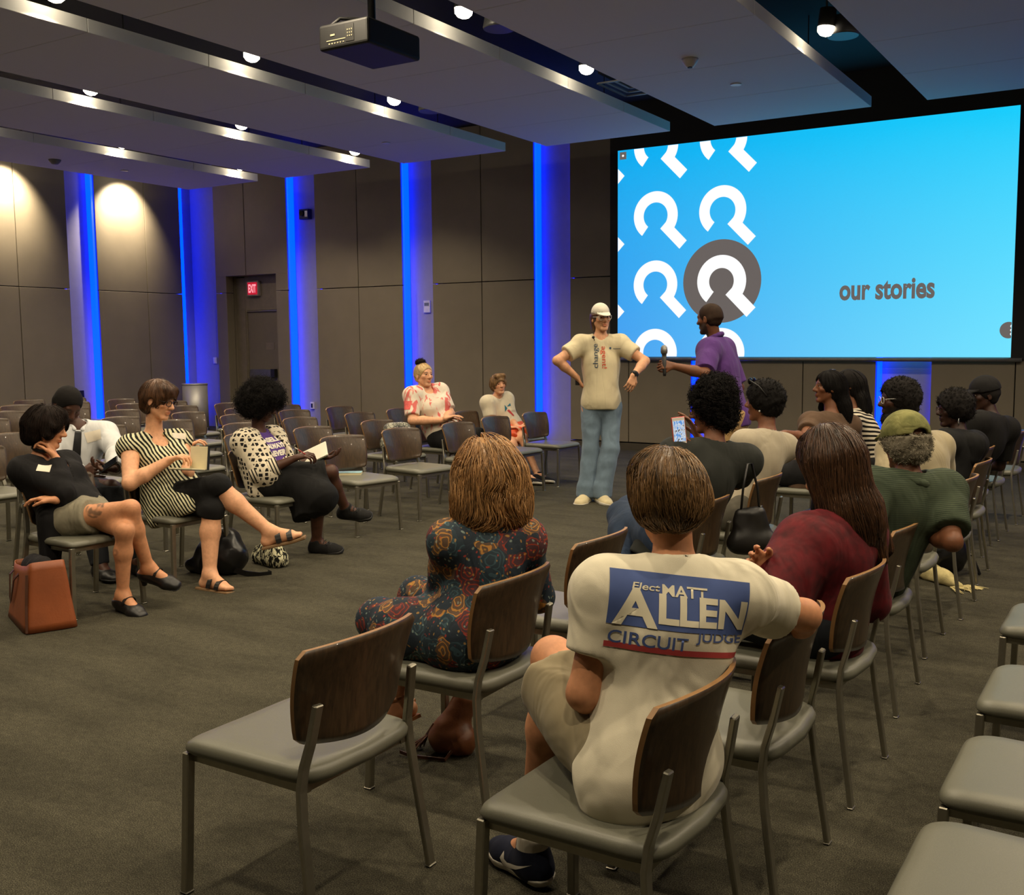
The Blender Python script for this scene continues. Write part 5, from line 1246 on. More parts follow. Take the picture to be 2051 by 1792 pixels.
# ================================================================ people on the left and the two standing in front
def note_tag(J, px, py, sh, w=.075, h=.05, tilt=0.0, colr=lin(224, 214, 196), name='name_tag'):
    """paper name tag stuck on the chest where the line of sight meets the cloth"""
    tree = BVHTree.FromPolygons([v.co[:] for v in sh.data.vertices], [p.vertices[:] for p in sh.data.polygons]); r = ray(px, py)
    hit = tree.ray_cast(Vector(CAMP.tolist()), Vector(nrm(r).tolist()))
    if hit[0] is None: return
    c = np.array(hit[0]); n = nrm(np.array(hit[1])); rt = nrm(np.cross(UP, n)); up = np.cross(n, rt); ct, st = math.cos(tilt), math.sin(tilt); rt, up = rt*ct+up*st, up*ct-rt*st
    wrap(sh, None, 0, None, c, rt, up, mat('paper_tag', colr, .7, var=.03), sh, name, .0025, .02, rounded_rect(0, 0, w, h))
def pattern_mat(name, kind, c1, c2, scale, thr=.5, rough=.85, axis=(1, 0, 0)):
    N = NT(name); v = N.coord()
    if kind == 'dash':
        w_ = N.new('ShaderNodeTexWave'); w_.bands_direction = 'DIAGONAL'; w_.inputs['Scale'].default_value = scale; w_.inputs['Distortion'].default_value = 6; w_.inputs['Detail Scale'].default_value = .35; w_.inputs['Detail'].default_value = 1; N.link(v, w_.inputs[0])
        b = N.noise(N.coord(scale=(1, 1, 1)), scale*2.2, 1); a = N.new('ShaderNodeMath', operation='MULTIPLY_ADD'); N.link(b.outputs[0], a.inputs[0]); a.inputs[1].default_value = .55; N.link(w_.outputs[0], a.inputs[2]); f = a.outputs[0]; thr += .27
    elif kind == 'dots':
        w_ = N.new('ShaderNodeTexVoronoi', feature='F1', distance='CHEBYCHEV'); w_.inputs['Scale'].default_value = scale; w_.inputs['Randomness'].default_value = .35; N.link(v, w_.inputs[0]); f = w_.outputs['Distance']
    elif kind == 'stripe':
        dt = N.new('ShaderNodeVectorMath', operation='DOT_PRODUCT'); N.link(v, dt.inputs[0]); dt.inputs[1].default_value = axis; m1 = N.new('ShaderNodeMath', operation='MULTIPLY'); N.link(dt.outputs['Value'], m1.inputs[0]); m1.inputs[1].default_value = scale
        m2 = N.new('ShaderNodeMath', operation='SINE'); N.link(m1.outputs[0], m2.inputs[0]); m3 = N.new('ShaderNodeMath', operation='MULTIPLY_ADD'); N.link(m2.outputs[0], m3.inputs[0]); m3.inputs[1].default_value = .5; m3.inputs[2].default_value = .5; f = m3.outputs[0]
    elif kind == 'blot':
        w_ = N.noise(N.coord(scale=(1, 1, .4)), scale, 2, .5, .8); f = w_.outputs[0]
    N.base(N.ramp(f, [(thr-.02, c1), (thr+.02, c2)])); N.setp(rough, 0, .2); fo = N.noise(N.coord(scale=(1, 1, .4)), 9, 2, .5, 1); N.bump(fo.outputs[0], .4, .03); return N.m
HAIR_DK = hair_mat('dark_hair', lin(12, 9, 8), lin(42, 31, 26), .72)
BLK_CLOTH = fabric('black_knit', lin(20, 19, 21), .15, .4, 9); BLK_COT = fabric('black_cotton', lin(17, 17, 18), .1, .3, 9)
def woman_black():
    P = seatpos(('L1', 0), -.03, .0); d = dep(P)
    J = skeleton(P, -28, -22, at(82, 918, d+.05), at(95, 858, d+.02), 4, -12, 6, .97, .9, True, sh=.15)
    arms(J, (128, 985, 'n'), (112, 918, 'f'), (172, 990, 'n'), (112, 1001, 'n'))
    legs(J, (262, 1018, 'n'), (298, 1138, 'f'), (250, 1062, 'n'), (246, 1188, 'f'), facing(-8)-UP*.25, facing(-32)-UP*.2); plant(J, 'L', 246, 1192, .10)
    def tattoo(Pp, c):
        for (px, py, r, k) in ((205, 1016, .056, 1), (237, 1085, .02, 2), (235, 1105, .022, 2), (240, 1125, .018, 2)):
            kd = dep(J.knR)+.09 if k == 1 else dep(J.knL)+.02; q = at(px, py, kd)
            dd = np.linalg.norm(np.cross(Pp-q, _fw), axis=1); n_ = waves(Pp, 160, 5+k); near = (np.abs((Pp-q) @ _fw) < (.22 if k == 1 else .14))
            m = (np.clip((r-dd)/.006, 0, 1)*np.clip(n_*3+.75, 0, 1)*near*.72)[:, None]
            if k == 2: near2 = (((Pp-J.knL) @ UP) < -.0); m = m*near2[:, None]*.7
            c = c*(1-m)+np.array(lin(62, 60, 52)[:3] if k == 1 else lin(120, 80, 66)[:3])*m
        return c
    dR = J.H+J.FH_ @ V3(.03, .05, -.105)-J.wrR
    o = body('person', 'woman in black cardigan and grey shorts, legs crossed, chin on hand', J, 'warm', .0048,
             [dict(w=J.wrR, d=dR, n=nrm(UP*.3-facing(0)), curl=.75, thumb=1), dict(w=J.wrL, d=at(72, 996, dep(J.wrL))-J.wrL, n=-UP, curl=.35, thumb=1)], extra=tattoo, colkw=dict(brow=(.012, .008, .006)), limbt=(.9, .86))
    eyes(J, o)
    GR = fabric('grey_linen', lin(128, 122, 104), .08, .45, 10)
    cloth('shorts', J, o, GR, lambda v: trousers(v, J, .012, .42, .38, .012, .14), .006, .004, 30, 3)
    def bs(v):
        shirt(v, J, .014, 1.94, 1.9, .10, .004, neck=.075, front=.17, drop=.02)
        v.cap(J.shR-UP*.08-J.rc*.03, J.P-J.fh*.06-J.rh*-.10, .055, .08, .06); v.cap(J.hipR+J.rh*.06-J.fh*.04, J.hipR+J.rh*.09-J.fh*.03-UP*.24, .075, .05, .05)
    sh, _ = cloth('cardigan', J, o, BLK_CLOTH, bs, .006, .003, 26, 5)
    note_tag(J, 88, 938, sh, .07, .055, -.3)
    m = MB(); c = J.N*.42+J.H*.58-J.FH_[:, 2]*.035; ax = nrm(J.H-J.N); x = nrm(np.cross(ax, J.FC[:, 1])); y = np.cross(ax, x)
    m.bar([Vector((c+(x*math.cos(a)+y*math.sin(a))*.0625).tolist()) for a in [2*math.pi*i/28 for i in range(29)]], .018, .003, ax.tolist()); m.build('choker', mat('choker_cloth', lin(14, 13, 14), .7), o)
    for S in 'RL':
        h, b, t, dn, f = foot_pts(J, S); so = shoe(J, S, o, 'shoe', LEATH_BK, RUB_BK, .005, high=-.03, thicksole=.008); m = MB(); V = lambda q: Vector(q.tolist())
        m.tube([V(h+dn*.03), V(h+dn*.075+f*.006)], [.022, .014], 10); m.build('heel', LEATH_BK, so)
        sd = np.cross(f, dn); c = J['an'+S]+dn*.028+f*.055; m = MB(); m.bar([V(c+(sd*math.cos(q)-dn*math.sin(q)*.9)*.042) for q in [math.pi*i/10 for i in range(11)]], .016, .003, f.tolist()); m.build('strap', LEATH_BK, so)
    F = J.FH_; p = lambda x, y, z: J.H+F @ V3(x, y, z)
    def bh(v):
        hair_shape(v, J, .020, .08, -.05, k=.03); v.cap(p(.06, .0, .03), p(.07, .035, -.03), .03, .022, .02); v.cap(p(.02, .06, .09), p(.062, .06, .02), .03, .02, .02); v.cap(p(-.06, .0, .03), p(-.07, .02, -.03), .03, .022, .02)
        v.cap(p(0, -.09, .0), p(0, -.09, -.07), .05, .03, .03); face_cut(v, J, .058, .068)
    hair_obj(J, o, HAIR_DK, bh, .005, .007, 48, 12, 2200, 8, .011, downflow(J, (.02, -.02, .13)), .0011, lift=.008, jit=.45)
def man_tie():
    P = seatpos(('L', 0, 1), .06, .0); d = dep(P)
    J = skeleton(P, -40, -62, at(155, 852, d-.05), at(135, 812, d-.10), -42, -38, 8, 1.0, .95, sh=.172)
    arms(J, (98, 935, 'n'), (165, 946, 'n'), (238, 905, 'n'), (229, 938, 'n'))
    legs(J, (178, 985, 'n'), (200, 1130, 'f'), (222, 978, 'n'), (268, 1120, 'f'))
    o = body('person', 'man in a white shirt and black tie looking down at his phone', J, 'dark', .005,
             [dict(w=J.wrR, d=at(205, 940, dep(J.wrR)-.03)-J.wrR, n=nrm(-UP*.2+_fw), curl=.35, thumb=1), dict(w=J.wrL, d=at(212, 938, dep(J.wrL)-.03)-J.wrL, n=nrm(UP-_fw*.3), curl=.55, thumb=1)], colkw=dict(brow=(.01, .008, .006)))
    eyes(J, o)
    WS = fabric('white_dress_shirt', lin(208, 210, 212), .03, .5, 8)
    sh, _ = cloth('shirt', J, o, WS, lambda v: shirt(v, J, .016, 1.96, 1.96, .10, .010, neck=.066), .006, .005, 24, 7)
    cloth('trousers', J, o, fabric('charcoal_wool', lin(34, 36, 40), .1, .35, 9), lambda v: trousers(v, J, .014, 2, 2, .006), .008, .004, 22, 13)
    for S in 'RL': shoe(J, S, o, 'shoe', LEATH_BK, RUB_BK, .006)
    f, x, z = J.FC[:, 1], J.FC[:, 0], J.FC[:, 2]; c = J.N+J.sp*.025+f*.06
    wrap(sh, None, 0, None, J.C+f*.1, -x, z, mat('black_silk', lin(18, 18, 20), .4), sh, 'tie', .006, .02, [[(-.02, .15), (.02, .15), (.034, -.20), (0, -.24), (-.034, -.20)], [(-.026, .19), (.026, .19), (.018, .15), (-.018, .15)]])
    def co(v):
        for q in (1, -1):
            v.cap(J.N+J.sp*.045-f*.05+x*q*.02, J.N+J.sp*.035+x*q*.062, .016, .016, .01); v.cap(J.N+J.sp*.035+x*q*.062, J.N+J.sp*.005+x*q*.025+f*.075, .016, .014, .01)
    cloth('collar', J, o, WS, co, .005, .001, 20, 3, keepall=True)
    note_tag(J, 188, 873, sh, .10, .07, .25)
    m = MB(); c = J.wrL*.93+J.elL*.07; ax = nrm(J.wrL-J.elL); u = nrm(np.cross(ax, UP)); w_ = np.cross(ax, u); m.bar([Vector((c+(u*math.cos(a)+w_*math.sin(a))*.034).tolist()) for a in [2*math.pi*i/20 for i in range(21)]], .022, .004, ax.tolist()); m.build('watch', RUB_BK, o)
    def bh(v): hair_shape(v, J, .009, .03, -.03, k=.02); face_cut(v, J, .072, .074, yb=.05)
    hair_obj(J, o, HAIR_BK, bh, .005, .001, 70, 27, 500, r=.0012, curl=.005)
    ph = thing('phone', 'black phone held low by the man in the white shirt', 'phone'); pc = at(217, 931, min(dep(J.wrL), dep(J.wrR))-.06); ph.location = pc.tolist()
    y = nrm(RTH*.85+UP*.55); n = nrm(UP*.55-_fw*.5-RTH*.4); x = nrm(np.cross(y, n)); n = np.cross(x, y); ph.rotation_euler = Matrix(np.stack([x, y, n], 1).tolist()).to_euler()
    m = MB(); m.box((0, 0, 0), (.07, .14, .009), bev=.003); m.build('case', mat('black_plastic', lin(22, 22, 23), .45), ph); m = MB(); m.box((0, 0, .005), (.064, .13, .001)); m.build('screen', mat('dark_glass', lin(18, 20, 24), .08), ph)
def woman_striped_top():
    P = seatpos(('L1', 1), -.02, .0); d = dep(P)
    J = skeleton(P, -25, -42, at(306, 872, d+.02), at(318, 803, d-.03), -14, -14, 4, 1.0, 1.12, True, sh=.165)
    arms(J, (260, 968, 'n'), (338, 922, 'n'), (374, 945, 'n'), (372, 908, 'f'))
    legs(J, (438, 972, 'n'), (540, 1064, 'n'), (425, 1020, 'n'), (427, 1150, 'f'), facing(8)+UP*.25, facing(-30)); plant(J, 'L', 420, 1150)
    nb = at(385, 925, dep(J.wrR)+.04)
    o = body('person', 'woman with glasses in a black and white sleeveless top, holding a notebook', J, 'pale', .0048,
             [dict(w=J.wrR, d=at(362, 913, dep(J.wrR)-.01)-J.wrR, n=nrm(-UP*.6+RTH*.5), curl=.7, thumb=1, tcurl=.8), dict(w=J.wrL, d=at(383, 893, dep(J.wrL)-.0)-J.wrL, n=nrm(_fw*.2+RTH*.9-UP*.3), curl=.6, thumb=-1)], colkw=dict(brow=(.06, .035, .025)), limbt=(1.1, 1.06))
    eyes(J, o)
    PT = pattern_mat('dash_print', 'dash', lin(24, 26, 20), lin(206, 202, 168), 19)
    def bs(v):
        torso(v, J, .014, neck=False); s = J.s
        v.cap(J.B, J.P-J.sp*.02, .15, .19, .07); v.cap(J.P+J.rh*.08, J.P+J.rh*.1+J.fh*.20-UP*.03, .115, .10, .06); v.cap(J.P-J.rh*.08, J.P-J.rh*.1+J.fh*.20-UP*.01, .11, .10, .06); v.cap(J.P+J.rh*.12, J.P+J.rh*.15-UP*.12+J.fh*.02, .09, .075, .06)
        for S in 'LR': arm(v, J, S, .012, .12, 1.0); v.cap(J['sh'+S]*.9+J['el'+S]*.1, J['el'+S], .058, .05, .004, '-')
        v.plane(J.P-J.sp*.16, -J.sp); neckhole(v, J, .066, .005, .075, .04)
    sh, _ = cloth('top', J, o, PT, bs, .006, .003, 26, 15)
    def co(v):
        f = J.FC[:, 1]; x = J.FC[:, 0]
        for q in (1, -1): v.cap(J.N+J.sp*.05-f*.055+x*q*.015, J.N+J.sp*.04+x*q*.064, .013, .014, .01); v.cap(J.N+J.sp*.04+x*q*.064, J.N-J.sp*.005+x*q*.045+f*.075, .014, .011, .01)
    cloth('collar', J, o, PT, co, .005, .001, 20, 3, keepall=True)
    note_tag(J, 359, 873, sh, .085, .045, -.15)
    cloth('leggings', J, o, BLK_COT, lambda v: trousers(v, J, .010, 1.10, 1.06, .006), .0065, .002, 22, 13)
    CORK = mat('sandal_cork', lin(120, 92, 60), .7)
    for S in 'RL':
        h, b, t, dn, f = foot_pts(J, S); sd = np.cross(f, dn); V = lambda q: Vector(q.tolist()); m = MB(); m.bar([V(h+dn*.036-f*.035), V(b+dn*.034), V(t+dn*.026+f*.03)], .092, .02, sd.tolist()); so = m.build('sandal', CORK, o, bevel=.006)
        m = MB()
        for k_, r_, z_ in ((.150, .050, .058), (.080, .048, .078)): m.bar([V(h+f*k_+dn*.026+sd*math.cos(q)*r_-dn*math.sin(q)*z_) for q in [math.pi*i/10 for i in range(11)]], .034, .005, f.tolist())
        m.build('strap', LEATH_BK, so)
    F = J.FH_
    def bh(v):
        p = lambda x, y, z: J.H+F @ V3(x, y, z)*J.s
        hair_shape(v, J, .020, .06, -.045, k=.03); v.cap(p(.05, .05, .085), p(-.05, .055, .08), .032, .03, .02); v.cap(p(.03, .07, .075), p(.065, .06, .05), .022, .016, .02); face_cut(v, J, .048, .068); v.ell(p(.085, .0, -.01), (.02, .024, .03), F, .01, '-')
    hair_obj(J, o, HAIR_DB, bh, .005, .002, 60, 14, 1500, 8, .011, downflow(J, (.01, -.03, .13)), .001, lift=.004, jit=.25)
    glasses(J, o, mat('dark_frame', lin(40, 26, 24), .3), .0028, .026, .017)
    # open notebook on the knee
    t = thing('notebook', 'open notebook with black cover and cream pages, standing on a lap', 'notebook'); c = at(398, 940, dep(J.knR)+.06); t.location = c.tolist()
    PG = mat('cream_page', lin(214, 204, 168), .8, var=.05, vs=12); CV = mat('notebook_cover', lin(24, 26, 24), .6)
    yv = nrm(RTH*.96-FWH*.28); x = yv; z = UP*.985+FWH*.15; z = nrm(z-x*(z @ x)); n = np.cross(z, x); R = Matrix(np.stack([x, n, z], 1).tolist())
    t.rotation_euler = R.to_euler(); W_, H_ = .125, .145
    m = MB(); m.box((0, 0, H_/2), (W_, .012, H_), bev=.002); pg = m.build('page_block', PG, t); m = MB(); m.box((.003, .008, H_/2), (W_+.008, .003, H_+.006)); m.box((W_/2+.004, .0, H_/2), (.004, .016, H_+.006)); m.build('cover', CV, t)
    m = MB(); m.box((-.03, -.075, .0), (W_+.04, .14, .010), bev=.002); m.build('page_block', PG, t); m = MB(); m.box((-.03, -.075, -.007), (W_+.05, .146, .003)); m.build('cover', CV, t)
def woman_dotted():
    P = seatpos(('L1', 2), -.02, .0); d = dep(P)
    J = skeleton(P, -25, -28, at(515, 868, d+.02), at(528, 812, d-.0), -8, -22, 2, .92, .95, True, sh=.15)
    arms(J, (527, 945, 'n'), (592, 917, 'n'), (572, 935, 'n'), (640, 918, 'n'))
    legs(J, (662, 945, 'n'), (690, 1016, 'f'), (640, 990, 'n'), (643, 1092, 'f'), facing(-4)-UP*.05, facing(-15)); plant(J, 'L', 634, 1085)
    J['anR'] = chain(J.knR, 692, 1018, .36, True)
    o = body('person', 'woman with a black afro in a white dotted cardigan, writing in a notebook', J, 'dark', .0048,
             [dict(w=J.wrR, d=at(616, 910, dep(J.wrR)-.01)-J.wrR, n=nrm(-UP*.8+_fw*.3), curl=.7, thumb=1, tcurl=.9), dict(w=J.wrL, d=at(668, 915, dep(J.wrL))-J.wrL, n=UP, curl=.4, thumb=-1)], colkw=dict(brow=(.01, .008, .006)))
    eyes(J, o)
    PUR = fabric('purple_jersey', lin(84, 56, 132), .08, .4, 9)
    sh, _ = cloth('shirt', J, o, PUR, lambda v: shirt(v, J, .012, .4, .4, .10, .004, neck=.064), .006, .003, 24, 17)
    f, x, z = J.FC[:, 1], J.FC[:, 0], J.FC[:, 2]; WHP = mat('print_white', lin(222, 216, 206), .8)
    for i, tx in enumerate(('ASELF', 'ALWAYS', 'NEVER')): wrap(sh, ('ASELF', 'ALWAYS', 'NEVER')[i], .006, ((.17, .17, .16)[i], .042), J.C+z*(.045-.056*i)+f*.1, -x, z, WHP, sh, 'lettering', .003, .012)
    DOT = pattern_mat('dot_print', 'dots', lin(26, 24, 24), lin(208, 198, 176), 30, .33); STR = pattern_mat('cuff_stripe', 'stripe', lin(30, 28, 28), lin(208, 198, 176), 290, .35, axis=tuple(nrm(J.wrR-J.elR)))
    def bs(v):
        torso(v, J, .026, neck=False)
        for S in 'LR': arm(v, J, S, .026, 1.02, 1.05); v.cap(J['sh'+S], J['el'+S]*.8+J.P*.2, .08, .10, .06)
        v.cap(J.P-J.fh*.10+J.rh*.10+UP*.12, J.P-J.fh*.02+J.rh*.14-UP*.06, .10, .08, .05); v.cap(J.P-J.fh*.10-J.rh*.10+UP*.12, J.P-J.fh*.02-J.rh*.14-UP*.06, .10, .08, .05)
        q = J.C*.5+J.B*.5; v.ell(q+f*.15-z*.03, (.085, .13, .34), J.FC, .012, '-'); neckhole(v, J, .075, .01)
        v.plane(V3(0, 0, .438), -UP)
    cloth('cardigan', J, o, DOT, bs, .0065, .004, 24, 19)
    def cu(v):
        for S in 'RL': v.cap(J['el'+S]-(J['wr'+S]-J['el'+S])*.10, J['el'+S]+(J['wr'+S]-J['el'+S])*.46, .078, .062, .02, ca=False, cb=True)
    cloth('cuff', J, o, STR, cu, .006, .003, 40, 20, keepall=True)
    def sk(v):
        trousers(v, J, .020, 1.0, .93, .022); v.cap(J.hipR, J.hipL, .12, .12, .06); v.cap(J.hipL+(J.knL-J.hipL)*.4, J.knL-UP*.08, .10, .10, .06, cb=True); v.cap(J.hipR+(J.knR-J.hipR)*.4, J.knL*.8+J.knR*.2-UP*.06, .11, .10, .08); v.cap(J.knL+(J.hipL-J.knL)*.5-UP*.04, J.knL-UP*.16-J.fh*.10, .09, .11, .06, cb=True)
    cloth('skirt', J, o, BLK_COT, sk, .0065, .005, 20, 23)
    SH = fabric('black_mesh', lin(24, 24, 24), .15, .2, 16)
    for S in 'RL':
        so = shoe(J, S, o, 'shoe', SH, RUB_BK, .012, high=.015, thicksole=.03); h, b, t, dn, ff = foot_pts(J, S); sd = np.cross(ff, dn); V = lambda q: Vector(q.tolist()); m = MB()
        for i in range(4): c = J['an'+S]+ff*(.045+.022*i)-dn*(-.004-.012*i+.022); m.tube([V(c+sd*.024), V(c-dn*.008), V(c-sd*.024)], .003, 5)
        m.build('laces', RUB_BK, so)
    F = J.FH_; p = lambda xx, y, zz: J.H+F @ V3(xx, y, zz)
    def bh(v): v.ell(p(0, -.035, .045), (.125, .135, .125), F, .03); v.ell(p(0, -.085, -.02), (.105, .09, .085), F, .03); v.ell(p(.075, -.01, .0), (.045, .06, .07), F, .03); v.ell(p(0, .05, .10), (.08, .06, .05), F, .03); face_cut(v, J, .052, .07, yb=.015)
    hair_obj(J, o, HAIR_BK, bh, .006, .010, 50, 33, 2600, r=.0016, curl=.03, pad=.24, zmin=-.14)
    t = thing('notebook', 'open white notebook resting on the knee of the woman in dotted cardigan', 'notebook'); c = at(628, 910, dep(J.knR)+.03); t.location = c.tolist()
    xx = nrm(RTH*.9+UP*.42); nn = nrm(UP*.62-_fw*.62-RTH*.42); nn = nrm(nn-xx*(nn @ xx)); yy = np.cross(nn, xx); t.rotation_euler = Matrix(np.stack([xx, yy, nn], 1).tolist()).to_euler()
    m = MB(); m.box((0, 0, 0), (.215, .15, .012), bev=.002); m.build('page_block', mat('white_page', lin(226, 222, 206), .8, var=.03), t); m = MB(); m.box((0, 0, -.0085), (.205, .154, .003)); m.build('cover', mat('green_cover', lin(40, 70, 44), .6), t)
    t = thing('pen', 'red and white pen in the hand of the woman in dotted cardigan', 'pen'); a = at(617, 913, dep(J.wrR)-.02); b = at(592, 897, dep(J.wrR)-.02); t.location = a.tolist(); dv = Vector((b-a).tolist())
    m = MB(); m.cyl((0, 0, 0), dv*.8, .0045, n=8); m.build('barrel', mat('pen_red', lin(150, 40, 40), .4), t); m = MB(); m.cyl(dv*.8, dv*1.05, .0045, .003, n=8); m.build('cap', RUB_W, t)
def woman_pink():
    P = seatpos(('L', 0, 6), .02, .0); d = dep(P)
    J = skeleton(P, -28, -50, at(850, 776, d-.02), at(849, 752, d-.06), -46, 2, 0, 1.02, 1.28, True, sh=.17)
    J['N'] = J.N; arms(J, (826, 842, 'n'), (890, 842, 'n'), (902, 828, 'n'), (893, 838, 'n'))
    legs(J, (925, 892, 'n'), (935, 960, 'f'), (958, 872, 'n'), (968, 945, 'f'))
    o = body('person', 'woman in a white and pink patterned shirt with her hair in a bun', J, 'pale', .006,
             [dict(w=J.wrR, d=at(912, 836, dep(J.wrR))-J.wrR, n=-UP, curl=.3, thumb=1), dict(w=J.wrL, d=at(912, 832, dep(J.wrL))-J.wrL, n=-UP, curl=.3, thumb=1)], colkw=dict(brow=(.09, .06, .04)), limbt=(1.1, 1.1))
    eyes(J, o)
    N = NT('pink_blotch_print'); f_ = N.noise(N.coord(scale=(1.6, 1.6, .5)), 11, 2, .5, .6); N.base(N.ramp(f_.outputs[0], [(.52, lin(224, 212, 194)), (.60, lin(214, 110, 104))])); N.setp(.85, 0, .2); fo = N.noise(N.coord(), 8, 2, .5, 1); N.bump(fo.outputs[0], .4, .03)
    sh, _ = cloth('shirt', J, o, N.m, lambda v: shirt(v, J, .018, .82, .82, .14, .012, neck=.075, front=.05), .0075, .004, 20, 27)
    PK = mat('pink_patch', lin(216, 96, 92), .85, var=.2, vs=30); c = at(821, 812, dep(J.shR)-.05); n = nrm(-_fw-RTH*.4); rt = nrm(np.cross(UP, n)); wrap(sh, None, 0, None, c, rt, np.cross(n, rt), PK, sh, 'sleeve_patch', .003, .02, rounded_rect(0, 0, .11, .09))
    note_tag(J, 842, 789, sh, .06, .03)
    cloth('trousers', J, o, BLK_COT, lambda v: trousers(v, J, .014, 2, 2, .006), .009, .003, 22, 13)
    for S in 'RL': shoe(J, S, o, 'shoe', LEATH_BK, RUB_BK, .008)
    HB = hair_mat('blond_hair', lin(120, 92, 56), lin(206, 176, 124))
    def bh(v): hair_shape(v, J, .008, .03, -.03, k=.02); face_cut(v, J, .068, .072, yb=.05)
    hair_obj(J, o, HB, bh, .006, .001, 60, 45, 500, 7, .012, lambda X, t: nrm_rows(J.H+J.FH_ @ V3(0, -.06, .13)-X), .0012)
    F = J.FH_
    def bn(v): v.ell(J.H+F @ V3(0, -.05, .135), (.05, .05, .036), F, .01)
    hair_obj(J, o, HAIR_DK, bn, .005, .006, 70, 46, 400, r=.0018, curl=.012, zmin=-1, name='hair_bun')
def boy_white():
    P = seatpos('boy', -.04, .10, .53); d = dep(P)
    J = skeleton(P, -30, -48, at(994, 797, d-.10), at(999, 771, d-.16), -66, 4, -4, .92, .95, sh=.15, shdrop=.02)
    arms(J, (984, 852, 'n'), (1018, 856, 'n'), (1024, 842, 'n'), (1038, 856, 'n'))
    legs(J, (1026, 890, 'n'), (1062, 955, 'f'), (1046, 876, 'n'), (1080, 952, 'f'), facing(-20), facing(-14)); plant(J, 'R', 1058, 955); plant(J, 'L', 1078, 952)
    o = body('person', 'boy in a white T-shirt and orange shorts leaning forward on a chair', J, 'pale', .006,
             [dict(w=J.wrR, d=at(1034, 855, dep(J.wrR))-J.wrR, n=-UP, curl=.5, thumb=1), dict(w=J.wrL, d=at(1050, 853, dep(J.wrL))-J.wrL, n=UP, curl=.4, thumb=-1)], colkw=dict(brow=(.08, .05, .03)))
    eyes(J, o)
    sh, _ = cloth('shirt', J, o, fabric('offwhite_tshirt', lin(206, 196, 172), .03, .5, 8), lambda v: shirt(v, J, .016, .62, .62, .13, .012, neck=.066), .007, .004, 22, 29)
    f, x, z = J.FC[:, 1], J.FC[:, 0], J.FC[:, 2]
    wrap(sh, None, 0, None, J.C+f*.1-x*.02, -x, z, mat('print_teal', lin(40, 110, 130), .8), sh, 'printed_mark', .003, .02, [[(-.06, -.02), (-.02, .05), (-.01, .0)], [(.0, .02), (.06, .03), (.05, .0)]]); wrap(sh, None, 0, None, J.C+f*.1-z*.05, -x, z, mat('print_red', lin(178, 62, 62), .8), sh, 'printed_mark', .003, .02, [[(-.01, .03), (.02, .03), (.04, -.06), (.02, -.06)]])
    cloth('shorts', J, o, fabric('orange_shorts', lin(214, 82, 40), .1, .4, 10), lambda v: trousers(v, J, .016, .78, .78, .022), .007, .004, 24, 13)
    for S in 'RL':
        so = shoe(J, S, o, 'shoe', fabric('black_canvas', lin(26, 26, 32), .1, .2, 14), RUB_W, .008, high=.02, thicksole=.024); h, b, t, dn, ff = foot_pts(J, S)
    HBo = hair_mat('boy_hair', lin(60, 44, 30), lin(150, 116, 76))
    def bh(v): hair_shape(v, J, .018, .04, -.02, k=.02); v.cap(J.H+J.FH_ @ V3(.04, .06, .10), J.H+J.FH_ @ V3(-.04, .06, .10), .026, .026, .02); face_cut(v, J, .055, .07)
    hair_obj(J, o, HBo, bh, .006, .004, 60, 47, 700, 7, .011, downflow(J, (0, -.03, .13), .5, 3), .0014, lift=.006, jit=.35)
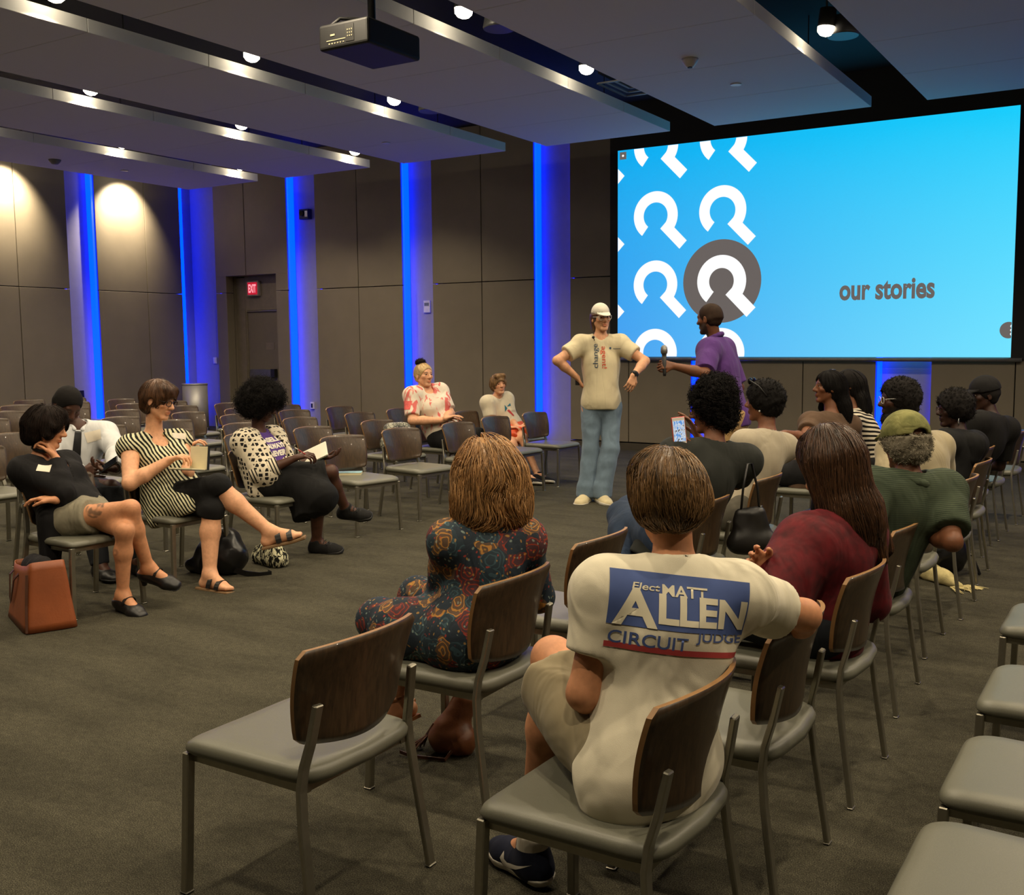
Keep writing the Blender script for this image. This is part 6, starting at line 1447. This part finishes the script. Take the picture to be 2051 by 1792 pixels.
def speaker():
    gf = V3(-4.6, 8.62, 0); d = dep(gf+UP*.9)
    P = at(1204, 812, d); J = skeleton(P, -86, -88, at(1203, 677, d-.03), at(1204, 637, d-.07), -72, -2, -4, 1.07, .86, sh=.170, shdrop=.035)
    arms(J, (1116, 722, 'n'), (1156, 756, 'f'), (1292, 723, 'n'), (1269, 752, 'n'))
    legs(J, (1182, 896, 'n'), (1176, 984, 'f'), (1224, 896, 'n'), (1206, 984, 'f'), facing(-112)-UP*.05, facing(-70)-UP*.05)
    for S, (px, py) in (('R', (1174, 986)), ('L', (1206, 987))):
        a = atz(px, py, .085); J['an'+S] = a; kx, ky = ((1182, 898), (1222, 898))[S == 'L']; J['kn'+S] = chain(a, kx, ky, np.linalg.norm(J['hip'+S]-a)*.5, False)
    o = body('person', 'tall man in a white cap and cream T-shirt standing with hand on hip', J, 'pale', .0055,
             [dict(w=J.wrR, d=at(1164, 772, dep(J.wrR)+.03)-J.wrR, n=nrm(RTH+_fw*.4), curl=.35, thumb=-1), dict(w=J.wrL, d=at(1262, 774, dep(J.wrL)-.02)-J.wrL, n=nrm(_fw-RTH*.3), curl=.5, thumb=1)], colkw=dict(brow=(.09, .05, .03)))
    eyes(J, o)
    sh, _ = cloth('shirt', J, o, fabric('cream_tshirt', lin(216, 204, 170), .03, .5, 8), lambda v: (shirt(v, J, .016, .60, .60, .2, .014, neck=.066, flare=.0), v.ell(J.P+UP*.04, (.188, .135, .17), J.FH, .05), v.cap(J.C-UP*.03, J.P+UP*.06, .155, .15, .06), v.plane(J.P-J.sp*.035, -J.sp)), .0065, .005, 22, 35)
    f, x, z = J.FC[:, 1], J.FC[:, 0], J.FC[:, 2]
    def onchest(px, py): return at(px, py, dep(J.C)-.2)
    n = nrm(f); rt = nrm(np.cross(UP, n)); up = np.cross(n, rt); c1, c2 = onchest(1195, 712), onchest(1210, 715); pm = dep(J.C)/FPX
    wrap(sh, 'change', .0005, (48*pm, 13*pm), c1, up, -rt, mat('print_navy', lin(52, 74, 96), .8), sh, 'lettering', .006, .02); wrap(sh, 'agent!', .0005, (44*pm, 13*pm), c2, -up, rt, mat('print_orange', lin(206, 84, 56), .8), sh, 'lettering', .006, .02)
    wrap(sh, None, 0, None, onchest(1234, 696), rt, up, mat('print_navy', lin(52, 74, 96), .8), sh, 'printed_mark', .003, .012, [[(-.045+.011*math.cos(q), .011*math.sin(q)) for q in [2*math.pi*i/10 for i in range(10)]], [(-.02, -.008), (.05, -.008), (.05, -.003), (-.02, -.003)]])
    def tr(v):
        trousers(v, J, .0, 2, 2, .018, .10)
        for S in 'RL': v.cap(J['kn'+S], J['an'+S]+UP*.0, .074, .078, .02); v.cap(J['an'+S]+UP*.05, J['an'+S]-UP*.035, .080, .084, .02, cb=True)
    cloth('trousers', J, o, fabric('washed_blue_cotton', lin(112, 132, 150), .10, .6, 7), tr, .0075, .012, 21, 39)
    for S in 'RL': shoe(J, S, o, 'shoe', fabric('cream_canvas', lin(214, 200, 160), .04, .2, 14), RUB_W, .014, high=.0, thicksole=.03)
    cap_hat(J, o, fabric('white_cap_cloth', lin(228, 222, 206), .03, .2, 12), .003)
    def bh(v): hair_shape(v, J, .012, .04, -.085, k=.02); v.plane(J.H+J.FH_ @ V3(0, 0, .045), J.FH_[:, 2]); face_cut(v, J, .07, .075, yb=.05)
    hair_obj(J, o, HAIR_DB, bh, .006, .002, 60, 48)
    glasses(J, o, mat('clear_frame', lin(196, 196, 190), .2), .003, .027, .02)
    m = MB(); a = J.wrL*.92+J.elL*.08; ax = nrm(J.wrL-J.elL); u = nrm(np.cross(ax, UP)); w_ = np.cross(ax, u); m.bar([Vector((a+(u*math.cos(q)+w_*math.sin(q))*.034).tolist()) for q in [2*math.pi*i/20 for i in range(21)]], .026, .005, ax.tolist()); q = a-_fw*.036; m.box(q.tolist(), (.04, .012, .04), bev=.004); m.build('watch', RUB_BK, o)
    m = MB(); q = onchest(1189, 674)+_fw*.06; m.sphere(q.tolist(), .014, 10, 8); m.tube([Vector(q.tolist()), Vector((q+RTH*.012-UP*.03+_fw*.01).tolist())], .004, 6); m.build('lapel_microphone', RUB_BK, o)
    m = MB(); q = at(1157, 766, dep(J.wrR)+.02); m.box(q.tolist(), (.04, .03, .05), bev=.005); t = m.build('clicker', RUB_BK); tag(t, 'small black clicker in the hand on the speaker\'s hip', 'clicker')
def mic_man():
    d = 8.25; P = at(1462, 842, d); J = skeleton(P, 150, 152, at(1432, 684, d-.02), at(1421, 640, d-.04), 138, -4, 0, 1.03, 1.0, sh=.172, shdrop=.045)
    arms(J, (1480, 775, 'f'), (1465, 830, 'f'), (1412, 748, 'n'), (1350, 733, 'f')); J['wrL'] = at(1349, 733, dep(J.elL)-.02)
    fl = lambda px, d_: (lambda q: V3(q[0], q[1], .09))(at(px, 1000, d_)); J['anR'] = fl(1470, d+.1); J['anL'] = fl(1452, d-.12)
    for S in 'RL': J['kn'+S] = (J['hip'+S]+J['an'+S])*.5+J.fh*.03; J['to'+S] = facing(150)
    o = body('person', 'standing man in a purple polo and tan trousers, holding out a microphone', J, 'brown', .0055,
             [dict(w=J.wrL, d=at(1330, 730, dep(J.wrL)-.01)-J.wrL, n=nrm(_fw*.8-UP*.3), curl=1.0, thumb=1, tcurl=.9), dict(w=J.wrR, d=V3(0, 0, -1)+facing(150)*.3, n=-J.rh, curl=.4, thumb=-1)], colkw=dict(brow=(.012, .008, .006), beard=(.06, .038, .027)))
    eyes(J, o)
    PP = fabric('purple_polo', lin(82, 48, 116), .08, .5, 8)
    cloth('polo_shirt', J, o, PP, lambda v: shirt(v, J, .020, .92, .92, .06, .016, neck=.07), .007, .005, 18, 53)
    def co(v):
        f = J.FC[:, 1]; x = J.FC[:, 0]; c = J.N+J.sp*.05
        pts = [c+(x*math.cos(a)+f*math.sin(a))*.066-UP*.02*math.sin(a) for a in [2*math.pi*i/14 for i in range(15)]]
        for a, b in zip(pts, pts[1:]): v.cap(a, b, .018, .018, .01)
    cloth('collar', J, o, PP, co, .006, .001, 20, 3)
    cloth('trousers', J, o, fabric('tan_chino', lin(168, 136, 90), .06, .4, 8), lambda v: trousers(v, J, .018, 2, 2, .014, .1), .008, .005, 20, 55)
    m = MB(); c = J.P+J.sp*.075; m.bar([Vector((c+J.rh*math.cos(a)*.175+J.fh*math.sin(a)*.142).tolist()) for a in [2*math.pi*i/32 for i in range(33)]], .035, .006, J.sp.tolist()); m.build('belt', LEATH_BK, o)
    for S in 'RL': shoe(J, S, o, 'shoe', LEATH_BK, RUB_BK, .008)
    def bh(v): hair_shape(v, J, .0045, .02, -.02, k=.02); face_cut(v, J, .078, .074, yb=.05)
    hair_obj(J, o, hair_mat('shaved_hair', lin(26, 18, 14), lin(58, 42, 32), .7), bh, .005, .0005)
    t = thing('microphone', 'black handheld microphone with grey mesh head, held towards the speaker', 'microphone'); b = J.hand_mic = at(1331, 748, dep(J.wrL)-.015); tp = at(1330, 699, dep(J.wrL)-.02); t.location = b.tolist(); dv = tp-b; V = lambda k_: Vector((dv*k_).tolist())
    m = MB(); m.tube([V(-.1), V(0), V(.8)], [.011, .013, .018], 14); m.build('handle', RUB_BK, t, True); m = MB(); m.tube([V(.8), V(.82), V(.92), V(1.08), V(1.16)], [.018, .024, .027, .024, .010], 16); m.build('mesh_head', mat('mic_mesh', lin(140, 138, 134), .4, .7), t, True)
woman_black(); man_tie(); woman_striped_top(); woman_dotted(); woman_pink(); boy_white(); speaker(); mic_man()
# ================================================================ things lying about
def V(q): return Vector((float(q[0]), float(q[1]), float(q[2])))
def soft(name, vol_fn, lo, hi, v, m, parent, amp=.004, f=30, seed=2, smooth=2):
    vol = Vol(lo, hi, v); vol_fn(vol); P, Q = vol.net(smooth)
    if amp: P = folds(P, Q, amp, f, seed)
    return link(name, mesh_from(name, P, Q), m, parent)
# brown leather tote by the woman in the black cardigan
b = atz(50, 1266, 0); t = thing('tote_bag', 'brown leather tote bag on the carpet, stuffed with black cloth, at the left edge', 'bag', b.tolist(), math.radians(-22))
TAN2 = mat('brown_leather', lin(140, 74, 38), .5, var=.15, vs=6, bump=.15, bs=90)
m = MB(); bm = m.bm; n = 40; rings = []
for j in range(9):
    z = j/8; row = []
    for i in range(n):
        a = 2*math.pi*i/n; e = .2; hx, hy = .262-.035*z, .135-.045*z
        x = math.copysign(abs(math.cos(a))**e, math.cos(a))*hx; y = math.copysign(abs(math.sin(a))**e, math.sin(a))*hy
        row.append(bm.verts.new((x-.19, y+.12, .004+.325*z-(.05*((x/.22)**2-.2)*-1*z if z > .6 else 0)-.05*z*(x < -.0)*abs(x)/.2)))
    rings.append(row)
for r0, r1 in zip(rings, rings[1:]):
    for i in range(n): bm.faces.new((r0[i], r0[(i+1) % n], r1[(i+1) % n], r1[i])).smooth = True
bm.faces.new(rings[0][::-1]); o = m.build('bag_body', TAN2, t); md = o.modifiers.new('thick', 'SOLIDIFY'); md.thickness = .005
soft('cloth_bundle', lambda v: (v.ell((-.22, .12, .285), (.19, .055, .07), None, .03), v.ell((-.12, .13, .30), (.09, .05, .06), None, .03), v.ell((-.33, .11, .28), (.08, .05, .07), None, .03)), V3(-.45, 0, .18), V3(0, .25, .42), .008, BLK_CLOTH, t, .007, 34)
m = MB(); m.bar([(.072, -.004, .01), (.05, .005, .15), (.036, .018, .31)], .006, .012, (1, 0, 0)); m.build('seam', mat('handle_leather', lin(70, 38, 22), .45), t)
m = MB(); m.bar([(-.22, .022, .27), (-.24, .0, .24), (-.29, -.01, .13), (-.31, -.012, .09), (-.33, -.01, .13), (-.35, .0, .25), (-.35, .02, .27)], .022, .005, (1, 0, 0)); m.build('handle', mat('handle_leather', lin(70, 38, 22), .45), t)
# backpack
b = atz(445, 1148, 0); t = thing('backpack', 'shiny black backpack slumped on the carpet behind a bare shin', 'bag', b.tolist(), math.radians(20))
NYL = mat('black_nylon', lin(20, 20, 22), .32, bump=.3, bs=30)
soft('bag_body', lambda v: (v.ell((0, .0, .12), (.17, .12, .13), None, .04), v.ell((.02, .02, .2), (.10, .09, .10), None, .05), v.ell((-.13, .02, .05), (.12, .1, .06), None, .05), v.plane((0, 0, .004), (0, 0, -1))), V3(-.3, -.2, 0), V3(.3, .2, .35), .009, NYL, t, .016, 26, 5)
m = MB(); m.bar([(.12, -.06, .04), (.20, -.06, .02), (.28, -.03, .006), (.34, .02, .006), (.30, .06, .006)], .035, .006, (0, 0, 1)); m.build('shoulder_strap', NYL, t)
m = MB(); m.sphere((-.15, -.02, .13), (.03, .02, .025), 10, 8); m.build('key_fob', mat('yellow_plastic', lin(200, 196, 90), .5), t)
# speckled handbag
b = atz(541, 1130, 0); t = thing('handbag', 'black and white speckled fabric handbag on the carpet under the crossed foot', 'bag', b.tolist(), math.radians(-12))
SPK = pattern_mat('speckle_print', 'blot', lin(24, 24, 20), lin(196, 192, 160), 60, .52)
soft('bag_body', lambda v: (v.cap((-.10, 0, .05), (.10, 0, .05), .07, .07, .03), v.cap((-.06, 0, .11), (.09, 0, .12), .035, .04, .04), v.plane((0, 0, .004), (0, 0, -1))), V3(-.2, -.12, 0), V3(.2, .12, .2), .006, SPK, t, .006, 40, 6)
m = MB(); m.tube([(-.10, 0, .10), (-.09, .0, .16), (-.02, .01, .185), (.06, .01, .18), (.11, 0, .12)], .008, 8); m.build('handle', BLK_CLOTH, t, True)
# brown purse with tassels
b = atz(905, 1500, 0); t = thing('purse', 'brown leather purse with tassels under the chair of the paisley dress', 'bag', b.tolist(), math.radians(-35))
soft('bag_body', lambda v: (v.cap((0, -.02, .05), (0, .05, .17), .062, .045, .03), v.cap((-.03, .0, .045), (.05, .02, .045), .058, .055, .04), v.plane((0, 0, .004), (0, 0, -1))), V3(-.2, -.15, 0), V3(.2, .2, .3), .006, mat('purse_leather', lin(118, 70, 40), .45, bump=.2), t, .004, 40, 6)
m = MB()
for i in range(14): a = -.5+i*.07; m.bar([(-.03, -.06, .10), (-.05+.01*math.sin(i*2), -.08, .05), (-.06+.05*a, -.11-.02*math.cos(i), .008)], .006, .003, (1, 0, .2))
m.build('tassel', mat('tassel_leather', lin(96, 58, 36), .5), t)
m = MB(); m.bar([(-.05, .0, .14), (-.12, .03, .06), (-.17, .06, .01), (-.14, .12, .01), (-.06, .12, .03)], .014, .003, (0, 0, 1)); m.bar([(.06, .02, .06), (.10, -.06, .008), (.02, -.16, .008), (-.03, -.19, .012)], .012, .004, (0, 0, 1)); m.build('strap', mat('handle_leather', lin(70, 38, 22), .45), t)
# booklet on the empty chair
b = atz(700, 950, .437); t = thing('booklet', 'thick pale blue booklet lying on an empty chair seat', 'booklet', b.tolist(), math.radians(35))
m = MB(); m.box((0, 0, .010), (.20, .12, .018)); m.build('page_block', mat('cream_page', lin(214, 204, 168), .8), t); m = MB(); m.box((0, 0, .0205), (.203, .123, .002)); m.build('cover', mat('pale_blue_cover', lin(150, 186, 196), .4, var=.4, vs=20), t)
# snakeskin bag on a chair
c = CH['L', 0, 5].location; t = thing('shoulder_bag', 'grey snakeskin shoulder bag standing on a chair beside the woman in pink', 'bag', (c.x-.02, c.y+.06, .436), math.radians(70))
N = NT('snakeskin'); vo = N.new('ShaderNodeTexVoronoi', feature='DISTANCE_TO_EDGE'); vo.inputs['Scale'].default_value = 26; N.link(N.coord(), vo.inputs[0]); n_ = N.noise(N.coord(), 10, 2); N.base(N.mix(N.ramp(vo.outputs[0], [(.03, (1, 1, 1, 1)), (.09, (0, 0, 0, 1))]), N.ramp(n_.outputs[0], [(.35, lin(70, 70, 60)), (.65, lin(168, 166, 148))]), lin(22, 22, 20))); N.setp(.5)
soft('bag_body', lambda v: (v.cap((-.10, 0, .10), (.10, 0, .10), .085, .085, .03), v.cap((-.08, 0, .24), (.08, 0, .24), .06, .06, .05), v.plane((0, 0, .004), (0, 0, -1))), V3(-.25, -.14, 0), V3(.25, .14, .36), .008, N.m, t, .006, 30, 6)
m = MB(); m.bar([(.08, -.03, .26), (.16, -.09, .14), (.20, -.14, .01), (.12, -.2, .008)], .02, .004, (0, 0, 1)); m.build('strap', LEATH_BK, t)
# black tote hanging from a chair back
b = at(1503, 1108, 5.0); t = thing('tote_bag', 'black leather tote hanging from a chair back behind the person with curly hair', 'bag', b.tolist(), math.radians(25))
soft('bag_body', lambda v: (v.cap((-.06, 0, .05), (.08, 0, .05), .05, .05, .03), v.cap((-.05, 0, .06), (-.05, 0, .19), .045, .03, .04), v.cap((.06, 0, .06), (.04, 0, .20), .045, .03, .04), v.cap((0, 0, .06), (0, 0, .19), .045, .03, .04)), V3(-.2, -.1, -.03), V3(.2, .1, .3), .006, LEATH_BK, t, .004, 30, 6)
m = MB(); m.tube([(-.05, -.01, .19), (-.04, -.01, .32), (-.02, .0, .44), (.0, .01, .44), (.03, .0, .32), (.04, -.01, .2)], .006, 6); m.build('handle', LEATH_BK, t, True)
# shawl with fringe and a dark bag on the floor, right
b = atz(1890, 1168, 0); t = thing('shawl', 'cream shawl with a long fringe trailing onto the carpet', 'shawl', b.tolist())
CRS = mat('cream_wool', lin(196, 182, 130), .9, var=.12, vs=30, bump=.3, bs=120)
P0, P1_, P2 = atz(1800, 1138, 0)-b, V3(0, 0, 0), atz(1930, 1180, 0)-b
soft('cloth', lambda v: (v.cap(P0+UP*.20, P0*.5+UP*.07, .05, .06, .05), v.cap(P0*.5+UP*.06, P1_+UP*.02, .07, .05, .05), v.cap(P1_+UP*.02, P2*.8+UP*.012, .05, .02, .04), v.plane((0, 0, .003), (0, 0, -1))), np.minimum(P0, P2)-.15, np.maximum(P0, P2)+V3(.15, .15, .35), .008, CRS, t, .01, 30, 8)
m = MB(); d_ = nrm(P2); s_ = np.cross(d_, UP)
for i in range(26):
    q = P2*.78+s_*(random.uniform(-.07, .07)); e = q+d_*random.uniform(.06, .15)+s_*random.uniform(-.09, .09); m.tube([V(q+UP*.012), V((q+e)/2+UP*.010), V(e+UP*.005)], [.004, .004, .002], 5)
m.build('fringe', CRS, t)
b = atz(1893, 1148, 0); t = thing('bag', 'dark bag on the carpet behind the cream shawl', 'bag', b.tolist(), .5)
soft('bag_body', lambda v: (v.ell((0, 0, .12), (.13, .1, .13), None, .04), v.ell((.04, .05, .2), (.08, .06, .06), None, .05), v.plane((0, 0, .004), (0, 0, -1))), V3(-.2, -.2, 0), V3(.2, .2, .35), .009, NYL, t, .01, 28, 5)
m = MB(); m.tube([(.08, 0, .18), (.16, -.04, .12), (.2, -.06, .01), (.22, .02, .008)], .007, 6); m.build('strap', NYL, t)
# steel bin by the corner
t = thing('litter_bin', 'tall round brushed steel litter bin beside the blue corner niche', 'bin', (-14.78, 12.42, 0))
STN = mat('bin_steel', lin(214, 212, 204), .5, .6, var=.03)
m = MB(); m.tube([(0, 0, .03), (0, 0, .80)], .215, 36); m.build('bin_body', STN, t); m = MB(); m.tube([(0, 0, .80), (0, 0, .825), (0, 0, .826)], [.22, .22, .15], 36); m.build('rim', STN, t); m = MB(); m.tube([(0, 0, 0), (0, 0, .03)], .205, 36); m.build('base', RUB_BK, t)
# devices on the walls
WPL = mat('white_plastic', lin(216, 214, 210), .4); yn = YB+PD+.01
def plate(name, label, cat, x, z, w_, h_, m_, det=None, y=None, group=None):
    t = thing(name, label, cat, (x, (yn if y is None else y), z), 0, group); m = MB(); m.box((0, -.014, 0), (w_, .028, h_), bev=.004); m.build('case', m_, t)
    if det: mm = MB(); mm.box((0, -.030, det[1]), (w_*det[0], .006, h_*det[2]), bev=.001); mm.build('display', det[3], t)
    return t
plate('wall_phone_panel', 'white control panel on the niche behind the woman in pink', 'control panel', -10.09, 2.09, .125, .19, WPL, (.7, .035, .25, mat('grey_display', lin(110, 118, 124), .3)))
t = thing('wall_camera', 'small black camera box high in the first blue niche beyond the door', 'camera', (-12.62, yn, 3.70)); m = MB(); m.box((0, -.05, 0), (.21, .1, .17), bev=.01); m.build('case', RUB_BK, t); m = MB(); m.cyl((-.03, -.1, .01), (-.03, -.125, .01), .05, .045, 16); m.build('lens', mat('dark_lens', lin(16, 15, 15), .1), t); m = MB(); m.box((.065, -.102, .0), (.06, .006, .1)); m.build('label_plate', mat('silver', lin(220, 220, 225), .2, .9), t)
plate('light_switch', 'left switch plate of the pair on the corner niche', 'switch', -15.02, 1.22, .07, .115, WPL, (.45, 0, .6, RUB_W), group='switch plates on the corner niche'); plate('light_switch', 'right switch plate of the pair on the corner niche', 'switch', -14.86, 1.22, .07, .115, WPL, (.45, 0, .6, RUB_W), group='switch plates on the corner niche')
plate('wall_outlet', 'left outlet plate low in the niche beyond the door', 'outlet', -12.62, .45, .08, .12, WPL, (.5, 0, .6, RUB_BK), group='outlet plates in the niche'); plate('wall_outlet', 'right outlet plate low in the niche beyond the door', 'outlet', -12.38, .45, .08, .12, WPL, (.5, 0, .6, mat('red_socket', lin(150, 40, 50), .5)), group='outlet plates in the niche')
t = thing('wall_plaque', 'small dark plaque low in the left wall niche', 'plaque', (XL-PD+.02, 10.62, .66)); m = MB(); m.box((.01, 0, 0), (.02, .24, .20), bev=.003); m.build('board', mat('plaque_dark', lin(22, 26, 40), .3), t)
# projector
t = thing('projector', 'black ceiling projector on a pole, its rear panel of sockets facing the camera', 'projector', at(742, 88, 7.1).tolist())
PB = mat('projector_black', lin(10, 10, 11), .6)
m = MB(); m.box((0, 0, 0), (.44, .56, .17), bev=.02, seg=3); m.build('case', PB, t)
m = MB(); m.tube([(.0, .02, .09), (.0, .02, ZC-at(742, 88, 7.1)[2])], .028, 14); m.box((0, .02, .10), (.16, .16, .03)); m.build('pole', RUB_BK, t)
m = MB(); m.cyl((.08, .27, .0), (.08, .34, 0), .06, .055, 20); m.build('lens', mat('dark_lens', lin(16, 15, 15), .1), t)
PO = mat('socket_print', lin(150, 146, 120), .5); m = MB(); m.box((-.06, -.281, -.03), (.17, .004, .006)); m.box((-.09, -.281, .005), (.04, .004, .012)); m.build('socket_strip', PO, t)
m = MB(); m.box((.06, -.2815, .0), (.075, .003, .11)); m.build('keypad', mat('keypad_dark', lin(30, 29, 26), .5), t)
for r_ in range(3):
    for c_ in range(3): m = MB(); m.box((.045+.018*c_, -.284, .02-.02*r_), (.008, .003, .009)); m.build('button', PO, t)
for c_ in range(6): m = MB(); m.box((-.12+.025*c_, -.281, -.05), (.012, .004, .008)); m.build('socket', PO, t)
m = MB(); m.tube([(-.17, -.22, .085), (-.13, -.16, .15), (-.05, -.05, .16), (0, .02, .13)], .012, 8); m.build('cable', RUB_BK, t, True)
# under the ceiling
t = thing('smoke_detector', 'white smoke detector on the panel over the left half of the screen', 'detector', (-3.74, 8.72, 4.0)); m = MB(); m.tube([(0, 0, 0), (0, 0, -.02), (0, 0, -.05), (0, 0, -.07)], [.075, .07, .05, .035], 20); m.build('case', WPL, t, True); m = MB(); m.cyl((0, 0, -.07), (0, 0, -.078), .022, n=12); m.build('sensor', RUB_BK, t)
t = thing('smoke_detector', 'grey smoke detector on the panel nearest the left wall', 'detector', (-12.95, 8.7, 4.0)); m = MB(); m.tube([(0, 0, 0), (0, 0, -.02), (0, 0, -.06)], [.08, .075, .04], 20); m.build('case', mat('grey_plastic', lin(120, 118, 116), .5), t, True)
for x, y, nm in ((-3.71, 9.78, 'on the panel over the left half of the screen'), (-12.9, 9.75, 'on the panel nearest the left wall'), (-8.45, 10.2, 'on the third panel from the left wall')):
    t = thing('sprinkler_cover', 'small flat white disc '+nm, 'sprinkler', (x, y, 4.0), 0, 'flat white discs under the panels'); m = MB(); m.cyl((0, 0, 0), (0, 0, -.012), .055, .05, 20); m.build('disc', WPL, t)
for x, y, nm in ((-4.88, 7.38, 'right of the projector'), (-2.5, 9.12, 'over the screen'), (-7.22, 9.5, 'left of the projector')):
    t = thing('ceiling_speaker', 'round dark speaker hung in the ceiling gap '+nm, 'speaker', (x, y, 4.10), 0, 'round speakers in the ceiling gaps'); m = MB(); m.tube([(0, 0, 0), (0, 0, .02), (0, 0, .16)], [.13, .135, .11], 24); m.build('case', mat('speaker_case', lin(60, 60, 64), .4), t); m = MB(); m.cyl((0, 0, .16), (0, 0, ZC-4.10), .01, n=6); m.build('stem', CASE, t)
for x, y, nm in ((-4.9, 9.95, 'right of the projector'), (-9.55, 6.1, 'left of the third panel')):
    t = thing('air_vent', 'square metal air vent in the ceiling gap '+nm, 'vent', (x, y, 4.16), 0, 'air vents in the ceiling gaps'); m = MB()
    for i, s_ in enumerate((.5, .38, .26, .14)):
        for a, bb_ in (((-1, 0), 0), ((1, 0), 0), ((0, -1), 1), ((0, 1), 1)): m.box((a[0]*s_/2, a[1]*s_/2*1.3, .02*i), (.03 if not bb_ else s_, s_*1.3 if not bb_ else .03, .012))
    m.build('louvre', mat('vent_metal', lin(150, 152, 156), .4, .5), t); m = MB(); m.box((0, 0, .25), (.5, .65, .3)); m.build('duct', BLACK, t)
for x, y, nm in ((-2.42, 10.9, 'over the right half of the screen'), (-4.85, 11.2, 'over the left half of the screen')):
    t = thing('ceiling_bracket', 'small flat metal bracket in the ceiling gap '+nm, 'bracket', (x, y, 4.3), .5, 'flat brackets in the ceiling gaps'); m = MB(); m.box((0, 0, 0), (.08, .3, .015)); m.build('plate', mat('vent_metal', lin(150, 152, 156), .4, .5), t); m = MB(); m.cyl((0, 0, 0), (0, 0, ZC-4.3), .008, n=6); m.build('stem', CASE, t)
